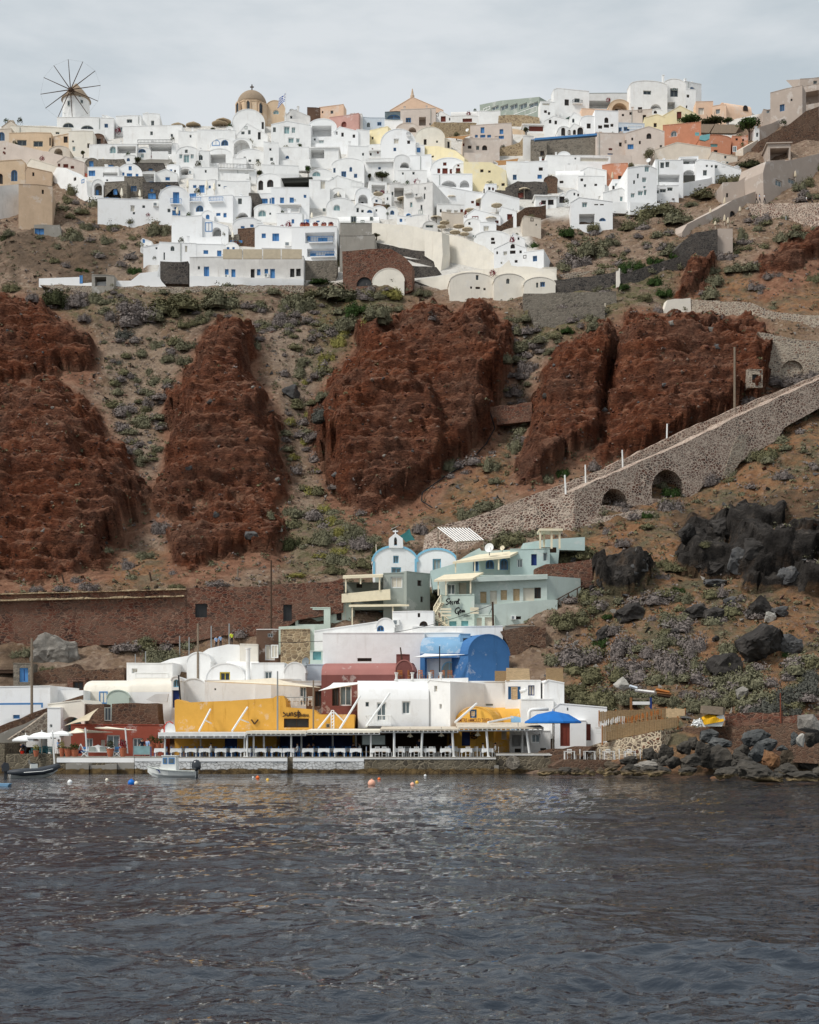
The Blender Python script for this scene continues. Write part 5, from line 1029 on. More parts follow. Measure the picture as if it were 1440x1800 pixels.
VILLAGE_ROWS='''
# --- long red retaining walls under the cliffs
PE|retaining_wall,wall|stone_red|Yl=158.8 Yr=160 dep=6|-90,442 0,432 980,406 980,632 600,640 0,665 -90,668||long red dry-stone wall at the foot of the left cliffs
PE|retaining_wall,wall|stone_red|Yl=160 Yr=162.5 dep=6 rd=1.6|982,401 1430,386 1700,372 1812,348 1812,470 1570,510 1430,600 1180,590 982,632|N:1030,484,1092,556;N:1494,488,1540,575|taller red dry-stone wall with two dark doorways
PE|wall_coping,wall|stone_tan|Yl=158.5 Yr=159.7 dep=.3|-90,440 0,430 980,404 980,409 0,435 -90,445||thin pale coping on the long red wall
PE|wall_ledge,wall|stone_tan|Yl=158.2 Yr=159.4 dep=.6|-90,470 0,462 600,446 970,437 970,445 600,455 0,470 -90,478||thin pale ledge halfway up the long red wall
PE|garden_wall,wall|stone_brown|Y=152 dep=2|170,850 400,800 430,835 650,820 660,900 170,915||low brown rubble wall behind the white harbour houses
HE|70 800 165 905|f|stone_grey|Y=151 dep=3|b:102,822,148,897|grey stone hut with a faded blue door
HE|-60 835 75 910|f|wooddark|Y=153 rd=2|O:-50,850,70,905|dark open shed beside the blue-door hut
HA|355 190 450 250|f|stone_red|Y=150 dep=3|h:385,203,440,248|red stone cellar front with a dark wooden opening
# --- far left
HA|-120 232 265 445|f|bright|Y=141.5 dY=-1 dep=8|b:68,380,104,400|bright white harbour house with a blue painted outline
PA|house_wing,house|bright|Y=143 dep=6|200,236 262,228 300,250 440,250 440,310 200,440||bright white wing joined to the blue-outlined house
PA|frame_band,paint band|blue|Y=140.6 dep=.05|-60,318 226,316 226,342 217,342 217,326 -60,328||blue painted band on the bright white harbour house
PA|stair_wall,stair|stone_brown|Yl=138 Yr=141 dep=1|0,440 170,370 330,310 440,275 440,305 340,330 255,370 130,440 0,490||upper brown stone stair parapet at the left of the harbour
PA|stairway,stair|concrete|Yl=137.5 Yr=139 dep=2|-40,500 0,478 130,428 250,372 255,380 60,508 20,560 -40,560||worn grey steps climbing between two stone parapets
PA|stair_wall,stair|stone_pale|Yl=136.5 Yr=138.5 dep=.8|45,510 250,366 262,366 262,480 100,500||lower pale stone stair parapet left of the white cube
HA|252 305 445 475|g|cream|Y=139 dY=-.5 k=.1 ap=.9 rd=2 im=tealpale|O^:318,390,436,470|cream vault with a turquoise arched niche behind white parasols
HA|250 345 320 480|f|bright|Y=138.2|e:262,430,276,446|bright white slab house corner beside the stone stair
# --- rust red taverna
HA|374 434 862 612|f|rust|Y=137 dep=6 n=taverna cat=taverna|e:447,504,490,556;E:562,486,632,608;e:700,502,746,552;w:532,512,553,544;w:638,510,656,536|rust red harbour taverna with white window frames
PA|ruined_wall,wall|stone_brown|Y=139 dep=3|440,326 550,322 550,415 590,415 590,322 830,318 835,400 860,440 440,440|n:551,340,588,412|broken brown stone wall over the rust red taverna
PA|sign_board,sign|woodgrey|Y=136.8 dep=.1|382,480 438,479 438,514 382,514||square wooden sign board on the rust red wall
# --- white stack, left of centre
HA|440 192 676 330|s|cream|Y=146 dY=-.6 rise=1.3 dep=7|k:523,256,568,321|cream barrel house with a blue door above the ruined wall
HA|564 252 680 330|v|mintpale|Y=144.5 k=.35||tiny pale green vault between two barrel houses
HA|676 178 912 370|s|white|Y=145 dY=-.5 rise=1.6 dep=8 rm=cream||smooth white barrel house with no openings in its long side
HA|904 178 950 368|v|white|Y=144.6 k=.5 dep=7|s^:914,193,946,234;K:908,250,945,342|white vault end with fanlight above a dark blue door
HA|668 110 910 210|f|white|Y=151 dep=5|w:695,135,725,160;w:710,155,890,185|flat white house with a ledge over the barrel houses
PA|debris_slab,slab|aged|Y=143.6 dep=.4|770,300 820,270 888,270 880,312 800,310||white tilted slab on the ruined wall's rubble
HE|985 742 1110 880|v|white|Y=153 k=.4 dep=6||white vault end with cables at the upper left stack
PE|dome_mound,house|white|Y=155 dep=6|820,805 900,775 1060,745 1100,720 1200,698 1260,700 1275,740 1275,800 820,815||lumpy whitewashed mound roof under the workers
HE|1265 700 1360 790|f|cream|Y=154||cream block beside the tall white flue
HE|1088 800 1290 900|v|white|Y=149.5 k=.42 dY=-.3|y:1158,844,1213,894|white vault with a yellow-framed window
HE|1190 782 1360 870|s|white|Y=151.5 rise=1||small white barrel roof behind the tall flue
HE|1325 800 1500 900|f|white|Y=150.5|e:1395,840,1435,890|white flat house right of the tall flue
HA|1080 200 1350 320|f|white|Y=146.5 dep=6|n:1130,240,1140,250|long white terrace house, left of two, above the gold wall
HA|1345 195 1560 330|f|white|Y=146 dep=6 rd=1.5|n:1500,240,1512,252;k:1583,100,1584,101|long white terrace house, right of two, above the gold wall
HA|950 190 1090 312|v|white|Y=147.5 k=.4||plain white vault behind the blue door vault end
HB|60 105 170 250|v|aged|Y=149 k=.5|n:95,130,96,131|grey-white vault left of the lilac house
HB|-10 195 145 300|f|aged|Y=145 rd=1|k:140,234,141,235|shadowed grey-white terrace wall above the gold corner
HB|100 205 262 320|f|aged|Y=144.5 dep=5|e:142,233,176,330|grey-white room with a tall glazed door beside the red barrel house
HB|175 230 262 340|f|brownstone|Y=143.8 dep=3|h:222,255,255,335|brown timber porch room beside the red barrel house
HD|78 806 285 895|f|lilac|Y=150.5 dep=5||faded lilac-blue wall with peeling paint
HE|1352 622 1560 800|f|brownstone|Y=155 dep=6 rm=aged|w:1398,700,1450,782;e:1412,640,1440,660|ruined stone house with patchy plaster and a shuttered window
HD|40 622 196 790|f|stone_tan|Y=154.6 dep=5|w:-10,700,28,770|ruined tan stone house end with flaking render
# --- gold taverna
PZ|taverna,taverna|goldwall|Y=138 dep=6 rd=4 im=bluedark|307,1231 312,1229 324,1235 400,1232 480,1227 486,1223 498,1223 502,1231 503,1243 551,1247 560,1256 623,1256 623,1332 307,1332|O:486,1293,620,1327;h:499,1263,543,1279;e:573,1272,580,1279;K:395,1296,417,1330|long gold taverna with a scalloped parapet
# --- red barrel house
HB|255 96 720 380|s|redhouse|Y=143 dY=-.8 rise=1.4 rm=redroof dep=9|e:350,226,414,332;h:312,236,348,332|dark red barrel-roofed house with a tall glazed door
HB|648 94 735 190|v|redhouse|Y=142.6 k=.6 dep=6 rm=redroof||dark red rounded gable end of the barrel-roofed house
HB|650 64 720 110|f|redhouse|Y=144 dep=.8||pair of stubby red chimneys as one block
# --- white centre
HB|449 192 822 450|s|bright|fd=0 Y=139.4 dY=.4 rise=2.0 pw=.6 dep=8|n:488,312,506,336;E:547,314,598,412;q:487,384,624,432;e:680,308,724,376|big bright white rounded house with a balcony over the canopy
HB|815 196 935 450|g|white|fd=0 Y=139.2 dY=-1.6 k=.10 ap=.1 dep=7|w:850,227,866,258;w:878,323,890,348|white side wing of the big rounded house with two slits
HB|925 206 1235 440|f|white|fd=0 Y=143.5 dep=7|o:975,322,1012,378;n:1040,318,1072,332;n:1120,322,1160,332|white flat house behind the gold vault with a blue-rimmed window
HB|1225 200 1412 400|f|white|Y=142.5 dY=-.4 dep=7|b:1240,230,1306,298;i:1256,233,1290,298;o:1346,224,1379,278|white house with open blue shutters and a fat white pipe
HB|1308 300 1480 400|f|white|Y=140.5 dep=5||white block under the open blue shutters
HC|-10 198 96 335|g|white|Y=141.5 k=.15 ap=.2 dep=6|b:30,225,31,226|white house end topped with a timber fence by the scrub
PC|timber_screen,fence|reed|Y=141.8 dep=.1|0,132 90,135 92,206 0,200||honey-coloured timber screen on the white house end
PD|reed_screen,fence|reedpale|Y=142.6 dep=.1|1230,822 1352,826 1356,892 1230,892||pale reed screen beside the blue barrel house
PD|reed_screen,fence|reed|Y=142.7 dep=.1|1170,838 1230,838 1230,892 1170,892||small grey-brown reed screen beside the pale one
# --- blue barrel house
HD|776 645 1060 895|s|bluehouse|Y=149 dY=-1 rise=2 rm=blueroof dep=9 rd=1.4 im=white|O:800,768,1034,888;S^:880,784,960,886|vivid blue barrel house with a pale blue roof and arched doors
HD|1030 648 1246 895|v|bluehouse|Y=148.6 dY=2.5 k=.42 dep=7 rm=bluehouse||vivid blue vaulted gable end, windowless
HD|988 645 1042 705|f|blueroof|Y=149.4 dep=3|n:1002,665,1030,698|pale blue roof dormer on the vivid blue barrel house
# --- long white and above
HD|262 640 800 800|f|white|Y=152.5 dep=5|h:445,770,520,788;n:645,690,646,691|long blank white wall building in the middle of the harbour
HD|790 640 1000 780|f|white|Y=153 dep=5|n:700,740,720,760|white wall behind the pale blue roof
HD|218 580 640 680|g|white|Y=154.5 k=.12 ap=.8 dep=5|w:540,620,541,621|white upper terrace wall with stacked tiles
HD|545 562 640 660|v|white|Y=154.2 k=.5|k^:548,598,586,630|white rounded dormer with a blue arched window
HD|630 526 846 660|f|white|Y=154.8 dY=-.6 dep=5|h^:772,575,816,628;h:763,533,776,555;c:634,568,668,598|white house with a brown round-headed window and a cooling unit
HD|735 606 1212 690|f|white|Y=153.8 dep=4||long white parapet in front of the sign house
HD|195 735 266 790|f|mintpale|Y=153|t:210,736,254,780|tiny pale green lean-to with a grey-blue shutter
PD|boundary_wall,wall|mintpale|Y=155 dep=1|30,605 220,595 220,735 196,735 196,690 30,690||pale green boundary wall left of the long white building
# --- grey pergola house
HD|582 324 712 510|f|greyhouse|Y=163 dY=-.3 dep=6|w:620,342,682,400|grey cube house with a white roller shutter
HD|705 322 828 512|f|greyhouse|Y=163.6 dY=2.2 dep=6|h:762,360,784,390;h:778,446,792,476|grey cube house's receding side with two small windows
HD|365 375 585 600|f|greyhouse|Y=166 dep=4|h:440,378,470,400|grey back wall of the pergola terrace
HD|412 490 640 605|f|sage|Y=163.5 dep=4 rd=2 im=teal|O:430,515,632,596;i:432,516,508,594|sage veranda room with brown curtains under the cream balcony
HD|300 478 412 605|f|mintpale|Y=163 dep=4|h:335,482,362,572;W:362,482,384,572|pale mint room with a pale door left of the veranda
HD|118 506 302 605|f|mintpale|Y=162 dep=4 rd=1.5|O:130,516,268,592|pale mint open shed with a dark recess
PD|balcony_front,balcony|creampaint|Y=162.2 dep=.25|362,432 618,406 620,462 362,478||cream board balcony front under the pergola
# --- mint sign house
HD|1048 336 1446 500|f|mint|Y=158 dep=7|i:1093,420,1126,480;W:1145,415,1181,486;i:1201,412,1234,464;i:1267,405,1301,468;W:1320,400,1378,468;h:1379,398,1413,456|mint upper storey with a row of cream shutters
PF|house_wing,house|mint|Yl=157.7 Yr=159.6 dep=3|-2,336 182,350 184,372 60,455 60,492 -2,492||receding mint side wall above the wooden stair rail
PD|house,house|mint|Y=157 dep=4|1048,486 1160,490 1440,463 1500,463 1500,600 1440,600 1200,640 1048,640|h:1280,550,1308,566;c:1255,548,1280,568|sloping mint base wall under the cream shutters
HD|884 438 1062 612|f|mintpale|Y=156.4 dY=-.3 dep=5|t:930,576,968,610;t:993,574,1030,608|pale mint wall with black handwritten sign over two blue shutters
HD|1060 545 1170 640|f|mintpale|Y=156.6 dep=3|W:1074,558,1101,609;W:1117,555,1156,608|low pale mint wall with two cream doors beside the sign
HD|880 345 1062 445|f|mint|Y=159.5 dep=4|e:918,378,962,436;W:980,372,1020,435;h:1050,395,1070,425|mint veranda wall with a glazed window behind the sign
PD|house,house|aqua|Y=163.5 dep=5|830,310 950,275 1040,215 1090,190 1100,205 1260,200 1262,330 900,345 845,350|k^:1055,255,1085,312;k^:1122,250,1166,300;k^:1198,245,1240,305|aqua house with three arched windows behind a veranda
HD|1250 196 1460 310|f|aqua|Y=162.5 dY=-.4 dep=5|e:1288,248,1316,292;K:1362,222,1391,282;e:1425,215,1446,258|aqua house with scalloped parapet, a dark blue door and white windows
PF|house,house|aqua|Y=166 dep=4|-120,165 0,145 205,132 205,145 70,200 60,260 0,275 -120,300||long low aqua wall beside the round grey bush
# --- dark foundations and low ruins
PD|retaining_wall,wall|stone_brown|Y=153 dep=2|1200,630 1360,600 1440,610 1440,660 1360,700 1300,790 1250,800 1240,700||collapsed brown stone bank beside the blue gable
HD|1225 602 1380 665|f|concrete|Y=155.5 dep=3|h:1350,625,1376,650|low grey concrete shelter below the mint base
PF|rubble_wall,wall|stone_red|Y=160 dep=1.5|-60,300 0,275 180,258 240,250 250,330 190,345 60,340 -60,335||red rubble wall climbing behind the mint house
'''
VILLAGE=build_rows(VILLAGE_ROWS)
VILLAGE2_ROWS='''
HZ|792 1284 898 1334|f|golddeep|Y=138.6 dep=5|K:812,1287,827,1311;K:838,1287,851,1312;w:882,1285,891,1300|golden taverna front with two dark blue doors under the canopy
HZ|624 1286 793 1334|f|wooddark|Y=138.2 dep=4 rd=3 im=wooddark|O:628,1290,790,1330|dark timber taverna interior behind white-clothed tables
HZ|896 1286 968 1334|f|aged|Y=138 dep=4 rd=2|O:900,1292,930,1312;e:934,1290,950,1306;h:905,1316,918,1326;h:950,1315,960,1326|grey and white kitchen bar at the right end of the canopy
HZ|800 1243 868 1285|v|golddeep|Y=138.6 dY=-1.3 k=.5 dep=9 rm=goldwall|b:826,1247,838,1262;i:829,1250,835,1259|gold vaulted roof house with blue-rimmed orange shutters
HZ|866 1242 918 1290|s|goldwall|Y=141 dY=-.5 rise=2.4 dep=6||long gold barrel roof flank behind the lettering
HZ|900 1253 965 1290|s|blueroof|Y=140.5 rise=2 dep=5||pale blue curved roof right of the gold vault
HC|45 322 322 560|g|bright|Y=137.5 dY=-.6 k=.08 ap=.1 dep=6|R:75,424,134,545;R:210,428,236,515;n:110,342,118,358|bright white shed house with brown doors by the reed fence
HC|130 412 212 548|f|bright|Y=136.8 dep=1||bright white pillar wall between two brown doors
PC|retaining_wall,wall|stone_giraffe|Yl=133 Yr=128.5 dep=2.5|150,560 230,545 400,502 560,470 605,462 615,540 520,600 400,610 150,612||boldly mottled stone and cream mortar wall behind the four tables
PC|retaining_wall,wall|stone_brown|Yl=133.5 Yr=123 dep=3|600,460 760,445 940,440 1250,425 1440,415 1440,560 1250,550 1000,520 800,560 600,545||long dark red stone wall behind the shore boulders
PC|garden_wall,wall|stone_red|Yl=130 Yr=128 dep=1|945,375 1240,365 1240,432 945,440||red dry-stone wall beside the tarpaulin-covered boat
PC|garden_wall,wall|stone_red|Yl=131 Yr=129 dep=1|1242,392 1400,378 1460,380 1460,430 1242,425||low red stone wall behind the rusty pole
PC|garden_wall,wall|stone_red|Yl=134 Yr=133 dep=1|1320,300 1440,290 1480,300 1480,360 1340,345||red stone wall piece under the blue-grey bushes
PC|terrace,terrace|stone_brown|Y=126.5 dep=6|95,616 345,618 345,660 200,690 60,690 30,650||low stone terrace carrying the four white tables
PC|retaining_wall,wall|stone_brown|Yl=131 Yr=128 dep=1.5|-40,572 150,545 240,548 100,612 40,620 0,665 -40,668||dark rubble bank between the big round millstone and the terrace
'''
VILLAGE+=build_rows(VILLAGE2_ROWS)
DECK=1.55
def tide(name,base):
 """copy of a stone material with the weedy brown belt the sea leaves near the waterline"""
 m=MATS[base].copy();m.name=name;t=m.node_tree
 b=t.nodes['Principled BSDF'];src=b.inputs['Base Color'].links[0].from_socket
 g=t.nodes.new('ShaderNodeNewGeometry');s=t.nodes.new('ShaderNodeSeparateXYZ');t.links.new(g.outputs['Position'],s.inputs[0])
 nz=t.nodes.new('ShaderNodeTexNoise');nz.inputs['Scale'].default_value=1.4;nz.inputs['Detail'].default_value=5;t.links.new(g.outputs['Position'],nz.inputs['Vector'])
 ad=t.nodes.new('ShaderNodeMath');ad.operation='MULTIPLY_ADD';ad.inputs[1].default_value=-.55;t.links.new(nz.outputs['Fac'],ad.inputs[0]);t.links.new(s.outputs['Z'],ad.inputs[2])
 r=t.nodes.new('ShaderNodeValToRGB');e=r.color_ramp.elements
 e[0].position=.10;e[0].color=(0,0,0,1);e[1].position=.2;e[1].color=(1,1,1,1);t.links.new(ad.outputs[0],r.inputs[0])
 r2=t.nodes.new('ShaderNodeValToRGB');e=r2.color_ramp.elements;e[0].position=.35;e[0].color=rgb(62,50,36);e[1].position=.7;e[1].color=rgb(126,104,70);t.links.new(nz.outputs['Fac'],r2.inputs[0])
 x=t.nodes.new('ShaderNodeMix');x.data_type='RGBA';t.links.new(r.outputs[0],x.inputs[0]);t.links.new(r2.outputs[0],x.inputs[6]);t.links.new(src,x.inputs[7]);t.links.new(x.outputs[2],b.inputs['Base Color'])
 MATS[name]=m
tide('quay_white','stone_white');tide('quay_dark','stone_quay');tide('quay_block','concrete')
def X_at(px,Y):return(px-CX)/FPX*Y
def quay(px0,px1,Y,top,face,ledge,label,lip=.12,back=10):
 x0,x1=X_at(px0,Y),X_at(px1,Y)
 r=thing('quay',label,'quay',((x0+x1)/2,Y,0));w=(x1-x0)/2
 lh=.299 if face=='quay_white' else.42 if px0==100 else.10
 m=MB();n=max(4,int((x1-x0)/1.2));rnd=random.Random(px0)
 for i in range(n):
  a,b=lerp(-w,w,i/n),lerp(-w,w,(i+1)/n)
  d=rnd.uniform(0,.06)
  m.box((a,-d,-1.5),(b,back,top-lip-(.3 if face=='quay_white' else lh+.001)),face)
 m.obj('wall',r)
 lh=.299 if face=='quay_white' else.42 if px0==100 else.10
 m=MB();m.box((-w,-.08,top-lip-lh),(w,.6,top-lip),'bright' if lh>.2 else 'aged');m.obj('ledge',r)
 m=MB();m.box((-w,.02,top-lip+.001),(w,back,top),'concrete' if ledge!='tealpale' else 'lilac');m.obj('deck',r)
 return r
quay(100,236,131.5,DECK,'quay_dark','bright','dark stone quay with a chipped white edge before the rust red taverna')
quay(237,505,130.0,DECK,'quay_white','bright','whitewashed stone quay in front of the gold taverna')
quay(515,640,130.0,DECK,'quay_white','bright','whitewashed stone quay section before the white screen')
quay(640.3,872,130.0,DECK,'quay_dark','concrete','dark stone quay with pale joints under the white-clothed tables')
quay(872.3,985,130.3,DECK+.35,'quay_dark','concrete','dark rough quay end carrying the round millstone',back=7)
m=MB();x0,x1=X_at(505.2,130),X_at(514.8,130);m.box((x0,130.5,-1.5),(x1,138,DECK-.02),'quay_dark');tag(m.obj('quay_step',None),'dark notch with a landing step between the whitewashed quay sections','step')
m=MB()
for a,b,z,d in((118,158,.95,0),(159,186,.75,.2),(187,207,.9,0),(207.5,236,1.0,.4)):
 m.box((X_at(a,130.4),129.9+d,-1),(X_at(b,130.4),131.4,z),'quay_block')
tag(m.obj('landing_block',None),'grey concrete landing blocks below the chipped white quay edge','landing')
m=MB();m.box((X_at(8,131.8),132.2,-1),(X_at(100,131.8),140,DECK+.25),'quay_dark');tag(m.obj('quay_corner',None),'rough stone quay corner at the foot of the harbour stairs','quay')
m=MB();m.box((X_at(-60,133),133,-1),(X_at(8,133),140,DECK+1.3),'quay_dark');tag(m.obj('retaining_wall',None),'dark stone wall at the very left end of the harbour','wall')
m=MB();m.lathe([(0,0),(.62,0),(.66,.05),(.66,.24),(.62,.3),(0,.3)],'stone_grey',seg=24);o=m.obj('millstone',None);o.location=P(901.5,1341,129.9);o.rotation_euler=(R(86),0,0);tag(o,'big round millstone leaning on the quay face','millstone')
m=MB();p=P(873,1352,129.6);m.box((p.x-.2,p.y-.1,-.6),(p.x+.2,p.y+.3,p.z+.35),'quay_block');tag(m.obj('mooring_block',None),'small pale stone block beside the round millstone','block')
def canopy(label,px0,px1,pyf,pyb,Yf,Yb,th,mat,posts,postmat='whitepaint',slats=0,hp=.09,name='canopy',z0=DECK):
 a,b=P(px0,pyf,Yf),P(px1,pyf,Yf);zb=CAMZ+(HY-pyb)/FPX*Yb
 r=thing(name,label,name.replace('_',' '),((a.x+b.x)/2,Yf,z0));w=(b.x-a.x)/2;zf=a.z-z0;zb-=z0;L=Yb-Yf
 m=MB();n=max(1,slats)
 m.add([(-w,0,zf-th),(w,0,zf-th),(w,L,zb-th),(-w,L,zb-th),(-w,0,zf),(w,0,zf),(w,L,zb),(-w,L,zb)],[(0,3,2,1),(4,5,6,7),(0,1,5,4),(1,2,6,5),(2,3,7,6),(3,0,4,7)],mat)
 m.obj('roof',r)
 if slats:
  m=MB()
  for i in range(slats+1):
   u=lerp(-w+.06,w-.06,i/slats);m.tube([(u,-.15,zf-th-.07),(u,L,zb-th-.07)],.06,postmat,5)
  m.tube([(-w,.3,zf-th-.14),(w,.3,zf-th-.14)],.07,postmat,6);m.obj('rafters',r)
 for q in posts:
  px,Y=q[0],q[1];x=X_at(px,Y)-(a.x+b.x)/2;yy=Y-Yf;lean=q[2]if len(q)>2 else 0
  t=(yy)/L if L else 0;zt=lerp(zf,zb,max(0,min(1,t)))-th
  m=MB();m.tube([(x+lean,yy,0),(x,yy,zt-.02)],hp,postmat,6)
  m.box((x+lean-hp*1.3,yy-hp*1.3,0),(x+lean+hp*1.3,yy+hp*1.3,.06),postmat);m.obj('post',r)
 return r
canopy('white slab canopy before the gold taverna, over blue chairs',278,432,1287.5,1286.5,130.4,137.9,.36,'whitepaint',[(290,130.9),(353,137.5),(430,131)],slats=14)
canopy('cream awning before the gold taverna, middle section',432.4,538,1285,1284,130.3,137.9,.26,'canvas',[(434.5,130.6),(446,131.2),(464,132),(512,131),(530,134)],slats=12)
canopy('cream patched awning before the dark blue dining room',538.4,668,1284,1281,130.4,137.9,.22,'canvas',[(585,136),(626,136),(652,131)],slats=14)
canopy('weathered timber canopy over white-clothed tables',668.4,806,1281.5,1277,130.4,138.4,.16,'woodbleach',[(693,130.8),(742.5,130.8,-.1),(795,130.8,.15)],slats=18,hp=.12)
canopy('weathered timber canopy before the golden taverna front',806.4,956,1278.5,1270,130.4,138.4,.16,'woodbleach',[(855,130.8,.2),(925,131,.35),(918,136)],slats=18,hp=.12)
def slab_roof(label,pts4,th,mat,posts,z_of_base,pm='creampaint',name='veranda_roof',pw=.16):
 """pts4: (px,py,Y) of front-left, front-right, back-right, back-left"""
 q=[P(*p)for p in pts4];c=(q[0]+q[1])/2
 r=thing(name,label,name.replace('_',' '),(c.x,c.y,z_of_base));o=Vector((c.x,c.y,z_of_base))
 m=MB();v=[p-o for p in q];lo=[p-Vector((0,0,th))for p in v]
 m.add(lo+v,[(0,3,2,1),(4,5,6,7),(0,1,5,4),(1,2,6,5),(2,3,7,6),(3,0,4,7)],mat);m.obj('roof',r)
 for px,pyt,pyb,Y in posts:
  a,b=P(px,pyb,Y)-o,P(px,pyt,Y)-o;m=MB();m.box((a.x-pw/2,a.y-pw/2,a.z),(a.x+pw/2,a.y+pw/2,b.z),pm);m.obj('post',r)
 return r
def dp(x,y):return tp('D',x,y)
def roof_d(label,pts,Yf,Yb,th,mat,posts,**k):
 f=[dp(*p)for p in pts];zb=P(*dp(*posts[0][1:]),Yf).z if posts else P(*f[0],Yf).z-2
 pp=[]
 for x,yt,yb in posts:
  a=dp(x,yt);b=dp(x,yb);pp.append((a[0],a[1],b[1],Yf+.25))
 fr=[(*f[0],Yf),(*f[1],Yf),(*f[2],Yb),(*f[3],Yb)]
 return slab_roof(label,fr,th,mat,pp,P(*dp(posts[0][0],posts[0][2]),Yf).z if posts else zb,**k)
roof_d('cream pergola roof on the grey house terrace',[(368,338),(580,330),(580,326),(372,334)],161.9,166,.3,'creampaint',[(384,345,425),(562,338,412),(462,345,380)])
roof_d('cream veranda roof below the board balcony',[(400,492),(718,488),(640,484),(404,486)],161.5,163.5,.2,'creampaint',[(418,505,600),(632,498,590)])
roof_d('cream veranda roof left of the mint upper storey',[(848,358),(1052,350),(1110,318),(905,330)],156,159.5,.22,'creampaint',[(872,368,440),(912,365,440),(1042,360,430)])
roof_d('long cream veranda roof before the aqua arches',[(948,262),(1250,230),(1310,200),(1080,225)],160.5,163.5,.25,'creampaint',[(963,272,320),(1064,258,320),(1190,248,305)])
roof_d('mint flat roof edge over the cream shutters',[(1046,345),(1448,330),(1448,328),(1046,342)],157.2,159,.5,'mint',[])
fz=lambda x,y,Y:P(*tp('F',x,y),Y)
g=thing('gazebo','slim white gazebo frame standing on the aqua terrace','gazebo',fz(20,195,162))
o0=g.location.copy();m=MB();a=fz(-36,92,161.5)-o0;b=fz(90,92,161.5)-o0;m.box((a.x,-.6,a.z-.16),(b.x,2.4,a.z+.1),'creampaint');m.obj('roof',g)
for x,dy in((-30,-.3),(30,-.3),(72,-.3),(0,2.0)):
 p=fz(x,195,161.7)-o0;m=MB();m.box((p.x-.11,dy,0),(p.x+.11,dy+.22,a.z-.17),'creampaint');m.obj('post',g)
m=MB();a=fz(-30,180,162)-o0;b=fz(60,195,162)-o0;m.box((a.x,1,a.z-.6),(b.x,1.2,a.z),'wooddark');m.obj('screen',g)
s4=[tp('D',x,y)for x,y in((870,82),(1030,85),(1112,150),(970,158))]
o=thing('slat_sunshade','white slatted sunshade hanging over the ramp end','sunshade',P(s4[3][0],s4[3][1]+18,168));m=MB()
A_,B_,C_,D_=P(*s4[0],173),P(*s4[1],173),P(*s4[2],168),P(*s4[3],168)
for i in range(11):
 t=i/10;m.bar(A_.lerp(B_,t)-o.location,D_.lerp(C_,t)-o.location,.1,'canvaswhite')
m.obj('slat',o);
for a,b in((A_,B_),(D_,C_)):m=MB();m.bar(a-o.location,b-o.location,.1,'woodgrey');m.obj('beam',o)
for p in(D_,C_,A_):
 m=MB();q=p-o.location;m.bar(q,q-Vector((0,0,2.6)),.1,'woodgrey');m.obj('post',o)
ch=house('D','530 186 757 335','v','bright','Y=170 k=.34 dep=9 n=chapel cat=chapel band=skyblue','s:634,230,663,270;s:624,291,676,326','white twin-vaulted chapel with sky blue edging and a bell gable')
c2=house('D','757 200 965 335','v','bright','Y=170.2 k=.30 dep=9 n=chapel_wing cat=chapel band=skyblue','S:842,247,886,320','white second vault of the chapel with a sky blue framed door')
def chapel_trim():
 m=MB();pl=Plane(*[v for v in(tp('D',530,300)[0],170,tp('D',757,300)[0],170)])
 f=lambda x,y:(pl(*tp('D',x,y))[0],pl(*tp('D',x,y))[1]-ch.location.z)
 for x in(532,753):
  m=MB();u,z0=f(x,335);_,z1=f(x,262 if x==532 else 245);m.box((u-.13,-.07,z0),(u+.13,-.003,z1),'skyblue');m.obj('edging_strip',ch)
 out=[f(x,y)for x,y in((612,190),(612,140),(640,116),(652,116),(684,140),(686,190))]
 hole=[f(x,y)for x,y in((638,178),(638,145),(642,134),(648,134),(654,145),(654,178))]
 m=MB();m.prism(out,-.2,.5,'bright',holes=[(hole,.69,'glassgrey')]);b=m.obj('bell_gable',ch)
 m=MB();u,z=f(646,165);m.lathe([(0,.28),(.1,.26),(.14,.1),(.22,0),(.2,-.02)],'wooddark',(u,.1,z),10);m.obj('bell',b)
 m=MB();u,z0=f(646,116);_,z1=f(646,94);_,zc=f(646,101);m.box((u-.07,.05,z0-.05),(u+.07,.2,z1),'bright');m.box((u-.32,.055,zc-.07),(u+.32,.195,zc+.07),'bright');m.obj('cross',ch)
chapel_trim()
def strokes(lines,t,Y,w,mat,parent,name='lettering',prd=.03):
 m=MB()
 for ln in lines:
  pts=[P(*tp(t,x,y),Y)-parent.location for x,y in ln]
  inv=Matrix.Rotation(-parent.rotation_euler.z,3,'Z');pts=[inv@p for p in pts]
  for a,b in zip(pts[:-1],pts[1:]):m.bar(a,b,w,mat)
 return m.obj(name,parent)
def by_label(s):return next(o for o in COL.objects if o.get('label','').startswith(s))
def text(s,t,x0,y0,x1,y1,Y,mat,parent,shear=0.0):
 cu=bpy.data.curves.new('lettering','FONT');cu.body=s;cu.extrude=.02;cu.shear=shear;cu.offset=.016
 o=bpy.data.objects.new('lettering',cu);COL.objects.link(o);bpy.context.view_layer.update()
 me=bpy.data.meshes.new_from_object(o);bpy.data.objects.remove(o)
 xs=[v.co.x for v in me.vertices];ys=[v.co.y for v in me.vertices]
 a=P(*tp(t,x0,y1),Y);b=P(*tp(t,x1,y0),Y)
 sx=(b.x-a.x)/(max(xs)-min(xs));sy=(b.z-a.z)/(max(ys)-min(ys));x_,y_=min(xs),min(ys)
 inv=Matrix.Rotation(-parent.rotation_euler.z,3,'Z')
 for v in me.vertices:
  w=Vector((a.x+(v.co.x-x_)*sx,Y-v.co.z,a.z+(v.co.y-y_)*sy))-parent.location;v.co=inv@w
 me.materials.clear();me.materials.append(MATS[mat])
 q=bpy.data.objects.new('lettering',me);COL.objects.link(q);q.parent=parent
sg=by_label('pale mint wall with black handwritten')
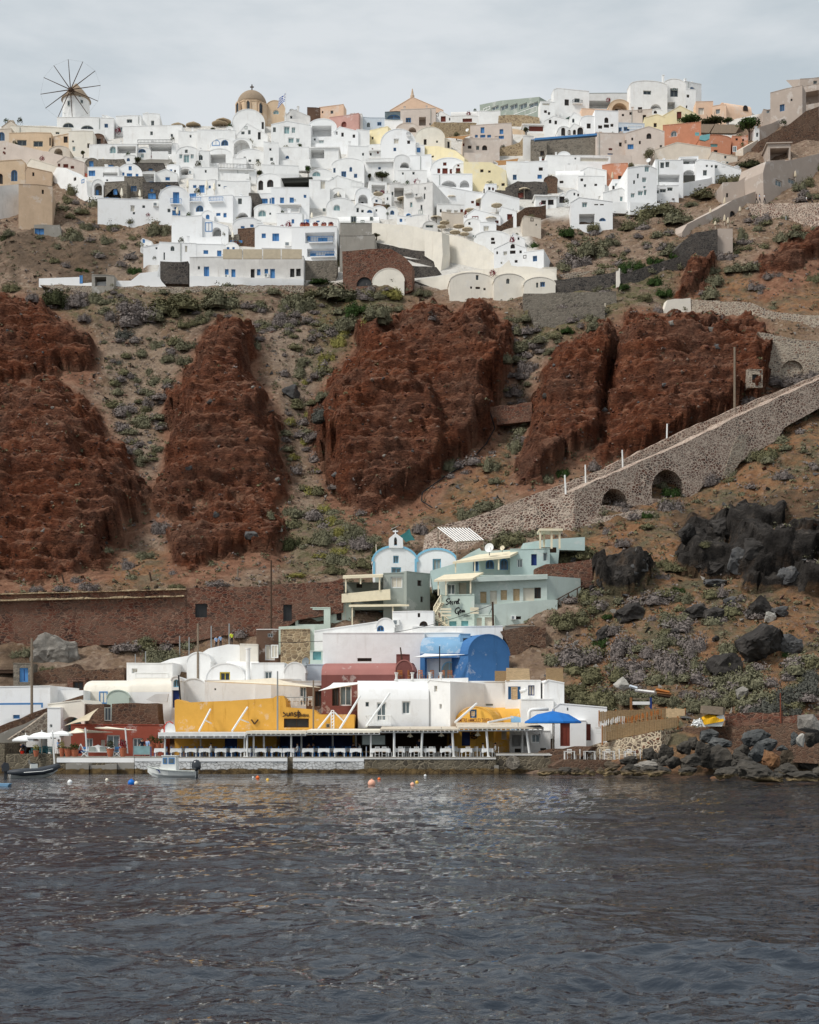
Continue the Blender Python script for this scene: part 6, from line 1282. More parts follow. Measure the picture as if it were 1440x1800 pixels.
strokes([[(934,460),(926,456),(916,462),(914,470),(922,474),(926,480),(920,488),(910,488)],[(934,478),(940,474),(938,468),(933,472),(932,484),(940,486)],[(952,472),(945,474),(944,484),(950,486)],[(956,486),(958,470),(962,472),(966,470)],[(968,479),(974,474),(972,468),(967,473),(967,484),(975,484)],[(980,456),(977,478),(979,485),(984,482)],[(974,466),(986,463)]],'D',156.1,.10,'black',sg)
strokes([[(985,508),(976,504),(966,510),(960,522),(963,534),(972,536),(980,526),(972,526)],[(980,526),(978,545)],[(985,526),(992,520),(989,514),(984,520),(984,530),(992,530)],[(996,530),(998,517),(1000,530),(1004,517),(1006,530),(1010,518),(1010,530)]],'D',156.1,.10,'black',sg)
text('Suites','D',1005,541,1042,552,156.15,'black',sg,.3)
gt=by_label('long gold taverna')
cs=lambda L:[[(x,y)for x,y in l]for l in L]
strokes([[(508,1251.2),(505.5,1250.6),(499.5,1251.6),(498,1253.4),(502,1255),(502,1258),(497,1259.6)][2:],[(504.5,1253),(504.5,1258.6),(508,1258.8),(509,1253),(509,1259)],[(511.5,1259),(511.5,1253),(514.6,1253),(515.2,1259)],[(521,1253),(517.6,1253),(517.6,1255.6),(521,1256.6),(521,1259),(517.2,1259.4)],[(523,1256.4),(528,1256),(527.6,1253),(523.6,1253),(523.4,1259),(528,1259)],[(523.6+0,1252.8),(523.6,1252.8)]][:5],'Z',137.9,.075,'wooddark',gt)
strokes([[(524.4,1248.6),(524.2,1262.4)],[(521.8,1252.6),(528,1252.2)]],'Z',137.9,.08,'wooddark',gt)
text('TAVERNA','Z',525.6,1255.2,543.2,1260.2,137.95,'wooddark',gt)
dg=by_label('gold vaulted roof house')
text('DIMITRIS AMMOUDI TAVERN','Z',803.5,1262.8,864,1269.6,137.6,'wood_red',dg)
strokes([[(442,1265),(447.5,1273),(454,1265)]],'Z',137.9,.09,'wooddark',gt,'painted_mark')
o=thing('shell_sign','white rounded sign with a red rim standing on the canopy corner','sign',P(297,1288,131.5));m=MB()
m.prism([(-.45,0),(.62,0),(.55,.55),(.42,.85),(.1,1.05),(-.2,.95),(-.42,.6)],0,.12,'whitepaint');m.obj('panel',o)
m=MB();m.tube([(-.45,-.02,0),(-.42,-.02,.6),(-.2,-.02,.95),(.1,-.02,1.05),(.4,-.02,.86)],.045,'redplastic',6);m.obj('rim',o)
m=MB();m.prism([(-.78,0),(-.5,0),(-.5,.28),(-.62,.36),(-.75,.26)],0,.1,'whitepaint');m.obj('lobe',o)
for(a,b,c,lab)in(((350,1285),(370,1247),(371,1271),'white slanting strut with a short branch, first on the gold wall'),((408,1285),(435,1243.5),(437,1270),'white slanting strut with a short branch, second on the gold wall')):
 o=thing('awning_strut',lab,'strut',P(*a,134));m=MB();p=P(*b,137.5)-o.location;m.tube([(0,0,0),p],.10,'whitepaint');m.obj('beam',o)
 m=MB();q=Vector((0,0,0)).lerp(p,.5);m.tube([q,P(*c,137.8)-o.location],.07,'whitepaint');m.obj('branch',o)
o=thing('awning_strut','white A-frame strut on the gold corner wall','strut',P(585,1282,136));m=MB()
m.tube([P(559,1282,135)-o.location,P(583,1252,137)-o.location],.09,'whitepaint');m.tube([P(588,1252,137)-o.location,P(604,1268,137)-o.location],.08,'whitepaint');m.obj('beam',o)
m=MB();a=P(582.5,1282,136.5)-o.location;b=P(582.5,1249,136.5)-o.location;c=P(587,1282,136.5)-o.location;d2=P(587,1249,136.5)-o.location;m.bar(a,b,.08,'whitepaint');m.bar(c,d2,.08,'whitepaint')
for i in range(7):m.bar(a.lerp(b,i/6),c.lerp(d2,((i+.5)/6 if i<6 else 1)),.06,'whitepaint')
m.obj('lattice_post',o)
for a,b,lab in(((597,1282),(633,1224),'long white strut rising past the red barrel house'),((644,1277),(685,1219),'long white strut crossing the white balcony'),((800,1270),(838,1237),'white strut lying along the gold vault'),((858,1270),(902,1261),'white strut lying on the timber canopy')):
 o=thing('awning_strut',lab,'strut',P(*a,134));m=MB();m.tube([(0,0,0),P(*b,138)-o.location],.11,'whitepaint');m.obj('beam',o)
o=thing('flue','tall white cylindrical flue above the yellow window','flue',P(436,1190,149));m=MB();z=P(436,1141,149).z-o.location.z;m.lathe([(.24,-1),(.24,z),(.30,z),(.30,z+.12),(0,z+.14)],'whitepaint',seg=14);m.obj('pipe',o)
m=MB();b0=P(930,1276,136);m.tube([(0,0,0),(0,0,1.3),(.12,0,1.5),(.4,0,1.58),(1.9,0,1.62)],.17,'whitepaint',10);o=m.obj('duct',None,True);o.location=b0;tag(o,'bent white duct above the pale blue curved roof','duct')
m=MB();m.tube([(0,0,0),(.5,0,.1),(.62,0,.3)],[.2,.2,.22],'whitepaint',10);o=m.obj('vent_pipe',None,True);o.location=P(914,1216,141.8);tag(o,'fat white pipe elbow beside the open blue shutters','pipe')
o=thing('screen_board','large white projection board on legs under the cream awning','screen',P(656.5,1328,134));m=MB();a=P(637,1293,134)-o.location;b=P(677,1309,134)-o.location
m.box((a.x,0,b.z),(b.x,.08,a.z),'screen');m.obj('panel',o);m=MB()
for u0,u1,z0,z1 in((a.x-.1,b.x+.1,a.z,a.z+.1),(a.x-.1,b.x+.1,b.z-.1,b.z),(a.x-.1,a.x,b.z,a.z),(b.x,b.x+.1,b.z,a.z)):m.box((u0,-.03,z0),(u1,.11,z1),'charcoal')
m.obj('frame',o)
for x in(a.x,b.x):m=MB();m.bar((x,.05,0),(x,.05,b.z),.08,'charcoal');m.obj('leg',o)
dw=by_label('golden taverna front')
m=MB();c0=P(833,1293,138.35)-dw.location;m.tube([c0+Vector((math.cos(t)*.32,0,math.sin(t)*.32))for t in[i*math.pi/8 for i in range(17)]],.05,'wooddark',5)
for i in range(4):v=Vector((math.cos(i*math.pi/4)*.42,0,math.sin(i*math.pi/4)*.42));m.bar(c0-v,c0+v,.05,'wooddark')
m.obj('ship_wheel',dw)
def windmill():
 Y=D(134,214)+1.0;b=P(134,216,Y);s=mpp(Y)
 r=thing('windmill','white round windmill with a conical thatched cap and twelve bare spokes','windmill',b)
 H=lambda py:P(134,py,Y).z-b.z
 m=MB();m.lathe([(25*s,-3),(24*s,0),(22.8*s,H(176)),(23.4*s,H(175))],'white',seg=32);m.obj('wall',r,True)
 m=MB();m.lathe([(26*s,H(178)),(25*s,H(175)),(13*s,H(159.5)),(1.2*s,H(147)),(0,H(146.4))],'roofbrown',seg=28);m.obj('cap',r,True)
 hub=P(124,157.3,Y-3.6)-b
 m=MB();m.tube([hub+Vector((0,-.5,0)),hub+Vector((1.6,3.2,.1))],.22,'wooddark',8);m.lathe([(0,-.3),(.45,-.3),(.45,.3),(0,.3)],'wooddark',hub,10);w=m.obj('wheel_hub',r)
 ends=[(360,133),(437,145),(502,193),(530,270),(517,353),(462,420),(382,448),(305,440),(240,390),(214,316),(231,228),(284,165)]
 tips=[]
 for x,y in ends:
  p=P(*tp('1',x,y),Y-3.6)-b;d=p-hub;d.y=0;tips.append(hub+d)
  m=MB();m.tube([hub,hub+d],[.12,.07],'wooddark',5);m.obj('spoke',r)
 m=MB();m.tube(tips+[tips[0]],.014,'metal',4,False);m.obj('rim_wire',r)
 for x,y,w_,h in((379,365,12,26),(444,356,12,17),(434,324,11,12)):
  px,py=tp('1',x,y);u=(px-134)*s;yy=-math.sqrt(max((23.4*s)**2-u*u,0))
  m=MB();z=P(px,py,Y+yy).z-b.z;hw,hh=w_/6*s,h/6*s
  m.box((-hw,-.14,-hh),(hw,.3,hh),'greyshutter');m.box((-hw*.7,-.16,-hh*.75),(hw*.7,-.141,hh*.75),'glass');o=m.obj('window',r);o.location=(u,yy,z);o.rotation_euler=(0,0,math.atan2(u,-yy))
 return r
windmill()
def domed_church():
 Y=D(443,222)+3.5;b=P(443,222,Y);s=mpp(Y);H=lambda py:P(443,py,Y).z-b.z
 r=thing('domed_church','ochre octagonal church with a brown dome and a small cross on the ridge','church',b)
 m=MB();m.lathe([(29.5*s,-3),(29.5*s,H(189.5)),(30.5*s,H(189.4)),(30.5*s,H(187.8)),(29*s,H(187.6))],'ochre',seg=8);m.obj('wall',r)
 R_=26.6*s;z0=H(187.6);hz=R_*1.02
 m=MB();m.lathe([(R_*math.cos(a),z0+hz*math.sin(a))for a in[k*math.pi/2/10 for k in range(11)]],'roofbrown',seg=28);d=m.obj('dome',r,True)
 m=MB();z=z0+hz;m.box((-.12,-.1,z-.1),(.12,.1,z+1.5),'wooddark');m.box((-.42,-.09,z+.85),(.42,.09,z+1.08),'wooddark');m.obj('cross',d)
 for k,(x,y)in enumerate(((1263,388),(1318,378),(1382,390))):
  px,py=tp('1',x,y);u=(px-443)*s;yy=-29.5*s*(.925 if k==1 else.80)
  m=MB();hh=1.3;m.prism([(-.62,-hh),(.62,-hh),(.62,hh*.5),(.44,hh*.9),(0,hh*1.1),(-.44,hh*.9),(-.62,hh*.5)],-.18,.4,'tan',holes=[([(-.42,-hh+.15),(.42,-hh+.15),(.42,hh*.5),(0,hh*.95),(-.42,hh*.5)],.16,'glass')])
  o=m.obj('window',r);o.location=(u,yy,P(px,py,Y+yy).z-b.z);o.rotation_euler=(0,0,[-.72,-.1,.72][k])
 house('1','1226 396 1396 505','v','white',f'Y={Y-6.5} k=.42 dep=6 n=church_nave cat=church','h:1380,462,1392,500','white rounded nave in front of the ochre dome')
domed_church()
def flag():
 Y=D(502,225);b=P(501.5,216,Y);r=thing('flag','blue and white striped flag with a cross on a tall white pole','flag',b);z=P(501.5,160,Y).z-b.z
 m=MB();m.tube([(0,0,-1),(.1,0,z)],.08,'whitepaint');m.obj('pole',r)
 m=MB();s=mpp(Y);L=15*s;Hh=28*s
 for i in range(9):
  for j in range(6):
   x0,x1=j/6,(j+1)/6;z0,z1=i/9,(i+1)/9
   f=lambda x,q:(.1-x*L*(.75+.25*q),math.sin(x*5+q*3)*.35,z-.2-q*Hh*.55-x*Hh*.45)
   blue=i%2==0
   if j<3 and i<5:blue=not(j==1 or i==2)
   m.add([f(x0,z0),f(x1,z0),f(x1,z1),f(x0,z1)],[(0,1,2,3)],'flagblue' if blue else 'canvaswhite')
 m.obj('cloth',r)
flag()
p=P(*tp('2',735,338),D(725,200)+6);m=MB();m.lathe([(.55,-1.5),(.5,.6),(.35,.8),(.12,2.2),(0,2.3)],'tan',seg=10);o=m.obj('pinnacle',None);o.location=p;tag(o,'small tan pinnacle on the apex of the broad peach gable','pinnacle')
def parasol(name,label,group,loc,Rr,H,kind,mat):
 key=(kind,mat,round(Rr/H,2))
 r=thing(name,label,'parasol',loc,0,group)
 m=MB();m.tube([(0,0,-.3),(0,0,H)],.05 if kind!='thatch' else.09,'woodbleach' if kind!='blue' else 'wood',6);m.obj('pole',r)
 m=MB()
 if kind=='closed':m.lathe([(.10,H*.30),(.24,H*.36),(.26,H*.5),(.16,H*.85),(.05,H),(0,H+.05)],mat,seg=10)
 elif kind=='thatch':
  m.lathe([(Rr*.98,H-.75),(Rr,H-.55),(Rr*.5,H-.1),(0,H+.35)],mat,seg=14)
 else:
  n=4 if kind=='square' else 8 if mat!='canvasblue' else 12;vs=[];fs=[]
  for ring,(q,z)in enumerate(((1,H-Rr*.42),(.98,H-Rr*.42+.16),(.55,H-Rr*.11),(0.02,H))):
   for j in range(n):t=2*math.pi*(j+.5)/n;vs.append((math.cos(t)*q*Rr,math.sin(t)*q*Rr,z))
  for i in range(3):
   for j in range(n):fs.append((i*n+j,i*n+(j+1)%n,(i+1)*n+(j+1)%n,(i+1)*n+j))
  m.add(vs,fs,mat);m.lathe([(.05,H),(.04,H+.15),(0,H+.2)],mat,seg=6)
  m2=MB()
  for j in range(n):t=2*math.pi*(j+.5)/n;m2.bar((0,0,H-.06),(math.cos(t)*Rr*.97,math.sin(t)*Rr*.97,H-Rr*.42+.08),.03,'woodbleach')
  m2.obj('rib',r)
 m.obj('canopy',r);return r
PAR={'closed cream parasol standing on the blue-shuttered terraces|closed cream parasols on the blue terraces|closed|canvas':[('1',v)for v in((642,810,872),(737,820,870),(817,805,852),(885,800,840),(544,650,690),(990,770,828),(1090,768,838),(1130,783,840),(1197,783,832),(1208,770,810),(1390,760,818))]+[('4',v)for v in((1130,255,296),(935,248,305),(983,450,490),(1228,385,425),(1297,315,362),(1392,180,225))],'closed cream parasol among white houses in the town centre|closed cream parasols in the town centre|closed|canvas':[('5',v)for v in((255,452,496),(205,280,322),(822,240,280),(345,170,205))]+[('2',v)for v in((788,700,740),(397,618,650))],'closed beige parasol beside the terracotta and taupe buildings|closed beige parasols on the right|closed|canvasdark':[('3',v)for v in((350,725,778),(1048,725,765))]+[('6',v)for v in((1023,145,190),(942,200,250),(867,258,300),(942,292,345),(960,305,355),(1023,248,290),(893,325,360),(1315,60,110))],'open beige parasol in the cascade of lower white terraces|open beige parasols in the cascade|open|canvasdark':[('5',(*v,w))for*v,w in((940,192,240,66),(1100,206,250,66),(1180,232,270,62),(1040,258,292,58),(1150,303,340,60),(860,298,340,62),(905,324,360,56),(980,342,380,62),(1025,358,395,60),(960,374,405,60),(555,172,215,56),(685,196,250,66),(860,170,215,52),(890,346,380,50),(1010,385,412,50))],'open beige parasol on the dark stone terrace or beside mauve houses|open beige parasols by the mauve houses|open|canvasdark':[('2',(*v,w))for*v,w in((1325,810,860,62),(1395,804,850,56),(1135,570,600,50),(895,690,730,50))]+[('3',(*v,w))for*v,w in((325,604,640,54),(385,592,625,52))],}
for k,lst in PAR.items():
 lab,grp,kind,mat=k.split('|');first=None
 for t,v in lst:
  x,yt=tp(t,v[0],v[1]);_,yb=tp(t,v[0],v[2]);Y=D(x,yb)-1.2 if kind=='closed' else D(x,yb)-.6;b=P(x,yb,Y);H=P(x,yt,Y).z-b.z
  parasol('parasol',lab,grp,b,(v[3]/6*mpp(Y))if len(v)>3 else.3,H,kind,mat)
for x,yt,yb,w,lab in((940,465,510,80,'thatched sunshade on the ridge, first from the windmill'),(1020,460,505,80,'thatched sunshade on the ridge, second from the windmill'),(1160,452,505,88,'lower thatched sunshade just left of the domed church'),(1178,440,495,84,'upper thatched sunshade just left of the domed church')):
 px,py=tp('1',x,yb);Y=D(px,222)+1.5;b=P(px,py+4,Y);parasol('sunshade',lab,None,b,w/6*mpp(Y),P(px,tp('1',0,yt)[1],Y).z-b.z-.3,'thatch','thatch')
def table_proto():
 t=thing('taverna_table','square white wooden table standing on the quay','table');m=MB();m.box((-.5,-.45,.73),(.5,.45,.77),'whitepaint');m.obj('tabletop',t)
 for sx in(-1,1):
  for sy in(-1,1):m=MB();m.box((sx*.44-.035,sy*.39-.035,0),(sx*.44+.035,sy*.39+.035,.729),'whitepaint');m.obj('leg',t)
 return t
def chair_proto(mat,lab):
 t=thing('taverna_chair',lab,'chair');m=MB();m.box((-.21,-.21,.44),(.21,.21,.475),'reed');m.obj('seat',t)
 for sx in(-1,1):
  m=MB();m.box((sx*.19-.02,-.21,0),(sx*.19+.02,-.17,.439),mat);m.obj('leg',t)
  m=MB();m.box((sx*.19-.02,.17,0),(sx*.19+.02,.21,.95),mat);m.obj('leg',t)
 m=MB()
 for z in(.58,.72,.86):m.box((-.17,.18,z),(.17,.205,z+.075),mat)
 m.obj('backrest',t);m=MB();m.box((-.17,-.2,.2),(.17,-.18,.23),mat);m.obj('stretcher',t)
 return t
def cloth_mesh():
 m=MB();n=24;top=.782;vs=[];
 m.box((-.53,-.48,top-.008),(.53,.48,top),'cloth')
 pts=[]
 for i in range(n*2):
  a=2*math.pi*i/(n*2);c,s_=math.cos(a),math.sin(a);k=1/max(abs(c)/.54,abs(s_)/.49);pts.append((c*k,s_*k,.30+.10*abs(math.sin(2*a))**3+.02*math.sin(i*2.3)))
 vs=[(x,y,top-.009)for x,y,d in pts]+[(x*1.03+.012*math.sin(i*1.9),y*1.03,top-d)for i,(x,y,d)in enumerate(pts)];N2=n*2
 m.add(vs,[(i,(i+1)%N2,N2+(i+1)%N2,N2+i)for i in range(N2)],'cloth');return m.mesh('tablecloth')
TB=table_proto();CH={'navychair':chair_proto('navychair','dark blue slat-back chair'),'whitepaint':chair_proto('whitepaint','white slat-back chair'),'wood':chair_proto('woodorange','brown wooden chair')}
CLM=cloth_mesh();used=set()
def put(proto,key,loc,rz,label,group):
 if key not in used:used.add(key);proto.location=loc;proto.rotation_euler=(0,0,rz);proto['label']=label;proto['group']=group;return proto
 return dup(proto,loc,rz,label=label,group=group)
rc=random.Random(4)
def setting(px,Y,chairs,mat,tg,cg,z=DECK,cloth=True,w=1.0):
 x=X_at(px,Y);t=put(TB,'table',(x,Y,z),rc.uniform(-.04,.04),tg[0],tg[1])
 if w!=1:t.scale=(w,1,1)
 if cloth:
  o=bpy.data.objects.new('tablecloth',CLM);COL.objects.link(o);o.location=(x,Y,z);o.scale=(w,1,1);tag(o,tg[0].replace('white wooden table','white tablecloth draped over a table').replace('square ',''),'tablecloth','tablecloths: '+tg[1]if tg[1]else None)
 for dx,dy,rz in chairs:
  put(CH[mat],mat,(x+dx,Y+dy,z),rz+rc.uniform(-.12,.12),cg[0],cg[1])
Wp,Ep,Np,Sp=math.pi/2,-math.pi/2,0,math.pi
TG1=('square white wooden table on the whitewashed quay','tables on the whitewashed quay');CG1=('dark blue slat-back chair at a white-clothed table','dark blue chairs on the whitewashed quay')
for px in(283,311,337,361,389,416,432,459,487,508,542,570,597.5,626):
 setting(px,131.4,((.78,.05,Ep),(-.78,.1,Wp))if px not in(416,)else((-.78,0,Wp),),'navychair',TG1,CG1)
for px in(325,350,376,402,446,472,498,527,556,584,612):
 setting(px,134.6,((.78,0,Ep),(0,.75,Np)),'navychair',('white wooden table in the second row under the awning','second-row tables under the awning'),('dark blue slat-back chair in the second row under the awning','dark blue chairs in the second row'))
TG2=('square white wooden table on the dark stone quay','tables on the dark stone quay');CG2=('white slat-back chair at a table on the dark stone quay','white chairs on the dark stone quay')
setting(669,131.3,((-1.15,-.1,Wp),(1.2,-.1,Ep),(-.3,-.7,Sp),(.35,-.7,Sp)),'whitepaint',('wide white wooden table with four chairs before the white screen',None),CG2,w=1.7)
for px in(702,730,756,784,820,857):setting(px,131.5,((.85,0,Ep),(-.85,.1,Wp),(.1,-.72,Sp))if px!=857 else((.85,0,Ep),(-.85,.1,Wp)),'whitepaint',TG2,CG2)
for px in(715,745,800,838):setting(px,134.5,((0,.75,Np),),'whitepaint',('white wooden table further back under the timber canopy','inner tables under the timber canopy'),('white slat-back chair further back under the timber canopy','inner white chairs'))
for i,px in enumerate((1001,1036,1070,1107)):setting(px,127.9,((.78,.05,Ep),(.1,.75,Np)),'whitepaint',('bare square white wooden table on the low stone terrace','tables on the low stone terrace'),('white slat-back chair on the low stone terrace','white chairs on the low stone terrace'),z=1.33,cloth=False)
for i in range(6):
 px=1052+i*8;py=1283-i*2.2;c=put(CH['whitepaint'],'whitepaint',P(px,py-13,132.2),.3,'white chair stacked legs-up behind the front reed fence','white chairs stacked legs-up');c.rotation_euler=(math.pi,0,.2*i);c.scale=(1.15,)*3
for i in range(9):
 px=1096+i*7.6;py=1276-i*2.0;c=put(CH['wood'],'wood',P(px,py-13,132.6),.3,'brown chair stacked legs-up behind the front reed fence','brown chairs stacked legs-up');c.rotation_euler=(math.pi,0,.25*i);c.scale=(1.15,)*3
for i,(px,py)in enumerate(((703,1195),(722,1195),(741,1195),(757,1195),(776,1195),(792,1195))):
 put(CH['wood'],'wood',P(px,py+2,142.2),i*1.3,'brown wooden chair on the terrace before the blue house','brown chairs on the roof terrace')
for i,(px,py)in enumerate(((508,1240),(520,1240),(533,1240),(545,1240))):
 put(CH['whitepaint'],'whitepaint',P(px,py+1,141),i*1.1,'white chair on the roof terrace above the gold lettering','white chairs above the gold lettering')
poly('B','terrace_railing','railing','metal','Y=139 dep=.05','62,286 216,286 216,290 62,290','','thin grey railing above the gold lettering')
poly('B','roof_terrace','terrace','white','Y=141.6 dep=2.5','640,192 970,186 1030,184 1030,210 640,210','','white roof terrace edge before the blue house')
for px in(697,725,756,775):m=MB();m.lathe([(.2,0),(.15,.1),(.12,.35),(.15,.65),(.22,.75),(.22,.8),(0,.8)],'aged',seg=10);o=m.obj('baluster',None);o.location=P(px,1196,141.7);tag(o,'white turned baluster on the roof terrace edge','baluster','balusters on the roof terrace')
def fence(t,pts,Yl,Yr,mat,label,posts=5):
 q=[tp(t,*p)for p in pts];x0,x1=q[0][0],q[1][0];pl=Plane(x0,Yl,x1,Yr);uz=[pl(*p)for p in q];zb=min(z for u,z in uz)
 r=thing('reed_fence',label,'fence',(pl.mid.x,pl.mid.y,zb),pl.rz);m=MB();n=int((uz[1][0]-uz[0][0])/.16);rr=random.Random(3)
 for i in range(n):
  a,b=i/n,(i+1)/n-.004;f=lambda k,t_:lerp(uz[k[0]][1],uz[k[1]][1],t_)-zb;j=rr.uniform(-.05,.05)
  m.add([(lerp(uz[0][0],uz[1][0],a),rr.uniform(0,.03),f((3,2),a)),(lerp(uz[0][0],uz[1][0],b),0,f((3,2),b)),(lerp(uz[0][0],uz[1][0],b),0,f((0,1),b)+j),(lerp(uz[0][0],uz[1][0],a),.0,f((0,1),a)+j)],[(0,1,2,3)],mat)
  m.box((lerp(uz[0][0],uz[1][0],a),.035,f((3,2),a)),(lerp(uz[0][0],uz[1][0],b),.06,f((0,1),a)+j),mat)
 m.obj('reed_panel',r)
 for i in range(posts):t_=i/(posts-1);u=lerp(uz[0][0],uz[1][0],t_);m=MB();m.box((u-.05,.065,lerp(uz[3][1],uz[2][1],t_)-zb-.3),(u+.05,.16,lerp(uz[0][1],uz[1][1],t_)-zb+.1),'woodorange');m.obj('post',r)
fence('C',((282,362),(635,346),(632,410),(284,425)),134,135,'reed','tall grey-brown reed fence behind the stacked chairs')
fence('C',((633,344),(733,350),(733,418),(634,412)),135,134.5,'reedpale','pale reed fence piece at the end of the tall one',3)
fence('C',((298,440),(697,392),(700,440),(300,522)),130.6,131.5,'reed','low brown reed fence in front of the stacked chairs',6)
parasol('parasol','large bright blue parasol at the right end of the canopy',None,P(972,1327,131.5),2.7,4.1,'open','canvasblue')
for x,yt,w,lab in((270,312,180,'white square parasol, first at the foot of the stone stair'),(440,278,200,'white square parasol, second from the stone stair'),(555,282,160,'white square parasol beside the seated man'),(655,266,150,'white square parasol touching the rust red taverna')):
 px,py=tp('a',x,yt);Y=133.5;b=P(px,1331,Y);b.z=DECK;parasol('parasol',lab,None,b,w/12*mpp(Y)*1.75,P(px,py,Y).z-DECK,'square','canvaswhite')
def sail(label,pts,mat,name='shade_sail'):
 q=[P(*tp(t,x,y),Y)for t,x,y,Y in pts];m=MB();c=sum(q,Vector())/len(q);n=8;vs=[];fs=[]
 rim=[]
 for i in range(len(q)):
  a,b=q[i],q[(i+1)%len(q)]
  for k in range(n):t_=k/n;p=a.lerp(b,t_);p=p.lerp(c,.16*math.sin(math.pi*t_));rim.append(p)
 N_=len(rim);cc=c-Vector((0,0,.12))
 mid=[p.lerp(cc,.5)-Vector((0,0,.05))for p in rim]
 up=Vector((0,0,.03));vs=[p-c for p in rim+mid+[cc]]+[p-c+up for p in rim+mid+[cc]];k=2*N_+1
 for i in range(N_):
  j=(i+1)%N_;fs+=[(i,j,N_+j,N_+i),(N_+i,N_+j,2*N_),(k+i,k+N_+i,k+N_+j,k+j),(k+N_+i,k+2*N_,k+N_+j),(i,k+i,k+j,j)]
 m.add(vs,fs,mat);o=m.obj(name,None);o.location=c;return tag(o,label,'sail')
sail('cream shade sail stretched before the rust red taverna',(('a',690,295,134),('a',800,240,135.5),('a',930,262,132),('a',1190,285,134)),'canvas')
sail('long cream shade sail above the rust taverna door',(('a',1000,238,134),('a',1120,226,136),('a',1440,262,133)),'canvas')
sail('tan shade sail rising to the broken brown wall',(('A',340,438,135),('A',470,410,135),('A',520,345,138.5)),'canvasdark')
sail('white triangular sail over the red house window',(('B',240,254,139),('B',318,212,142.5),('B',525,206,141.5)),'canvaswhite')
sail('white triangular sail in front of the blue house',(('D',735,768,146),('D',800,748,148),('D',1010,752,147)),'canvaswhite')
sail('pale crumpled tarpaulin over the white terrace house',(('A',1085,205,144),('A',1440,186,143),('B',250,236,142),('A',1290,212,143)),'canvas')
sail('brown tent sail between the yellow house and mauve buttress',(('2',1168,668,283),('2',1295,655,283),('2',1305,690,281),('2',1185,692,281)),'sailbrown')
sail('tan sail under the tan retaining wall',(('2',905,545,292),('2',1050,530,294),('2',1000,556,290)),'sailbrown')
sail('teal tarpaulin bundle behind the chapel bell gable',(('D',660,130,176),('D',720,88,178),('D',750,150,176),('D',700,160,175)),'tarpteal')
def pole(label,px,y0,y1,Y,r,mat='wooddark',lean=0,group=None,name='pole'):
 b=P(px,y1,Y);m=MB();z=P(px,y0,Y).z-b.z;m.tube([(0,0,-.6),(lean*mpp(Y),0,z)],[r,r*.8],mat,7);o=m.obj(name,None);o.location=b;return tag(o,label,'pole',group)
for x,y0,y1,ln,lab in((578,278,570,-4,'white slim pole beside the seated man'),(930,236,560,-5,'white leaning pole before the rust taverna window'),(1345,236,440,-4,'white leaning pole before the rust taverna door')):
 px,a=tp('a',x,y0);_,b=tp('a',x,y1);pole(lab,px,a,b,132,.09,'whitepaint',ln)
ws=thing('bench','white carved wooden bench with grey cushions before the rust taverna','bench',(X_at(171,133),133,DECK));m=MB();m.box((-1.35,-.25,.4),(1.35,.3,.46),'whitepaint');m.obj('seat',ws)
m=MB();m.prism([(-1.35,.46),(1.35,.46),(1.35,.85),(.9,.92),(.3,1.0),(0,1.12),(-.3,1.0),(-.9,.92),(-1.35,.85)],.3,.36,'whitepaint');m.obj('backrest',ws)
for x in(-1.3,1.3):
 m=MB();m.box((x-.05,-.22,0),(x+.05,.3,.4),'whitepaint');m.box((x-.05,-.25,.6),(x+.05,.3,.68),'whitepaint');m.box((x-.05,-.25,.4),(x+.05,-.18,.6),'whitepaint');m.obj('side_frame',ws)
for x in(-.55,.5):m=MB();m.box((x-.3,.12,.47),(x+.3,.27,.92),'greyshutter');o=m.obj('cushion',None);o.location=ws.location;tag(o,'grey cushion on the white carved bench','cushion','bench cushions')
af=thing('menu_board','white A-frame menu board standing by the bench','sign',(X_at(142,132),132,DECK))
for s_ in(-1,1):m=MB();m.tube([(s_*.55,0,0),(0,0,1.2)],.045,'whitepaint');m.bar((s_*.5,.5,0),(0,.05,1.15),.06,'whitepaint');m.obj('leg',af)
m=MB();m.box((-.3,.1,.3),(.3,.14,.6),'bluedark');m.obj('panel',af)
for px,lab in((149,'white folding chair with a dark blue seat beside the menu board'),(206,'white folding chair with a blue seat before the taverna door')):
 f=thing('folding_chair',lab,'chair',(X_at(px,132),132,DECK))
 for s_ in(-1,1):
  m=MB();m.bar((-.3,s_*.22,0),(.3,s_*.22,.5),.05,'whitepaint');m.bar((.3,s_*.22,0),(-.3,s_*.22,.5),.05,'whitepaint');m.bar((s_*.3,.2,.5),(s_*.3,.26,.95),.05,'whitepaint');m.obj('leg_frame',f)
 m=MB();m.box((-.3,-.24,.48),(.3,.24,.52),'blue');m.obj('seat',f);m=MB();m.box((-.29,.24,.68),(.29,.27,.92),'blue');m.obj('backrest',f)
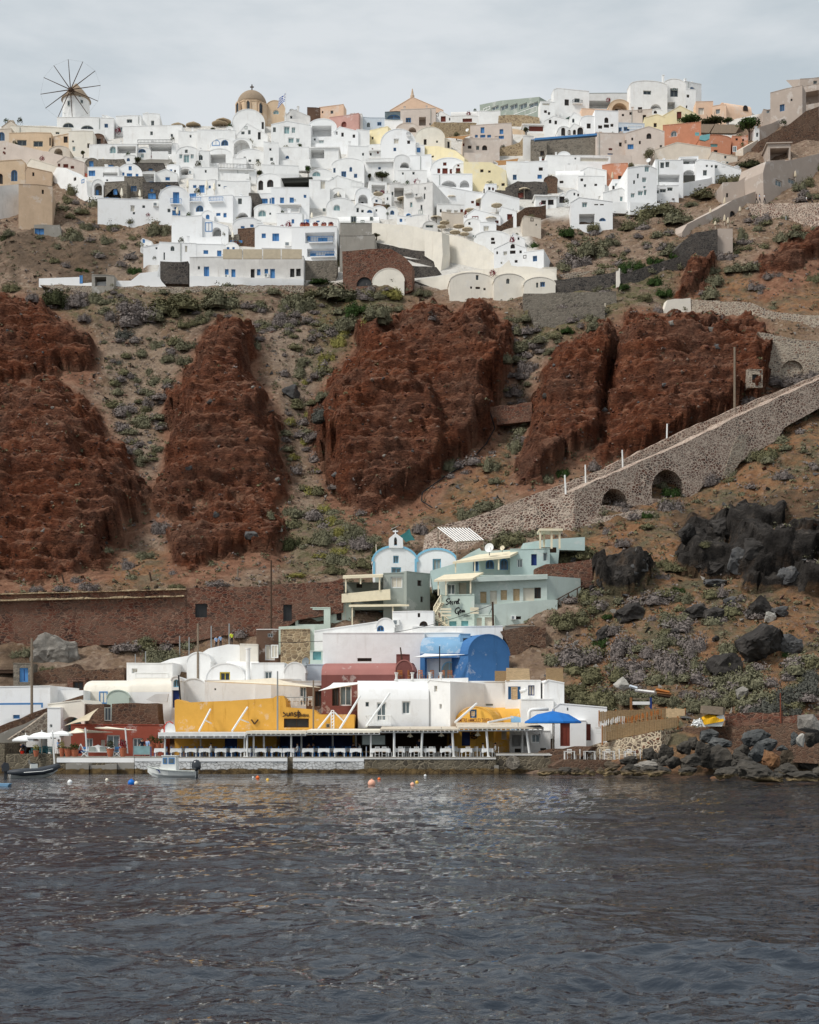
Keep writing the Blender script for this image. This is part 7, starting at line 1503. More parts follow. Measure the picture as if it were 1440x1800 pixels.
for i,(x,w,h,mt,lab)in enumerate(((355,70,110,'tealpale','turquoise wooden armchair under the first white parasol'),(425,40,120,'tealpale','tall turquoise slatted chair under the second white parasol'),(465,60,140,'teal','turquoise cupboard behind the slatted chair'),(520,50,130,'tealpale','turquoise slatted chair beside the white slim pole'))):
 px,_=tp('a',x,0);Y=133.5+.3*i;c=thing('garden_chair' if 'chair' in lab else 'cupboard',lab,'chair' if 'chair' in lab else 'cupboard',(X_at(px,Y),Y,DECK));ww=w/6*mpp(Y)/2;hh=h/6*mpp(Y)*.8
 m=MB();m.box((-ww,-.25,.4),(ww,.25,.46),mt);m.obj('seat' if 'chair' in lab else 'shelf',c);m=MB();n=5
 for k in range(n):u=lerp(-ww+.04,ww-.04,k/(n-1));m.box((u-.035,.22,.46),(u+.035,.26,hh),mt)
 for z in(.6,hh-.08):m.box((-ww,.262,z),(ww,.3,z+.07),mt)
 m.obj('backrest' if 'chair' in lab else 'door',c)
 for sx in(-1,1):m=MB();m.box((sx*ww-.04,-.25,0),(sx*ww+.04,-.17,.6),mt);m.box((sx*ww-.04,.17,0),(sx*ww+.04,.25,.4),mt);m.obj('side_frame',c)
POT=None
def pot_plant(px,pyb,Y,r,hp,hl,leaf,label,group=None,z=None,potmat='terrapot'):
 b=P(px,pyb,Y)
 if z is not None:b.z=z
 t=thing('potted_plant',label,'plant',b,0,group);m=MB();m.lathe([(r*.6,0),(r*.9,hp*.55),(r,hp*.9),(r*1.08,hp*.92),(r*1.08,hp),(r*.9,hp),(r*.85,hp*.9),(0,hp*.88)],potmat,seg=14);m.obj('pot',t)
 m=MB();rnd=random.Random(int(px*10));leaf_cloud(m,leaf,160,.14*max(r*2.2,.5),rnd,(0,0,hp+hl*.35),(r*1.4,r*1.4,hl*.75),base=-.6);m.obj('foliage',t);return t
for x,r,hp,hl,lf,lab in((380,.26,.6,.6,'yellowleaf','terracotta pot with straw-coloured grass under the white parasols'),(652,.25,.8,.7,'yellowleaf','tall terracotta pot with yellowish grass beside the rust taverna'),(718,.36,.75,.15,'olive','fat empty terracotta jar at the corner of the rust taverna'),(790,.36,.6,.7,'greenleaf','terracotta pot with green bush before the rust taverna'),(1163,.34,.75,.9,'darkleaf','terracotta pot with a dark plant left of the taverna door'),(1297,.34,.8,.9,'redflower','terracotta pot with a reddish plant beside the blue folding chair')):
 pot_plant(tp('a',x,0)[0],1332,131.8,r,hp,hl,lf,lab,z=DECK)
for x,lab in((168,'terracotta pot with shrub beside the gold corner, outer'),(235,'terracotta pot with shrub beside the gold corner, middle'),(280,'terracotta pot with shrub beside the gold corner, inner')):pot_plant(tp('b',x,0)[0],1331,135.5,.3,.6,.9,'greenleaf',lab,z=DECK+.6)
for i,x in enumerate((155,180,225,268,305)):px,py=tp('5',x,362);pot_plant(px,py,D(px,450)-.8,.45,.5,.5,'redflower','terracotta geranium pot on the white balcony house parapet','geranium pots on the parapet')
def tree(px,pyb,Y,w,h,leaf,label,group=None,trunk=.35):
 b=P(px,pyb,Y);t=thing('tree',label,'tree',b,0,group);s=mpp(Y);r=w*s/2;H=h*s
 m=MB();m.tube([(0,0,-.5),(.05,0,H*trunk*.6),(0,0,H*trunk+r*.6)],[.14,.1,.06],'bark',6)
 for k in range(4):a=k*1.6;m.tube([(0,0,H*trunk*.8),(math.cos(a)*r*.5,math.sin(a)*r*.5,H*trunk+r*.7)],[.07,.03],'bark',5)
 m.obj('trunk',t);m=MB();rnd=random.Random(int(px*7+pyb));hz=H*(1-trunk)/2
 for c in range(5):a=c*1.3+rnd.random();q=0 if c==0 else.4;leaf_cloud(m,leaf,220,.2*max(.5,r*.55),rnd,(math.cos(a)*q*r,math.sin(a)*q*r,H*trunk+hz+rnd.uniform(-.2,.25)*hz),(r*.68,r*.68,hz*.75),base=-1.2)
 m.obj('crown',t);return t
for t,x,yb,w,h,lf,lab in(('1',838,556,50,45,'darkleaf','dark round clipped tree above the long black railing'),('1',1040,545,32,36,'darkleaf','small round tree on the plain ridge wall'),('1',1125,530,32,38,'darkleaf','small round tree under the lower thatched sunshade'),('1',725,690,50,44,'darkleaf','grey-green olive tree by the little white cube'),('1',438,640,26,26,'darkleaf','little bush beside the arched beige doorway'),('1',1046,742,34,30,'darkleaf','round bush beside the squat blind arch'),('1',1135,758,26,20,'darkleaf','low bush on the black-railed terrace'),('1',1430,735,40,34,'darkleaf','dark bush above the two dark arched openings'),('1',1370,755,36,40,'darkleaf','dark pointed bush right of the black-railed terrace'),('1',905,730,44,60,'olive','reddish-brown bush beside the dark stone retaining house'),('1',832,490,22,44,'redflower','red bougainvillea on the ridge block corner'),('2',65,725,34,34,'darkleaf','round cactus-like bush on the planter terrace, largest'),('2',25,730,26,22,'redflower','reddish bush on the planter terrace'),('2',100,725,30,24,'darkleaf','low dark bush on the planter terrace'),('2',185,750,36,60,'greenleaf','green palm-like plant under the planted pergola'),('2',140,612,36,34,'greenleaf','green bush in the grey slat roof house courtyard'),('2',120,458,44,60,'olive','bush on the weathered grey house beside the flagpole'),('2',575,770,90,40,'darkleaf','dark planting on the white roof terrace in the centre'),('2',968,545,36,28,'olive','small bush on the tan retaining wall'),('2',1335,528,36,40,'darkleaf','bush beside the flat-roofed shop'),('2',510,765,22,32,'darkleaf','small dark bush beside the blue window block'),('3',545,680,66,84,'olive','olive bush between beige house and turquoise stair'),('3',1072,545,140,110,'greenleaf','big dark green tree at the end of the terracotta houses'),('3',760,475,140,34,'greenleaf','green hedge behind the big terracotta house, first piece'),('3',880,478,140,30,'darkleaf','green hedge behind the big terracotta house, second piece'),('3',960,468,60,24,'greenleaf','green hedge behind the terracotta annex'),('3',540,455,30,24,'olive','small plant by the yellow cube'),('3',450,725,40,50,'olive','bush beside the terracotta cube'),('4',1185,425,40,40,'olive','dry bush on the low grey stone terrace'),('5',390,405,60,30,'darkleaf','spiky agave on the grey concrete planter'),('5',500,402,40,26,'darkleaf','small agave at the planter edge'),('5',1270,320,40,60,'bark','bare climbing plant on the white cube'),('5',545,412,40,20,'olive','dry grass tuft on the grey block')):
 px,py=tp(t,x,yb);k=TILES[t][2];tree(px,py,D(px,py)-.9,w/k,h/k,lf,lab,trunk=.18 if 'bush' in lab or 'hedge' in lab or 'agave' in lab else.3)
_r=random.Random(8);_pl=[h for h in HOUSES if h.get('category')=='house' and h.get('_pl')is not None and len(h['_pl'])==4 and abs(h.location.y)>235]
_pm=[]
for v,lf in enumerate(('darkleaf','greenleaf','olive','redflower')):q=MB();leaf_cloud(q,lf,150,.2,random.Random(v),(0,0,.5),(1,1,1),base=-.7);_pm.append(q.mesh('terrace_shrub'))
for k in range(85):
 h=_r.choice(_pl);u=_r.uniform(h['_pl'][0],h['_pl'][1]);up=_r.random()<.4;w=_r.uniform(.35,.85)
 o=bpy.data.objects.new('terrace_shrub',_pm[_r.choice((0,0,1,2,2,3))]);COL.objects.link(o);ca,sa=math.cos(h.rotation_euler.z),math.sin(h.rotation_euler.z);v=1.0 if up else-.9
 o.location=(h.location.x+u*ca-v*sa,h.location.y+u*sa+v*ca,h.location.z+(h['_pl'][2]-.1 if up else-.1));o.scale=(w,w,w*_r.uniform(.8,1.4));tag(o,'small leafy plant on a terrace of the white town','plant','small plants on the town terraces')
for i,(x0,x1)in enumerate(((1176,1276),(1282,1382),(1388,1480),(1486,1592))):
 poly('4','awning','awning','canvasdark','Y=%.2f dep=.25'%(D(470,500)-2.2-.01*i),f'{x0},474 {x1},474 {x1},524 {x0},524','',f'grey-beige awning panel above the long hotel, bay {"first second third fourth".split()[i]} from its rounded corner')
def line(label,pts,r,mat,name='cable',sagn=0):
 q=[P(*p)for p in pts];c=q[0];m=MB();out=[]
 for a,b in zip(q[:-1],q[1:]):
  for k in range(8):t=k/8;p=a.lerp(b,t);p.z-=sagn*4*t*(1-t);out.append(p-c)
 out.append(q[-1]-c);m.tube(out,r,mat,5);o=m.obj(name,None);o.location=c;return tag(o,label,name)
def gp(t,x,y,off):px,py=tp(t,x,y);return(px,py,float(look(DF,px,py))-off)
line('black hose winding down the gully to the ramp',[gp('G',x,y,1.0)for x,y in((290,395),(278,430),(300,505),(270,560),(205,628),(150,660),(100,692),(45,732),(42,760),(80,785))],.09,'black','hose')
line('overhead wire from the wooden pole to the ruined house',[(868,1062,154),(760,1098,153.5),(640,1120,153),(540,1128,154),(480,1128,154)],.03,'black',sagn=.1)
line('overhead wire from the wooden pole towards the sign house',[(868,1062,154),(860,1080,156)],.03,'black')
for a in((56,1122,1267,139.5,.15,'woodgrey',0,'tall weathered utility pole beside the stone stair'),(348,1096,1192,153,.13,'woodgrey',0,'weathered pole beside the lumpy white mound'),(477,985,1098,158.5,.11,'wooddark',0,'thin brown mast before the red wall'),(868,1058,1118,154,.14,'wooddark',-2,'dark wooden pole with wires by the sign house'),(318,1187,1232,144,.10,'black',-4,'dark lamp post at the gold wall corner'),(488,1180,1288,137,.09,'metal',0,'grey metal pole against the gold taverna'),(551,1196,1290,137,.09,'woodgrey',0,'rough thin pole beside the lettering'),(712,1138,1196,143,.09,'wooddark',-8,'dark leaning pole by the red gable end'),(773,1136,1198,146,.07,'black',0,'slim dark pole in front of the blue house'),(1291.5,610,728,190,.17,'woodgrey',0,'tall grey pole standing on the ramp before the red cliff'),(1172,745,782,185,.12,'whitepaint',1,'short white post on the ramp, highest'),(1095,791,815,181,.11,'whitepaint',-1,'short white post on the ramp, second highest'),(1030,817,850,178.5,.11,'whitepaint',-1,'short white post on the ramp, third highest'),(996,835,882,175,.13,'whitepaint',-3,'white post on the ramp above the low bush'),(1373,1218,1275,127,.07,'rooftile',-1,'thin rusty pole on the red stone wall'),(316,1118,1150,158,.08,'metal',0,'grey post on the rubble slope, left of a pair'),(332.5,1120,1150,158,.08,'metal',0,'grey post on the rubble slope, right of a pair'),(371.5,1100,1140,157,.09,'metal',0,'grey post by the workers, shorter'),(403,1096,1148,156,.09,'metal',0,'grey post by the workers, taller'),(238,1150,1168,155,.07,'metal',0,'short grey post on the rubble, left'),(256,1145,1166,155,.07,'metal',0,'short grey post on the rubble, right'),(116,1010,1030,170,.12,'wooddark',-7,'leaning dark fence post above the long red wall, first'),(270,1006,1034,170,.14,'wooddark',-7,'leaning dark fence post above the long red wall, second'),(418,999,1024,170,.12,'woodgrey',0,'straight grey fence post above the taller red wall'),(576,960,978,181,.12,'wooddark',0,'short dark stake among the yellow flowers'),(663,957,990,172,.07,'woodbleach',-2,'thin white stick at the chapel corner'),(1089,472,505,237,.15,'cream',0,'pale stake between the dark stone walls'),(1064,533,547,226,.12,'woodbleach',0,'short pale stake on the grey terraces'),(1382,380,404,252,.15,'metal',0,'grey lamp post below the upper path')):
 pole(a[7],a[0],a[1],a[2],a[3],a[4],a[5],a[6])
st=thing('wooden_stair','cream wooden stair with railings left of the sign wall','stair',P(*tp('D',880,612),156));o0=st.location.copy()
f=lambda x,y,Y=156:P(*tp('D',x,y),Y)-o0
for k,(a,b)in enumerate((((925,608),(850,548)),((848,545),(886,480)))):
 m=MB()
 for i in range(9):p=f(*a).lerp(f(*b),i/8);m.box((p.x-.35,0,p.z-.05),(p.x+.35,.9,p.z+.04),'creampaint')
 m.obj('tread',st);m=MB();m.bar(f(*a),f(*b),.14,'creampaint');m.bar(f(a[0],a[1]-42),f(b[0],b[1]-42),.10,'creampaint')
 for i in range(5):p=f(*a).lerp(f(*b),i/4);q=f(a[0],a[1]-42).lerp(f(b[0],b[1]-42),i/4);m.bar(p,q,.07,'creampaint')
 m.obj('railing',st)
for x0,x1,y0,y1 in((884,940,508,545),(1040,1085,504,532)):
 m=MB()
 for y in(y0+4,(y0+y1)/2,y1):a,b=f(x0,y,155.3),f(x1,y,155.3);m.box((a.x,a.y-.04,a.z-.1),(b.x,a.y+.04,a.z+.1),'creampaint')
 m.obj('balcony_rail',st)
rl=thing('handrail','rustic dark wooden handrail on the steps beside the mint side wall','railing',P(*tp('F',70,500),158));o0=rl.location.copy();f=lambda x,y:P(*tp('F',x,y),158)-o0
m=MB();m.tube([f(52,465),f(112,432),f(215,376)],.07,'wooddark',6);m.obj('rail',rl)
for x,yt,yb in((68,460,500),(118,430,475),(165,405,445)):m=MB();m.tube([f(x,yb),f(x,yt)],.07,'wooddark',6);m.obj('post',rl)
m=MB();m.tube([f(118,435),f(140,475)],.06,'wooddark',6);m.obj('brace',rl)
for t,x,y,r,Y,lab,mt in(('D',1142,190,25,161,'white satellite dish on the long cream veranda roof','whitepaint'),('D',1210,190,13,161.5,'smaller cream satellite dish beside the white one','creampaint'),('D',174,790,22,150,'dark grey satellite dish on the lilac wall','dishgrey'),('2',1025,506,9,292,'small white satellite dish on the tan retaining wall','whitepaint'),('3',541,666,12,266,'white satellite dish below the olive bush','whitepaint')):
 d=thing('satellite_dish',lab,'dish',P(*tp(t,x,y),Y));rr=r/3*mpp(Y);m=MB();m.lathe([(0,0),(rr*.5,rr*.06),(rr,rr*.22),(rr,rr*.26),(rr*.5,rr*.1),(0,rr*.04)],mt,seg=18);o=m.obj('reflector',d);o.rotation_euler=(R(78),0,R(-25))
 m=MB();m.tube([(0,.1,0),(0,.25,-rr*1.5)],.06,'metal');m.obj('mount',d);m=MB();m.tube([(0,0,-rr*.8),(rr*.2,-rr*.9,0)],.025,'metal');m.obj('arm',d)
for px,py in((721,1293),(776,1292),(840,1291),(911,1284)):
 Y=131.6;l=thing('hanging_lamp','cream bell-shaped lamp hanging under the timber canopy','lamp',P(px,py,Y),0,'lamps under the timber canopy');m=MB();m.lathe([(.30,-.12),(.26,-.05),(.1,.1),(.07,.3),(0,.32)],'creampaint',seg=12);m.obj('lamp_shade',l);m=MB();m.tube([(0,0,.3),(0,0,.75)],.02,'black');m.obj('cord',l)
 m=MB();m.lathe([(0,-.2),(.08,-.16),(.08,-.08),(0,-.04)],'screen',seg=8);m.obj('bulb',l)
cb=thing('covered_boat','small boat laid up under a yellow tarpaulin and a grey board','boat',P(1253,1277,128));o0=cb.location.copy();f=lambda x,y,Y=128:P(*tp('f',x,y),Y)-o0
m=MB();a,b=f(205,340),f(440,260);m.prism([(a.x,0),(b.x-.2,0),(b.x+.1,.7),(b.x-.1,1.15),(a.x+.3,.5)],0,1.6,'hullwhite');m.obj('hull',cb)
m=MB();a,b=f(212,305),f(410,210);vs=[];n=10
for i in range(n+1):
 t=i/n;u=lerp(a.x,b.x+.2,t);z1=a.z+.1+(b.z-a.z)*math.sin(math.pi*(.16+.62*t));vs+=[(u,-.15,a.z-.2+.35*t),(u,-.1+.1*math.sin(t*9),(a.z+z1)/2+.06*math.sin(t*14)),(u,.5,z1),(u,1.7,a.z+.2)]
m.add(vs,[(4*i+k,4*i+4+k,4*i+5+k,4*i+1+k)for i in range(n)for k in range(3)],'tarpyellow');m.obj('tarpaulin',cb)
m=MB();a,b=f(205,205),f(420,120);m.add([(a.x,-.2,a.z),(b.x,-.2,a.z-.15),(b.x+.55,1.4,a.z-.1),(a.x+.1,1.4,a.z+.1),(a.x+.1,-.1,b.z),(b.x+.05,-.1,b.z-.15),(b.x+.6,1.4,b.z-.2),(a.x+.2,1.4,b.z)],[(0,3,2,1),(4,5,6,7),(0,1,5,4),(1,2,6,5),(2,3,7,6),(3,0,4,7)],'woodgrey');m.obj('board_box',cb)
m=MB();leaf_cloud(m,'canvaswhite',60,.35,random.Random(2),(0,0,.2),(.6,.4,.45));o=m.obj('plastic_sheet',None);o.location=P(1226,1277,127.6);tag(o,'crumpled white plastic sheet beside the covered boat','sheet')
for i,(x0,y0,x1,y1,lab)in enumerate(((470,250,570,262,'long pale plank in the debris above the fence'),(580,248,650,262,'orange-brown plank in the debris above the fence'),(585,264,660,272,'thin brown plank on the debris pile'),(590,275,655,285,'dark curved plank at the bottom of the debris pile'),(440,228,480,240,'bluish-white board at the top of the debris pile'))):
 m=MB();a,b=P(*tp('C',x0,y0),136),P(*tp('C',x1,y1),136);m.bar((0,0,0),b-a,.22,['aged','woodorange','wood','wooddark','lilac'][i]);o=m.obj('plank',None);o.location=a;tag(o,lab,'plank')
bf=thing('swing_bench','white swing-bench frame with a blue post above the reed fence','bench',P(1127,1247,135));
m=MB();m.box((-.9,0,.45),(.9,.08,.75),'whitepaint');m.box((-.9,0,.95),(.9,.05,1.05),'woodgrey');m.obj('backrest',bf)
for x,mt in((-.95,'wood'),(.95,'bluedark')):m=MB();m.box((x-.1,-.05,-.2),(x+.1,.15,1.15),mt);m.obj('post',bf)
def rib():
 b=P(57,1366,115.5);b.z=0;r=thing('inflatable_boat','black inflatable dinghy with outboard engine moored at the left quay','boat',b,R(24));r.scale=(1.08,)*3
 def path(side):return[(-1.95,side*.72,.42),(-.8,side*.78,.42),(.6,side*.72,.5),(1.4,side*.5,.68),(1.95,side*.12,.9)]
 for sd in(1,-1):m=MB();m.tube(path(sd),[.12,.27,.27,.26,.2],'rubber',12);m.tube([(x,y-.0+sd*.262,z)for x,y,z in path(sd)[1:4]],.03,'canvaswhite',6);m.obj('tube',r,True)
 m=MB();sec=[]
 for x,w,z0 in((-1.7,.6,-.12),(-.5,.62,-.15),(.7,.55,-.08),(1.4,.35,.15),(1.9,.08,.55)):sec.append([(x,-w,z0+.42),(x,-w*.5,z0+.1),(x,0,z0),(x,w*.5,z0+.1),(x,w,z0+.42)])
 m.add([p for q in sec for p in q],[(i*5+k,i*5+k+1,i*5+6+k,i*5+5+k)for i in range(4)for k in range(4)]+[(0,1,2,3,4)],'hullwhite');m.box((-1.6,-.5,.22),(1.2,.5,.27),'greyshutter');m.obj('hull',r)
 m=MB();m.box((-.15,-.28,.27),(.35,.28,1.05),'hullwhite');m.box((-.1,-.26,1.05),(.2,.26,1.12),'rubber');m.obj('console',r)
 m=MB();m.box((-.8,-.3,.27),(-.3,.3,.6),'hullwhite');m.box((-.8,-.3,.6),(-.3,.3,.68),'rubber');m.obj('seat',r)
 m=MB();m.tube([(-.2,-.25,1.0),(-.25,-.25,1.35),(-.25,.25,1.35),(-.2,.25,1.0)],.02,'metal');m.obj('grab_rail',r)
 e=MB();e.prism([(-.25,.5),(.22,.5),(.3,.75),(.2,1.12),(-.1,1.2),(-.3,.95)],-.2,.2,'outboard');e.box((-.1,-.08,-.3),(.12,.08,.5),'outboard');o=e.obj('outboard_engine',r);o.location=(-2.0,0,0)
 for x,y in((-1.9,.55),(-1.9,-.55)):pass
rib()
def motorboat():
 b=P(305,1371.5,118);b.z=0;r=thing('motorboat','small white motorboat with a cabin moored before the gold taverna','boat',b,R(176));k=1.0
 st=[(-1.95,.72,-.05,.52),(-1.0,.85,-.12,.55),(.3,.82,-.12,.62),(1.2,.6,-.05,.72),(1.8,.3,.1,.84),(2.2,.03,.4,.95)]
 m=MB();sec=[[(x,-w,zt),(x,-w*.97,zt-.14),(x,-w*.8,lerp(z0,zt,.35)),(x,-w*.45,z0),(x,w*.45,z0),(x,w*.8,lerp(z0,zt,.35)),(x,w*.97,zt-.14),(x,w,zt)]for x,w,z0,zt in st]
 m.add([p for q in sec for p in q],[(i*8+j,i*8+j+1,i*8+9+j,i*8+8+j)for i in range(5)for j in range(7)]+[tuple(range(8))],'hullwhite');m.add([(x,s_*w*.98,zt-.02)for x,w,z0,zt in st for s_ in(-1,1)],[(2*i,2*i+1,2*i+3,2*i+2)for i in range(5)],'hullwhite');h=m.obj('hull',r,False);normals_out(h)
 m=MB();m.tube([(x,s_*w*1.01,zt-.06)for s_ in(-1,)for x,w,z0,zt in st],.035,'greyshutter',6);m.tube([(x,w*1.01,zt-.06)for x,w,z0,zt in st],.035,'greyshutter',6);m.obj('rubbing_strake',r)
 m=MB();m.prism([(-.35,.5),(1.1,.6),(.95,.95),(.8,1.75),(-.3,1.75)],-.52,.52,'hullwhite');m.box((-.42,-.58,1.751),(.9,.58,1.82),'hullwhite');m.box((1.1,-.4,.6),(1.55,.4,.85),'hullwhite');c=m.obj('cabin',r)
 for sd in(-1,1):
  for x0,x1 in((-.22,.3),(.4,.78)):m=MB();y=sd*.525;m.box((x0,min(y,y+sd*.02),1.1),(x1,max(y,y+sd*.02),1.62),'blue');y2=y+sd*.021;m.box((x0+.07,min(y2,y2+sd*.01),1.17),(x1-.07,max(y2,y2+sd*.01),1.55),'glassgrey');m.obj('window',c)
 m=MB();m.lathe([(0,0),(.3,0),(.36,.2),(.34,.55),(.2,.78),(0,.84)],'outboard',(0,0,0),12);m.box((-.1,-.1,-.7),(.1,.1,0),'outboard');o=m.obj('outboard_engine',r,True);o.location=(-1.95,0,.62);o.scale=(1.1,.8,1)
 m=MB();m.tube([(1.9,-.2,.85),(1.85,-.2,1.15),(2.25,0,1.25),(1.85,.2,1.15),(1.9,.2,.85)],.02,'metal');m.tube([(1.0,-.5,.7),(1.85,-.2,1.15)],.02,'metal');m.tube([(1.0,.5,.7),(1.85,.2,1.15)],.02,'metal');m.obj('bow_rail',r)
 for sd in(1,):
  m=MB();pts=[(1.75,.54),(1.62,.60),(1.45,.60),(1.36,.54),(1.30,.42),(1.22,.36),(1.30,.34),(1.36,.30),(1.40,.44),(1.50,.52),(1.62,.53)];m.prism(pts,0,.015,'bluedark');o=m.obj('dolphin_mark',r);o.location=(0,.66,.06);o.rotation_euler=(R(-8),0,R(-27));o.location=(-.22,1.30,.04)
motorboat()
for px,py,rr,mt,lab in((123,1375,.22,'canvaswhite','white angular mooring float nearest the dinghy'),(188,1371,.16,'canvas','small cream buoy before the landing blocks'),(231,1376,.30,'bluebuoy','round bright blue buoy left of the motorboat'),(239.5,1377,.18,'canvas','small cream buoy touching the blue one'),(453,1367,.2,'orange','orange buoy off the whitewashed quay'),(445,1366.5,.1,'canvaswhite','tiny white float beside the orange buoy'),(470.5,1371,.16,'yellowbuoy','yellow buoy right of the orange one'),(653.5,1377,.33,'palepink','large pale orange buoy, biggest on the water'),(666.5,1369.5,.16,'orange','small red-orange buoy behind the pale one'),(725,1379,.18,'palepink','small pale pink buoy right of the big one'),(733,1375.5,.16,'yellowbuoy','dull yellow buoy beside the small pink one'),(747.5,1363.5,.14,'canvaswhite','small white float under the dark quay')):
 Y=CAMZ*FPX/(py-HY+rr*8);rr*=.82;m=MB();m.lathe([(rr*math.cos(a),rr*math.sin(a))for a in[-.9+k*(.9+math.pi/2)/9 for k in range(10)]],mt,seg=14);m.lathe([(rr*.2,rr*.95),(rr*.2,rr*1.15),(0,rr*1.2)],mt,seg=8);o=m.obj('buoy',None,True);o.location=(X_at(px,Y),Y,rr*.35);tag(o,lab,'buoy')
m=MB();m.prism([(-.55,-.1),(.5,-.1),(.72,.18),(-.6,.2)],-.35,.35,'blueroof');o=m.obj('rowing_boat',None);Y=93;o.location=(X_at(0,Y),Y,.02);tag(o,'tip of a small blue boat at the left edge of the water','boat')
paint('skin',rgb(196,150,122),.6);paint('hair',rgb(48,38,32),.7);paint('shirt_white',rgb(236,236,232),.9);paint('shirt_blue',rgb(150,178,214),.9);paint('shirt_navy',rgb(34,38,56),.9);paint('trousers_dark',rgb(40,42,50),.9);paint('shirt_vest',rgb(214,226,70),.9);paint('trousers_pale',rgb(206,192,174),.9);paint('shirt_brown',rgb(104,70,56),.9)
def person(label,loc,rz,pose,top,bottom,hair='hair',scale=1.0):
 J=dict(pel=(0,0,.95),sp=(0,0,1.15),ch=(0,0,1.36),nk=(0,-.01,1.49),hd=(0,-.03,1.60),ht=(0,-.02,1.70),ns=(0,-.13,1.60))
 for s,n in((1,'L'),(-1,'R')):
  J.update({'sh'+n:(s*.18,0,1.40),'el'+n:(s*.25,.03,1.13),'wr'+n:(s*.27,-.08,.90),'ha'+n:(s*.27,-.11,.83),'hi'+n:(s*.09,0,.90),'kn'+n:(s*.10,-.03,.50),'an'+n:(s*.10,.02,.09),'to'+n:(s*.12,-.15,.04)})
 if pose=='sit':
  for k in('pel','sp','ch','nk','hd','ht','ns','shL','shR'):x,y,z=J[k];J[k]=(x,y,z-.42)
  for s,n in((1,'L'),(-1,'R')):J.update({'hi'+n:(s*.10,-.06,.51),'kn'+n:(s*.12,-.44,.52),'an'+n:(s*.12,-.42,.09),'to'+n:(s*.13,-.58,.04),'el'+n:(s*.25,-.12,.76),'wr'+n:(s*.17,-.36,.80),'ha'+n:(s*.14,-.44,.81)})
 if pose=='bend':
  J.update(pel=(0,.12,.90),sp=(0,-.05,1.03),ch=(0,-.24,1.10),nk=(0,-.36,1.10),hd=(0,-.48,1.06),ht=(0,-.57,1.03),ns=(0,-.5,.96))
  for s,n in((1,'L'),(-1,'R')):J.update({'sh'+n:(s*.17,-.28,1.06),'el'+n:(s*.20,-.34,.80),'wr'+n:(s*.14,-.46,.58),'ha'+n:(s*.12,-.48,.51),'hi'+n:(s*.09,.11,.86),'kn'+n:(s*.12,.02,.48),'an'+n:(s*.13,.10,.09),'to'+n:(s*.14,-.07,.04)})
 if pose=='walk':J.update(knL=(.1,-.16,.52),anL=(.1,-.2,.1),toL=(.11,-.36,.05),knR=(-.1,.04,.5),anR=(-.1,.26,.14),toR=(-.11,.12,.04))
 ed=[('pel','sp'),('sp','ch'),('ch','nk'),('nk','hd'),('hd','ht'),('hd','ns')];rad=dict(pel=.145,sp=.13,ch=.15,nk=.055,hd=.095,ht=.075,ns=.018)
 for n in 'LR':
  ed+=[('ch','sh'+n),('sh'+n,'el'+n),('el'+n,'wr'+n),('wr'+n,'ha'+n),('pel','hi'+n),('hi'+n,'kn'+n),('kn'+n,'an'+n),('an'+n,'to'+n)]
  rad.update({'sh'+n:.07,'el'+n:.045,'wr'+n:.03,'ha'+n:.036,'hi'+n:.095,'kn'+n:.062,'an'+n:.042,'to'+n:.036})
  w=Vector(J['wr'+n]);h=Vector(J['ha'+n]);d=(h-w).normalized();sd=d.cross(Vector((0,1,.3))).normalized()
  for k in range(5):
   if k<4:b=h+sd*(k-1.5)*.021;e1=b+d*(.055+.012*(k in(1,2)));e2=e1+(d+Vector((0,.0,-.3))*.6).normalized()*.035
   else:b=w.lerp(h,.55)+sd*.04;e1=b+(d+sd*.9).normalized()*.04;e2=e1+d*.03
   q=[f'f{n}{k}a',f'f{n}{k}b'];J[q[0]]=tuple(e1);J[q[1]]=tuple(e2);ed+=[('ha'+n,q[0]),(q[0],q[1])];rad[q[0]]=.010;rad[q[1]]=.008
 names=list(J);me=bpy.data.meshes.new('person');me.from_pydata([J[k]for k in names],[(names.index(a),names.index(b))for a,b in ed],[])
 o=bpy.data.objects.new('person',me);COL.objects.link(o);md=o.modifiers.new('skin','SKIN');md.use_smooth_shade=True
 sv=me.skin_vertices[0].data
 for i,k in enumerate(names):sv[i].radius=(rad[k],rad[k]*(.72 if k in('pel','sp','ch')else 1));sv[i].use_root=(k=='pel')
 ss=o.modifiers.new('sub','SUBSURF');ss.levels=ss.render_levels=1
 dg=bpy.context.evaluated_depsgraph_get();nm=bpy.data.meshes.new_from_object(o.evaluated_get(dg));o.modifiers.clear();o.data=nm;bpy.data.meshes.remove(me)
 nm.materials.clear()
 for q in('skin',top,bottom,'trousers_dark'):nm.materials.append(MATS[q])
 seg=[(Vector(J[a]),Vector(J[b]),1 if a in('pel','sp','ch')and b in('sp','ch','shL','shR')or a[:2]=='sh' else 2 if a[:2]in('hi','kn')or b[:2]=='hi' else 3 if a[:2]=='an' else 0)for a,b in ed]
 for p in nm.polygons:
  c=p.center;best=min(seg,key=lambda s:(c-(s[0]+(s[1]-s[0])*max(0,min(1,(c-s[0]).dot(s[1]-s[0])/max((s[1]-s[0]).length_squared,1e-9))))).length);p.material_index=best[2];p.use_smooth=True
 o.location=loc;o.rotation_euler=(0,0,rz);o.scale=(scale,)*3;tag(o,label,'person')
 hd,ht=Vector(J['hd']),Vector(J['ht']);m=MB();up=(ht-hd).normalized();vs=[]
 m.lathe([(.105,-.01),(.112,.04),(.095,.09),(.05,.125),(0,.135)],hair,seg=10);q=m.obj('hair',o,True);q.location=hd+Vector((0,.02,.0));q.rotation_euler=up.to_track_quat('Z','Y').to_euler()
 fw=(Vector(J['ns'])-hd).normalized()
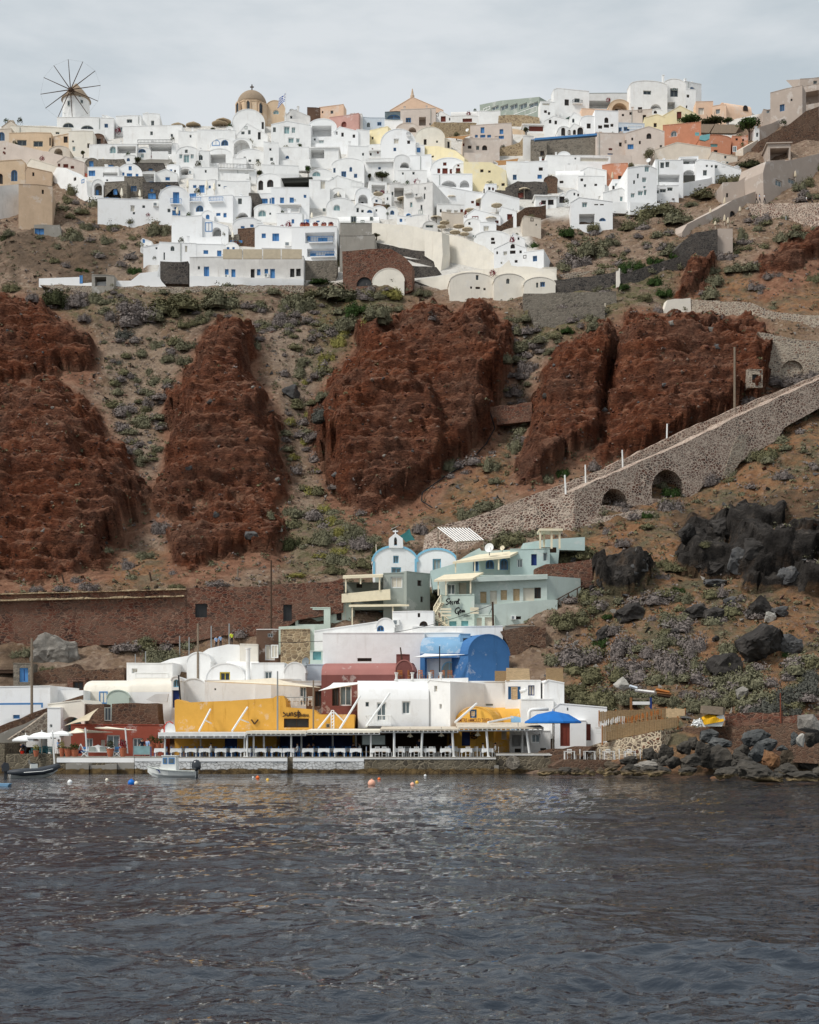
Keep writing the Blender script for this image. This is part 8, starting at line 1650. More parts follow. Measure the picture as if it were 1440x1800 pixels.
 for s in(-1,1):m=MB();m.lathe([(0,-.012),(.012,0),(0,.012)],'black',seg=6);e=m.obj('eye',o);e.location=hd+fw*.088+Vector((s*.035,0,0))+up*.02
 return o
def at(px,Y,z=DECK):return(X_at(px,Y),Y,z)
pr=person('person in dark clothes bending over a red bucket at the quay edge',at(44,132.5,DECK+.0),R(-70),'bend','shirt_navy','trousers_dark')
bk=thing('bucket','red plastic bucket held by the bending person','bucket',at(39,132.4,DECK+.22));m=MB();m.lathe([(.13,0),(.19,.32),(.2,.33),(.18,.33),(.12,.03),(0,.03)],'redplastic',seg=14);m.obj('pail',bk);m=MB();m.tube([(-.19,0,.32),(-.1,0,.42),(.1,0,.42),(.19,0,.32)],.012,'metal',5);m.obj('handle',bk)
sl=thing('stool','tall stool under the man in the light blue shirt','stool',at(103,133));m=MB();m.lathe([(0,.72),(.2,.72),(.2,.77),(0,.78)],'wood',seg=12);m.obj('seat',sl)
for k in range(4):a=k*math.pi/2+.4;m=MB();m.tube([(.12*math.cos(a),.12*math.sin(a),.72),(.24*math.cos(a),.24*math.sin(a),0)],.02,'wood',5);m.obj('leg',sl)
person('person in a light blue shirt perched on a stool by the white pole',at(103,133,DECK+.33),R(60),'sit','shirt_blue','trousers_dark')
person('person in a navy top standing behind the glass screen',at(250,134),R(20),'stand','shirt_navy','trousers_dark');person('person in a pale blue shirt standing beside the navy-topped person',at(259.5,134),R(-30),'stand','shirt_blue','trousers_dark')
gs=thing('glass_screen','low green-tinted glass screen at the end of the rust taverna patio','screen',at(249,131.2));m=MB();m.box((-.75,0,.25),(.75,.03,1.0),'glassteal');m.obj('pane',gs);m=MB();m.box((-.8,-.02,.0),(-.751,.05,1.05),'metal');m.box((.751,-.02,0),(.8,.05,1.05),'metal');m.box((-.75,-.02,.18),(.75,.05,.249),'metal');m.obj('frame',gs)
for px,Y,rz,top,bot,lab in((371,131.4,-90,'shirt_white','trousers_pale','person in white sitting at a table under the white slab canopy'),(523,131.4,-90,'shirt_white','shirt_white','person in white reading at a table beside a blue chair'),(543,134.7,10,'shirt_brown','trousers_dark','person in brown sitting in the second row'),(551,135,-15,'shirt_navy','trousers_dark','person in dark clothes sitting beside the one in brown'),(621,134.4,20,'shirt_navy','trousers_dark','person in a dark top sitting near the white screen'),(632.5,134.2,-80,'shirt_white','trousers_dark','person in a white tee sitting near the white screen'),(792,133,0,'shirt_blue','trousers_dark','person in pale blue sitting under the timber canopy'),(849,131.6,90,'shirt_white','trousers_dark','person in white at the table before the gold doors, facing right'),(871,131.6,-90,'shirt_white','trousers_pale','person in white at the table before the gold doors, facing left')):
 person(lab,at(px,Y),R(rz),'sit',top,bot)
person('waiter in dark clothes standing inside the timber canopy',at(737,134.5),R(10),'stand','shirt_navy','trousers_dark')
for px,py,Y,top,lab in((380,1141,155.5,'shirt_blue','worker in light blue on the white mound, first of two'),(387.5,1139,155.5,'shirt_blue','worker in light blue on the white mound, next to the post'),(407,1134,155.5,'shirt_vest','worker in a yellow vest on the white mound')):person(lab,P(px,py,Y),R(40),'stand',top,'trousers_dark',scale=.85)
person('person in white standing at a dark hotel doorway',P(513.5,488,D(513,488)-.9),0,'stand','shirt_white','shirt_white')
for px,py,top,lab in((1330,357,'shirt_navy','walker in dark clothes on the upper path, first of three'),(1335.5,357,'shirt_blue','walker in pale blue on the upper path, middle of three'),(1344,357,'shirt_white','walker in white on the upper path, last of three'),(1418,361,'shirt_white','lone walker in white at the right end of the upper path'),(1428,361,'shirt_navy','lone walker in dark clothes at the right end of the upper path')):person(lab,P(px,py,D(px,357)-.4),R(70),'walk',top,'trousers_dark')
from mathutils.bvhtree import BVHTree
bpy.context.view_layer.update()
BVH=BVHTree.FromObject(TERRAIN,bpy.context.evaluated_depsgraph_get())
CAMP=Vector((0,0,CAMZ))
def ground(px,py):
 d=Vector(((px-CX)/FPX,1,(HY-py)/FPX)).normalized()
 h=BVH.ray_cast(CAMP,d)
 return(h[0],h[1])if h[0]is not None else(P(px,py,D(px,py)),Vector((0,-.7,.7)))
def rockmat(name,a,b,c,tide_=False,sc=1.0):
 n=NT(name);m=n.noise(.8*sc,6,.7);f=n.noise(4*sc,4,.7)
 v=n.voro(1.1*sc,'F1',n.scaled(1,1,.6));sp=n.new('ShaderNodeSeparateColor');n.link(v.outputs['Color'],sp.inputs[0])
 col=n.ramp(m,[(.3,a),(.55,b),(.75,c)]);col=n.mix(n.math('MULTIPLY',sp.outputs[0],.35),col,a)
 col=n.mix(n.math('MULTIPLY',f,.4),col,mul(a,.7))
 if tide_:
  z=n.new('ShaderNodeSeparateXYZ');n.link(n.P(),z.inputs[0])
  k=n.rampf(n.math('SUBTRACT',z.outputs[2],n.math('MULTIPLY',m,.7)),-.05,.22)
  col=n.mix(k,n.ramp(f,[(.35,rgb(84,68,40)),(.7,rgb(158,138,104))]),col)
 bm=n.bump(m,.6,.3);bm=n.bump(f,.6,.08,bm)
 return n.done(col,.85,bm,.25)
rockmat('lava',rgb(44,41,39),rgb(66,62,59),rgb(102,96,89),sc=.8)
rockmat('lava_grey',rgb(66,66,68),rgb(96,95,94),rgb(128,122,116),sc=.8)
rockmat('boulder',rgb(54,51,47),rgb(82,77,70),rgb(112,104,93),True)
rockmat('boulder_blue',rgb(62,64,65),rgb(92,93,92),rgb(126,124,118),True)
rockmat('boulder_brown',rgb(64,56,46),rgb(92,80,66),rgb(122,108,88),True)
rockmat('boulder_pale',rgb(110,106,100),rgb(146,140,132),rgb(170,164,156))
rockmat('boulder_rust',rgb(88,62,44),rgb(128,92,62),rgb(156,118,82))
rockmat('boulder_white',rgb(150,146,138),rgb(186,182,174),rgb(205,200,192))
def rock_mesh(seed,mat,cuts=26,sub=4,rough=.06):
 rnd=random.Random(seed);bm=bmesh.new();bmesh.ops.create_icosphere(bm,subdivisions=sub,radius=1)
 planes=[]
 for k in range(cuts):
  v=Vector((rnd.gauss(0,1),rnd.gauss(0,1),rnd.gauss(0,.8))).normalized();planes.append((v,rnd.uniform(.42,.78)))
 off=Vector((rnd.uniform(0,50),rnd.uniform(0,50),rnd.uniform(0,50)))
 for v in bm.verts:
  p=v.co.copy()
  for n,d in planes:
   t=p.dot(n)-d
   if t>0:p-=n*t*.97
  p+=p.normalized()*(mnoise.fractal(p*2.2+off,.7,2.1,5)*rough+mnoise.noise(p*.9+off)*.08)
  v.co=p
 me=bpy.data.meshes.new('rock');bm.to_mesh(me);bm.free();me.materials.append(MATS[mat])
 xs=[v.co for v in me.vertices]
 lo=[min(c[i]for c in xs)for i in range(3)];hi=[max(c[i]for c in xs)for i in range(3)]
 for v in me.vertices:v.co=Vector(((v.co[i]-lo[i])/(hi[i]-lo[i])*2-1 for i in range(3)))
 return me
RM={}
def rock(t,box,mat,label,name='boulder',cat=None,group=None,Y=None,deep=.9,seed=None,rough=.06):
 x0,y0,x1,y1=box;x0,y0=tp(t,x0,y0);x1,y1=tp(t,x1,y1)
 xm,ym=(x0+x1)/2,(y0+y1)/2
 if Y is None:Y=ground(xm,min(y1,1372))[0].y
 seed=seed if seed is not None else int(x0*3+y0*7)%12
 key=(mat,seed,rough)
 if key not in RM:RM[key]=rock_mesh(seed*31+5,mat,rough=rough)
 o=bpy.data.objects.new(name,RM[key]);COL.objects.link(o)
 w=(x1-x0)*mpp(Y)/2;h=(y1-y0)*mpp(Y)/2;c=P(xm,ym,Y)
 o.location=c+Vector((0,w*deep*.55,0));o.scale=(w*1.08,w*deep,h*1.1);o.rotation_euler=(0,random.Random(seed+x0).uniform(-.12,.12),0)
 return tag(o,label,cat or name.replace('_',' '),group)
LAVA=[('1045 115 1245 295','lava'),('795 225 985 345','lava'),('1225 285 1345 395','lava_grey'),('870 30 1010 140','lava'),('960 190 1105 325','lava_grey'),('268 320 362 435','lava'),('340 285 455 375','lava'),('445 250 540 330','lava_grey'),('705 60 800 165','lava')]
LL=['big rounded lava block standing out of the black ledge','lava block at the lower lip of the black ledge','grey lava block at the bottom right of the black ledge','lava block under the top of the black ledge','flat-faced grey lava block in the middle of the ledge','tall lava block nearest the mint house steps','tilted lava block in the small outcrop by the mint house','greyish lava block in the small outcrop by the mint house','lava block at the very tip of the black ledge']
for i,(b,m_)in enumerate(LAVA):rock('F',[float(v)for v in b.split()],m_,LL[i],'lava_rock','rock',deep=.8,rough=.16,seed=i)
rock('E',(160,645,405,850),'boulder_pale','pale grey rock bulge behind the blue-door hut',Y=156.5,deep=.7,seed=4,rough=.12)
for b,m_,lab in(('368 478 522 585','lava','lone dark boulder with a pale grey top among rust grass'),('735 480 855 570','lava','jagged dark boulder below the big lava outcrop'),('838 500 945 585','lava','dark boulder at the left of the red trail'),('935 445 1012 505','lava_grey','small grey boulder at the top of the red trail'),('1072 445 1205 565','lava','dark boulder right of the red trail'),('1190 495 1290 555','lava_grey','flat grey slab boulder beside the dark one right of the trail'),('1032 590 1295 820','lava','huge dark boulder low on the right slope'),('1228 648 1360 752','lava_grey','grey slab leaning on the huge dark boulder'),('858 748 1035 885','lava','dark boulder under the huge one, half buried in bushes'),('268 598 338 680','lava','small dark boulder among purple-grey bushes'),('660 612 706 660','lava','small dark boulder between sage bushes'),('880 650 920 688','lava','small dark stone on the red trail'),('1155 525 1215 580','boulder_white','small whitish stone under the grey slab boulder'),('840 350 960 395','lava_grey','flat grey rock beneath the big lava outcrop'),('230 380 272 420','lava','dark rock at the top of the wooden stair rail')):
 rock('F',[float(v)for v in b.split()],m_,lab,'lava_rock','rock',rough=.13)
rock('C',(360,182,443,250),'boulder_white','pale flat slab standing among bushes above the reed fence',Y=137)
rock('C',(1005,232,1072,310),'boulder_pale','grey rock face among blue-grey bushes on the right shore slope')
SHORE=[('f','195 370 385 520','boulder_blue'),('f','285 455 535 575','boulder_blue'),('f','640 375 935 555','boulder_blue'),('f','70 455 200 590','boulder'),('f','130 500 300 690','boulder'),('f','-60 500 110 640','boulder'),('f','190 545 570 830','boulder'),('f','-30 635 200 785','boulder'),('f','560 535 730 690','boulder'),('f','535 600 740 780','boulder'),('f','700 530 910 720','boulder_blue'),('f','800 470 1010 610','boulder_blue'),('f','570 690 900 870','boulder'),('f','350 770 640 900','boulder'),('f','640 760 1090 930','boulder'),('f','1010 590 1250 830','boulder_brown'),('f','1220 610 1460 830','boulder'),('f','985 730 1235 870','boulder'),('f','1090 810 1440 930','boulder'),('f','1290 370 1480 560','boulder'),('f','1150 400 1260 540','boulder_blue'),('f','1000 540 1110 600','boulder_blue'),('f','-30 770 160 860','boulder'),('f','850 590 1040 790','boulder_rust'),('f','1380 760 1640 920','boulder'),('e','1030 570 1195 705','boulder'),('e','1185 535 1350 690','boulder'),('e','780 655 985 760','boulder'),('e','930 705 1225 790','boulder_pale'),('e','1175 650 1300 770','boulder'),('e','1270 660 1440 790','boulder'),('e','620 700 790 830','boulder_brown'),('e','790 740 990 850','boulder'),('e','1000 760 1180 850','boulder'),('e','1170 760 1330 850','boulder'),('e','130 770 300 860','boulder'),('e','240 775 410 860','boulder_brown'),('e','400 770 480 840','boulder_brown'),('e','430 800 530 865','boulder_brown'),('e','530 770 620 850','boulder_brown'),('e','600 815 710 865','boulder_brown'),('e','700 805 800 860','boulder_brown'),('e','800 800 930 865','boulder_brown'),('e','920 805 1080 865','boulder_brown'),('e','1090 810 1270 870','boulder_brown'),('e','-90 780 150 860','boulder_brown'),('e','-60 690 60 800','boulder'),('e','60 700 240 790','boulder_brown'),('e','1100 690 1210 740','boulder_pale')]
for i,(t,b,m_)in enumerate(SHORE):
 q=[float(v)for v in b.split()];x,y=tp(t,(q[0]+q[2])/2,q[3])
 Y=3*FPX/max(y-HY+4,48)if y>1352 else None
 if Y is None:Y=min(ground(x,y)[0].y,D(x,y))
 rock(t,q,m_,{'boulder':'dark grey boulder in the rock heap along the right shore','boulder_blue':'bluish grey boulder on top of the shore rock heap','boulder_brown':'brown weed-stained rock at the waterline','boulder_pale':'pale flat grey slab lying among shore boulders','boulder_rust':'rust-orange broken rock among the shore boulders'}[m_],rough=.14,group={'boulder':'dark shore boulders','boulder_blue':'bluish shore boulders','boulder_brown':'weed-stained waterline rocks','boulder_pale':'pale shore slabs'}.get(m_),Y=Y,deep=.8,seed=i%11)
rock('f',(1238,218,1480,400),'boulder_pale','big pale grey slab tilted on the right edge of the shore',Y=113,deep=.7,seed=3)
rock('f',(1203,420,1297,555),'boulder_white','upright whitewashed stone block on the shore rocks',Y=111.5,deep=.6,seed=5)
rock('f',(300,870,480,935),'boulder_rust','orange weed-covered rock tip at the waterline',Y=113,deep=.8,seed=2)
BR=random.Random(5);nb=0;names={}
while nb<40:
 x,y=BR.uniform(0,1400),BR.uniform(560,1000)
 if look(RED,x,y)<.6:continue
 w=BR.choice([4,5,6,7,8,10,13]);rock('Z',(x-w/2,y-w*.4,x+w/2,y+w*.4),BR.choice(['lava','lava_grey','lava_grey','boulder_pale']),'small rounded boulder lodged in the red cliff face',group='boulders lodged in the red cliffs',seed=nb%7,deep=.8);nb+=1
rock('K',(993,352,1053,402),'lava_grey','grey round boulder in the gully between the two middle cliffs');rock('K',(862,866,905,898),'lava_grey','reddish grey boulder at the lower tip of the middle cliff')
rock('F',(-400,-20,-360,10),'lava_grey','grey stone beside the ramp below the big red cliff')
def core(m,mat,rnd,c,r,k=.8):
 off=Vector((rnd.uniform(0,99),3,7));vs=[];fs=[];nu,nv=12,6
 for j in range(nv+1):
  for i in range(nu):
   a=2*math.pi*i/nu;b=-.35+(math.pi/2+.35)*j/nv;d=Vector((math.cos(a)*math.cos(b),math.sin(a)*math.cos(b),math.sin(b)));q=k*(1+.28*mnoise.noise(d*2.1+off))
   vs.append((c[0]+d.x*r[0]*q,c[1]+d.y*r[1]*q,c[2]+d.z*r[2]*q))
 fs=[(j*nu+i,j*nu+(i+1)%nu,(j+1)*nu+(i+1)%nu,(j+1)*nu+i)for j in range(nv)for i in range(nu)]
 m.add(vs,fs,mat)
SHM={}
def shrub_mesh(mat,big,v):
 key=(mat,big,v)
 if key not in SHM:
  rnd=random.Random(v*13+big*5);m=MB()
  if big:
   for c in range(7):
    a=c*.9+rnd.random();rr=.0 if c==0 else rnd.uniform(.35,.62)
    c_=(math.cos(a)*rr,math.sin(a)*rr,rnd.uniform(-.05,.16));r_=(.52,.52,rnd.uniform(.5,.8));leaf_cloud(m,mat,420,.068,rnd,c_,r_);core(m,mat,rnd,c_,r_,.56)
  else:leaf_cloud(m,mat,380,.12,rnd,r=(1,1,.9));core(m,mat,rnd,(0,0,0),(1,1,.9),.55)
  SHM[key]=m.mesh('shrub')
 return SHM[key]
KM={'s':'sageleaf','d':'dry','k':'darkleaf','o':'olive','y':'yellowleaf','b':'blueleaf','g':'greenleaf'}
KN={'s':'sage-green','d':'dry purple-grey','k':'dark grey-green','o':'olive-brown','y':'yellow-flowering','b':'blue-grey','g':'fresh green'}
def region(px,py):
 if px<330 and py<470:return 'around the tan stucco tower'
 if py<600 and px<720:return 'on the ledge below the white town'
 if py<600:return 'on the slope right of the white town'
 if px<730 and py<1000:return 'in the gullies between the red cliffs'
 if py<900:return 'on the slope beside the stone ramp'
 if px<940:return 'behind the harbour houses'
 if py<1110:return 'beside the lava outcrops'
 return 'above the right shore'
NSH=[0]
def shrub(px,py,w,h,k):
 loc,n=ground(px,py);Y=loc.y
 o=bpy.data.objects.new('shrub',shrub_mesh(KM[k],int(w>22),NSH[0]%4));COL.objects.link(o);NSH[0]+=1
 r=w*mpp(Y)/2*1.25;hh=h*mpp(Y)*1.12
 o.location=loc-Vector((0,0,.1*hh))+Vector((0,r*.25,0));o.scale=(r,r*.85,hh);o.rotation_euler=(0,0,NSH[0]*1.7)
 lab=f'{KN[k]} shrub {region(px, py)}'
 tag(o,lab,'shrub',f'{KN[k]} shrubs {region(px, py)}')
SHR={'K':'200,75,120,80,k 265,80,90,66,d 330,65,60,50,s 480,130,160,90,d 540,130,90,60,s 620,92,200,74,o 760,80,170,84,s 440,185,70,44,b 585,272,60,40,s 660,225,100,50,s 705,137,70,40,o 655,277,70,40,s 550,222,60,40,s 520,432,56,50,d 550,342,44,36,s 515,382,40,30,s 1050,87,120,84,s 1180,50,200,64,s 1215,157,110,72,s 1240,105,90,60,g 1330,120,90,74,s 975,147,50,40,d 1060,282,50,40,s 1050,312,50,40,s 905,222,40,36,s 1140,472,84,60,b 570,867,84,54,d 1020,812,56,54,s 950,817,42,34,s 1140,902,84,64,s 1240,872,84,56,s 1150,272,60,50,y 1190,217,64,54,y 1212,180,50,40,y 1130,302,40,36,y 1070,347,32,24,y 1080,472,30,40,y 1020,492,54,36,y 1065,562,34,30,y 1035,612,50,26,y 1115,662,30,24,y 1085,735,44,36,y 1140,800,60,40,y 1165,840,54,40,y 1195,885,54,50,y 1380,42,70,44,y 1125,330,40,60,s 385,120,50,40,d 300,130,60,40,d 110,55,50,40,d 640,150,60,34,o 480,340,40,24,s 525,310,40,24,s 420,280,34,24,b 500,240,36,24,s 445,460,40,24,s 1130,400,50,40,s','4':'390,180,84,74,o 375,428,120,84,s 460,368,84,54,s 590,372,84,50,o 560,442,84,60,s 490,244,66,66,s 840,392,150,90,s 710,602,76,56,g 350,222,76,50,o 700,422,60,40,o 45,400,80,44,s 150,350,66,44,s 60,695,130,64,o 280,742,140,92,k 390,762,110,90,d 500,747,90,50,s 680,802,170,84,d 820,842,100,64,s 900,772,200,84,o 1150,772,220,114,s 1070,857,84,54,s 1320,782,110,40,d 20,420,60,50,k 440,150,50,30,o 700,340,90,40,s 300,470,50,40,s 430,590,70,30,g 650,470,50,40,o','5':'250,657,160,34,g 130,762,150,84,s 300,722,200,70,s 400,742,120,70,k 380,892,140,84,s 550,832,150,92,s 640,662,130,60,s 795,717,100,50,s 600,722,100,50,y 640,737,70,44,y 490,862,50,60,y 980,722,70,44,s 1085,722,56,36,s 395,652,66,56,s 1380,462,66,44,g 460,810,120,60,g 700,700,90,50,s 200,720,120,50,o 70,790,60,40,d 30,850,80,60,d 840,840,60,30,d 350,560,50,60,o 1350,300,60,30,o','6':'560,302,260,104,o 690,332,200,92,s 480,362,160,84,o 250,502,210,114,s 160,562,170,86,d 90,582,100,64,s 420,592,100,84,g 490,582,84,64,g 580,552,100,64,g 680,522,90,54,g 110,402,130,74,g 960,462,74,112,k 1040,422,70,80,s 940,532,110,60,d 1060,582,150,70,s 870,652,130,74,s 870,732,130,92,s 880,602,100,54,s 1110,682,92,54,d 1200,622,100,44,d 1150,332,90,64,d 1160,292,110,60,s 1260,432,120,72,s 1330,402,120,54,s 1420,642,80,60,o 1200,792,64,44,s 1132,707,40,32,d 850,202,210,72,o 980,122,140,64,o 1070,42,150,50,k 1340,162,92,64,s 1390,142,84,74,o 1400,207,84,44,s 570,662,90,64,g 620,722,110,64,g 520,742,90,54,o 230,812,90,44,g 590,802,66,44,d 720,797,76,44,s 350,290,110,70,o 250,380,100,60,o 640,470,90,50,s 530,470,70,40,d 330,450,120,60,s 760,250,90,40,s 900,330,60,40,s 1420,60,100,60,o 1440,330,90,50,d 430,260,120,70,o 1010,500,60,50,k 60,640,60,30,s 300,700,120,40,s 400,680,80,40,g','G':'380,172,66,44,s 470,202,90,44,s 400,232,90,44,s 420,302,76,54,d 360,387,90,46,d 340,492,84,54,s 370,582,74,64,s 290,652,74,64,s 420,490,60,40,s 480,692,66,44,s 540,672,50,40,g 650,652,66,44,d 280,792,110,54,s 210,822,90,64,s 390,892,170,54,s 590,822,66,54,d 1060,702,100,64,d 1120,672,66,54,s 920,792,90,64,d 1250,612,96,56,o 1180,602,84,44,s 1320,682,74,44,d 1390,472,56,56,s 1330,352,130,54,d 1410,332,90,44,d 1200,417,66,44,d 650,152,60,40,s 920,742,66,44,g 140,652,54,54,s 400,330,60,40,d 500,240,60,30,s 560,170,60,30,g 330,270,60,40,s 830,820,50,30,g 1000,660,60,40,d 300,700,60,34,s','F':'170,252,230,120,o 210,472,140,84,o 120,592,210,110,o 400,182,100,64,d 320,112,64,44,d 550,482,220,92,d 730,472,120,74,s 680,592,170,92,s 180,792,300,136,d 100,792,200,96,s 420,742,180,146,d 470,832,190,96,d 670,852,250,170,d 790,742,160,150,d 620,702,150,92,s 840,842,150,110,s 970,742,130,92,s 990,892,170,104,s 230,882,210,84,o 420,882,200,92,o 620,902,180,84,s 770,882,100,64,o 290,702,100,54,g 930,442,84,64,d 600,292,100,54,o 700,302,150,64,o 620,352,84,44,d 1390,882,140,70,b 360,640,120,70,d 560,760,120,80,d 700,420,70,40,g 870,440,60,34,s 330,560,80,34,g 560,570,60,40,d 850,180,90,40,o 1090,860,60,40,s 1260,760,60,34,g','C':'250,312,260,112,o 330,332,180,112,o 500,322,200,92,s 640,322,160,74,s 800,352,200,112,s 870,302,150,84,d 960,332,150,84,s 1090,372,130,64,b 1180,362,150,100,b 1290,312,180,132,b 1390,272,150,132,b 1300,382,110,64,b 160,260,120,70,o 580,300,140,70,s 740,290,110,60,d 1020,280,80,50,s 700,360,100,50,s','E':'560,210,70,40,s 470,470,10,10,d 760,680,90,46,s 850,780,220,100,s 120,760,120,64,s 860,105,120,70,d 765,240,100,50,s 670,300,90,70,d 700,350,60,40,s 910,330,60,40,d 470,410,110,60,d 400,370,80,40,d 190,415,90,40,d 1140,392,190,46,d 340,415,110,40,d 930,400,100,30,o 250,840,110,40,o 1190,570,100,56,g 1030,640,120,80,o 1180,640,100,50,k 510,640,80,30,o 1250,640,40,40,g','D':'265,165,110,100,s 100,190,100,90,k 340,260,140,70,s 430,150,120,110,s 450,190,110,90,d 560,230,90,90,k 330,320,120,60,o 210,380,40,34,k 140,385,40,30,o 310,70,80,60,y 345,130,70,60,y 390,110,60,40,y 350,220,90,50,y 250,240,100,40,y 845,460,80,70,o 1270,170,180,90,o 1180,180,100,60,o 770,110,90,80,d 1020,30,120,50,s 120,340,110,30,y 735,830,34,50,g 460,290,120,50,o'}
for t,s in SHR.items():
 for q in s.split():
  a=q.split(',');x,y,w,h=(float(v)for v in a[:4]);k=TILES[t][2];px,py=tp(t,x,y)
  if w/k<9:continue
  shrub(px,py,w/k,h/k,a[4])
def ground_cover():
 rnd=random.Random(21);ms={k:MB()for k in('sageleaf','dry','olive')};st=MB()
 n=0
 while n<8000:
  px=rnd.uniform(-60,1500);py=rnd.uniform(350,1290)
  r=float(look(RED,px,py))
  if(r>.25 and rnd.random()>.05)or look(LAV,px,py)>.4:continue
  if float(sdist(TOWN,np.array([px]),np.array([py]))[0])>-4:continue
  if py>1100 and px<960:continue
  loc,nn=ground(px,py);n+=1
  if rnd.random()<.72:
   k=rnd.choice(['sageleaf','sageleaf','dry','olive']);s=rnd.uniform(.16,.6)
   leaf_cloud(ms[k],k,13,s*.42,rnd,loc,(s,s,s*.8))
  else:
   s=rnd.uniform(.1,.34);c=loc;v=[c+Vector((rnd.gauss(0,s),rnd.gauss(0,s),rnd.gauss(.05,s*.7)))for _ in range(4)]
   st.add(v,[(0,1,2),(0,2,3),(0,3,1),(1,3,2)],rnd.choice(['boulder_pale','lava_grey','boulder_brown','stone_red']))
 for k,m in ms.items():struct(m.obj('ground_cover',None),'stuff')
 struct(st.obj('rubble',None),'stuff')
 m=MB();n=0
 while n<2200:
  px=rnd.uniform(-60,1460);py=rnd.uniform(520,1010)
  if look(RED,px,py)<.5:continue
  loc,nn=ground(px,py);n+=1;s=min(abs(rnd.gauss(.08,.1))+.08,.4);j=lambda:rnd.uniform(.6,1.2)*s;c=loc-nn*s*.15
  v=[c+Vector(d)for d in((j(),0,0),(0,j(),0),(-j(),0,0),(0,-j(),0),(rnd.uniform(-.3,.3)*s,0,j()*.8),(0,0,-j()*.8))]
  m.add(v,[(0,1,4),(1,2,4),(2,3,4),(3,0,4),(1,0,5),(2,1,5),(3,2,5),(0,3,5)],rnd.choice(['scoria_a','scoria_a','scoria_b','scoria_a','scoria_c']))
 struct(m.obj('rubble',None),'stuff')
rockmat('scoria_a',rgb(70,44,36),rgb(104,62,48),rgb(128,82,62));rockmat('scoria_b',rgb(64,44,38),rgb(92,64,54),rgb(118,88,76));rockmat('scoria_c',rgb(100,84,74),rgb(136,114,100),rgb(160,140,126))
def scrub():
 rnd=random.Random(33);zones=[((1000,1030),(1330,1050),(1330,1235),(1000,1240),90),((60,505),(720,505),(700,560),(70,555),60),((1000,340),(1220,310),(1190,500),(1000,480),70),((490,560),(570,560),(600,930),(510,940),70),((880,560),(1100,500),(1050,590),(900,640),30),((1000,860),(1440,700),(1440,830),(1040,960),50),((1250,400),(1440,330),(1440,440),(1230,520),40),((1260,1180),(1440,1150),(1440,1250),(1260,1260),40),((180,590),(310,590),(275,830),(225,830),55),((440,530),(640,520),(610,600),(450,600),40),((880,600),(930,600),(925,800),(760,860),40),((60,330),(290,370),(230,470),(20,470),30),((560,900),(660,890),(660,1000),(500,1010),24),((240,1080),(440,1070),(420,1140),(200,1150),20)]
 ms={}
 for*q,n in zones:
  for _ in range(n):
   a,b=rnd.random(),rnd.random();px=lerp(lerp(q[0][0],q[1][0],a),lerp(q[3][0],q[2][0],a),b);py=lerp(lerp(q[0][1],q[1][1],a),lerp(q[3][1],q[2][1],a),b)
   if look(RED,px,py)>.3 or look(LAV,px,py)>.4 or float(sdist(TOWN,np.array([px]),np.array([py]))[0])>-3:continue
   loc,nn=ground(px,py);k=rnd.choice(['sageleaf','sageleaf','dry','olive','dry']);s=rnd.uniform(.7,1.7)
   for c in range(rnd.choice((1,1,2))):o=loc+Vector((rnd.gauss(0,s*.4)*c,rnd.gauss(0,s*.3)*c,-.1));r_=(s*rnd.uniform(.8,1.1),s*.9,s*rnd.uniform(.6,.95));leaf_cloud(ms.setdefault(k,MB()),k,250,.11*s+.03,rnd,o,r_);core(ms[k],k,rnd,o,r_,.56)
 for k,m in ms.items():struct(m.obj('scrub',None),'stuff')
ground_cover();scrub()
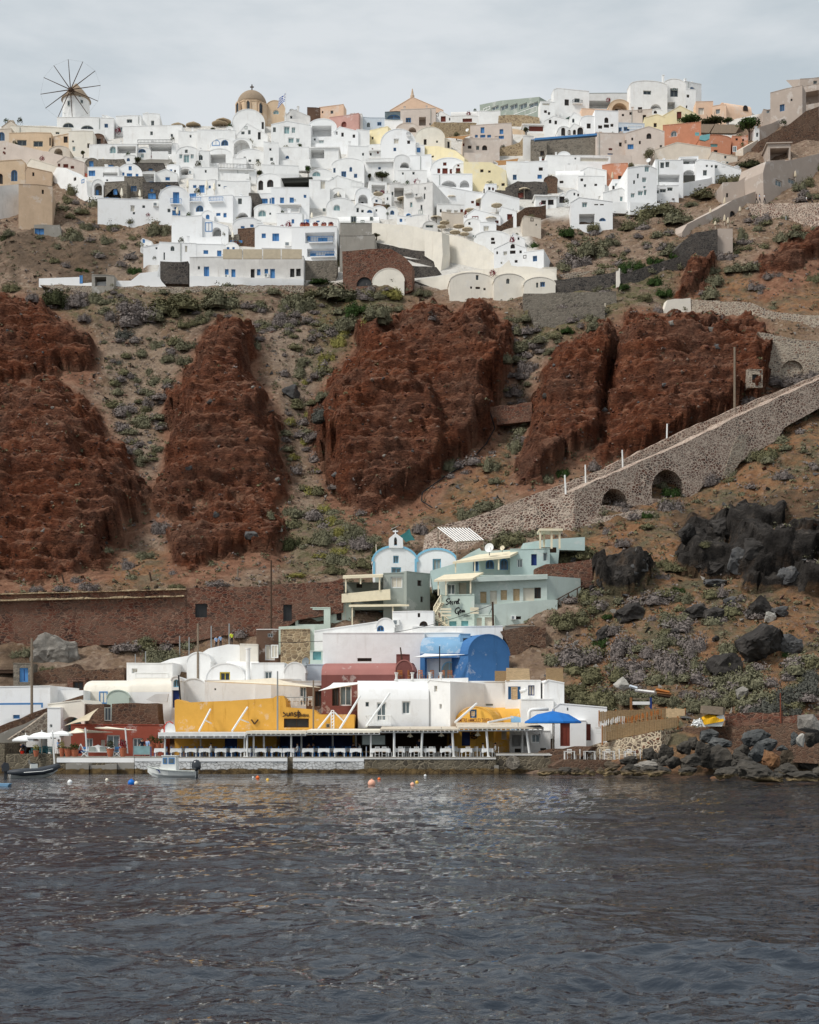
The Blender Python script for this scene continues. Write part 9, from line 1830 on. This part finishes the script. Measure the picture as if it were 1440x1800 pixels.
def build_sea():
 def wave(X,Y):
  k=np.clip((Y-8)/60,0,1)
  z=0.30*fbm(X/7.0,Y/4.2,X*0+1.7,3,.45)
  z+=0.12*fbm(X/2.1+9,Y/1.15,X*0+4.1,2,.5,True)*(.35+sstep(-.5,.7,fbm(X/9+5,Y/9,X*0+2.2,2,.5)))
  z+=(.06+.05*sstep(-.2,.6,fbm(X/14+9,Y/8,X*0+6.2,2,.5)))*fbm(X/.95+3,Y/.46,X*0+8.4,2,.5,True)*(1-.3*k)
  z+=0.024*fbm(X/.34+3,Y/.19,X*0+3.4,2,.5)*(1-.5*k)
  return z
 y=4.0
 ys=[]
 while y<150:ys.append(y);y*=1.03 if y<12 else 1.0042 if y<70 else 1.006
 ys=np.array(ys);u=np.concatenate([np.linspace(-3.2,-.44,36),np.linspace(-.43,.43,700),np.linspace(.44,3.2,36)])
 Y,U=np.meshgrid(ys,u,indexing='ij');X=U*(Y+12)
 Z=wave(X,Y)*np.interp(Y,[9,50,85,105,150],[1,.8,.45,.22,.2])
 ny,nx=X.shape;co=np.stack([X,Y,Z],-1).reshape(-1,3)
 idx=np.arange(nx*ny).reshape(ny,nx);q=np.stack([idx[:-1,:-1],idx[:-1,1:],idx[1:,1:],idx[1:,:-1]],-1).reshape(-1,4)
 me=bpy.data.meshes.new('sea');me.vertices.add(len(co));me.vertices.foreach_set('co',co.ravel())
 me.loops.add(q.size);me.loops.foreach_set('vertex_index',q.ravel().astype(np.int32))
 me.polygons.add(len(q));me.polygons.foreach_set('loop_start',np.arange(0,q.size,4,dtype=np.int32));me.polygons.foreach_set('loop_total',np.full(len(q),4,dtype=np.int32))
 me.update(calc_edges=True);me.polygons.foreach_set('use_smooth',np.ones(len(q),bool))
 n=NT('sea_water')
 w1=n.noise(1.0,4,.6,n.scaled(2.6,5.2,1));w2=n.noise(1.0,3,.6,n.scaled(8,15,1))
 gust=n.rampf(n.noise(.16,3,.6,n.scaled(.6,1.4,1)),.36,.62)
 bm=n.bump(n.math('MULTIPLY',w1,n.math('ADD',n.math('MULTIPLY',gust,.8),.2)),1.0,.065);bm=n.bump(w2,.5,.016,bm)
 n.b.inputs['IOR'].default_value=1.5
 me.materials.append(n.done((0.010,0.016,0.026,1),.02,bm,.5))
 o=bpy.data.objects.new('sea',me);COL.objects.link(o);struct(o)
 m=MB();m.box((-900,-700,-6),(900,500,-3.2),'sea_water');struct(m.obj('sea_depth'))
build_sea()
SUN_EL,SUN_AZ=R(50),R(236)
w=bpy.data.worlds.new('World');SC.world=w;w.use_nodes=True
nt=w.node_tree;N=nt.nodes;L=nt.links;bg=N['Background']
sky=N.new('ShaderNodeTexSky');sky.sky_type='NISHITA';sky.sun_disc=False;sky.sun_elevation=SUN_EL;sky.sun_rotation=SUN_AZ
tc=N.new('ShaderNodeTexCoord');mp=N.new('ShaderNodeMapping');mp.inputs['Scale'].default_value=(1.6,1.6,5.5);L.new(tc.outputs['Generated'],mp.inputs[0])
nz=N.new('ShaderNodeTexNoise');nz.inputs['Scale'].default_value=2.6;nz.inputs['Detail'].default_value=6;nz.inputs['Roughness'].default_value=.55;L.new(mp.outputs[0],nz.inputs['Vector'])
rp=N.new('ShaderNodeValToRGB');e=rp.color_ramp.elements
e[0].position=.36;e[0].color=(.45,.505,.54,1);e[1].position=.58;e[1].color=(.63,.66,.68,1);L.new(nz.outputs['Fac'],rp.inputs[0])
sc_=N.new('ShaderNodeVectorMath');sc_.operation='SCALE';sc_.inputs['Scale'].default_value=9.2;L.new(rp.outputs[0],sc_.inputs[0])
mx=N.new('ShaderNodeMix');mx.data_type='RGBA';mx.inputs[0].default_value=.93;L.new(sky.outputs[0],mx.inputs[6]);L.new(sc_.outputs[0],mx.inputs[7])
L.new(mx.outputs[2],bg.inputs['Color']);bg.inputs['Strength'].default_value=.1
sl=bpy.data.lights.new('sun','SUN');sl.energy=2.3;sl.angle=R(14);sl.color=(1,.965,.91)
so=bpy.data.objects.new('sun',sl);COL.objects.link(so)
d=Vector((math.sin(SUN_AZ)*math.cos(SUN_EL),math.cos(SUN_AZ)*math.cos(SUN_EL),math.sin(SUN_EL)))
so.rotation_euler=d.to_track_quat('Z','Y').to_euler();so.location=(-60,40,220)
cd=bpy.data.cameras.new('camera');cam=bpy.data.objects.new('camera',cd);COL.objects.link(cam)
cam.location=(0,0,CAMZ);cam.rotation_euler=(R(90),0,0)
cd.sensor_fit='HORIZONTAL';cd.sensor_width=36;cd.lens=36*FPX/1440;cd.shift_y=(HY-900)/1440
cd.clip_start=.5;cd.clip_end=3000
SC.camera=cam
SC.view_settings.view_transform='Standard';SC.view_settings.look='None';SC.view_settings.exposure=0.36;SC.view_settings.gamma=1
SC.cycles.max_bounces=6;SC.cycles.diffuse_bounces=3;SC.cycles.glossy_bounces=3
SC.cycles.use_denoising=True
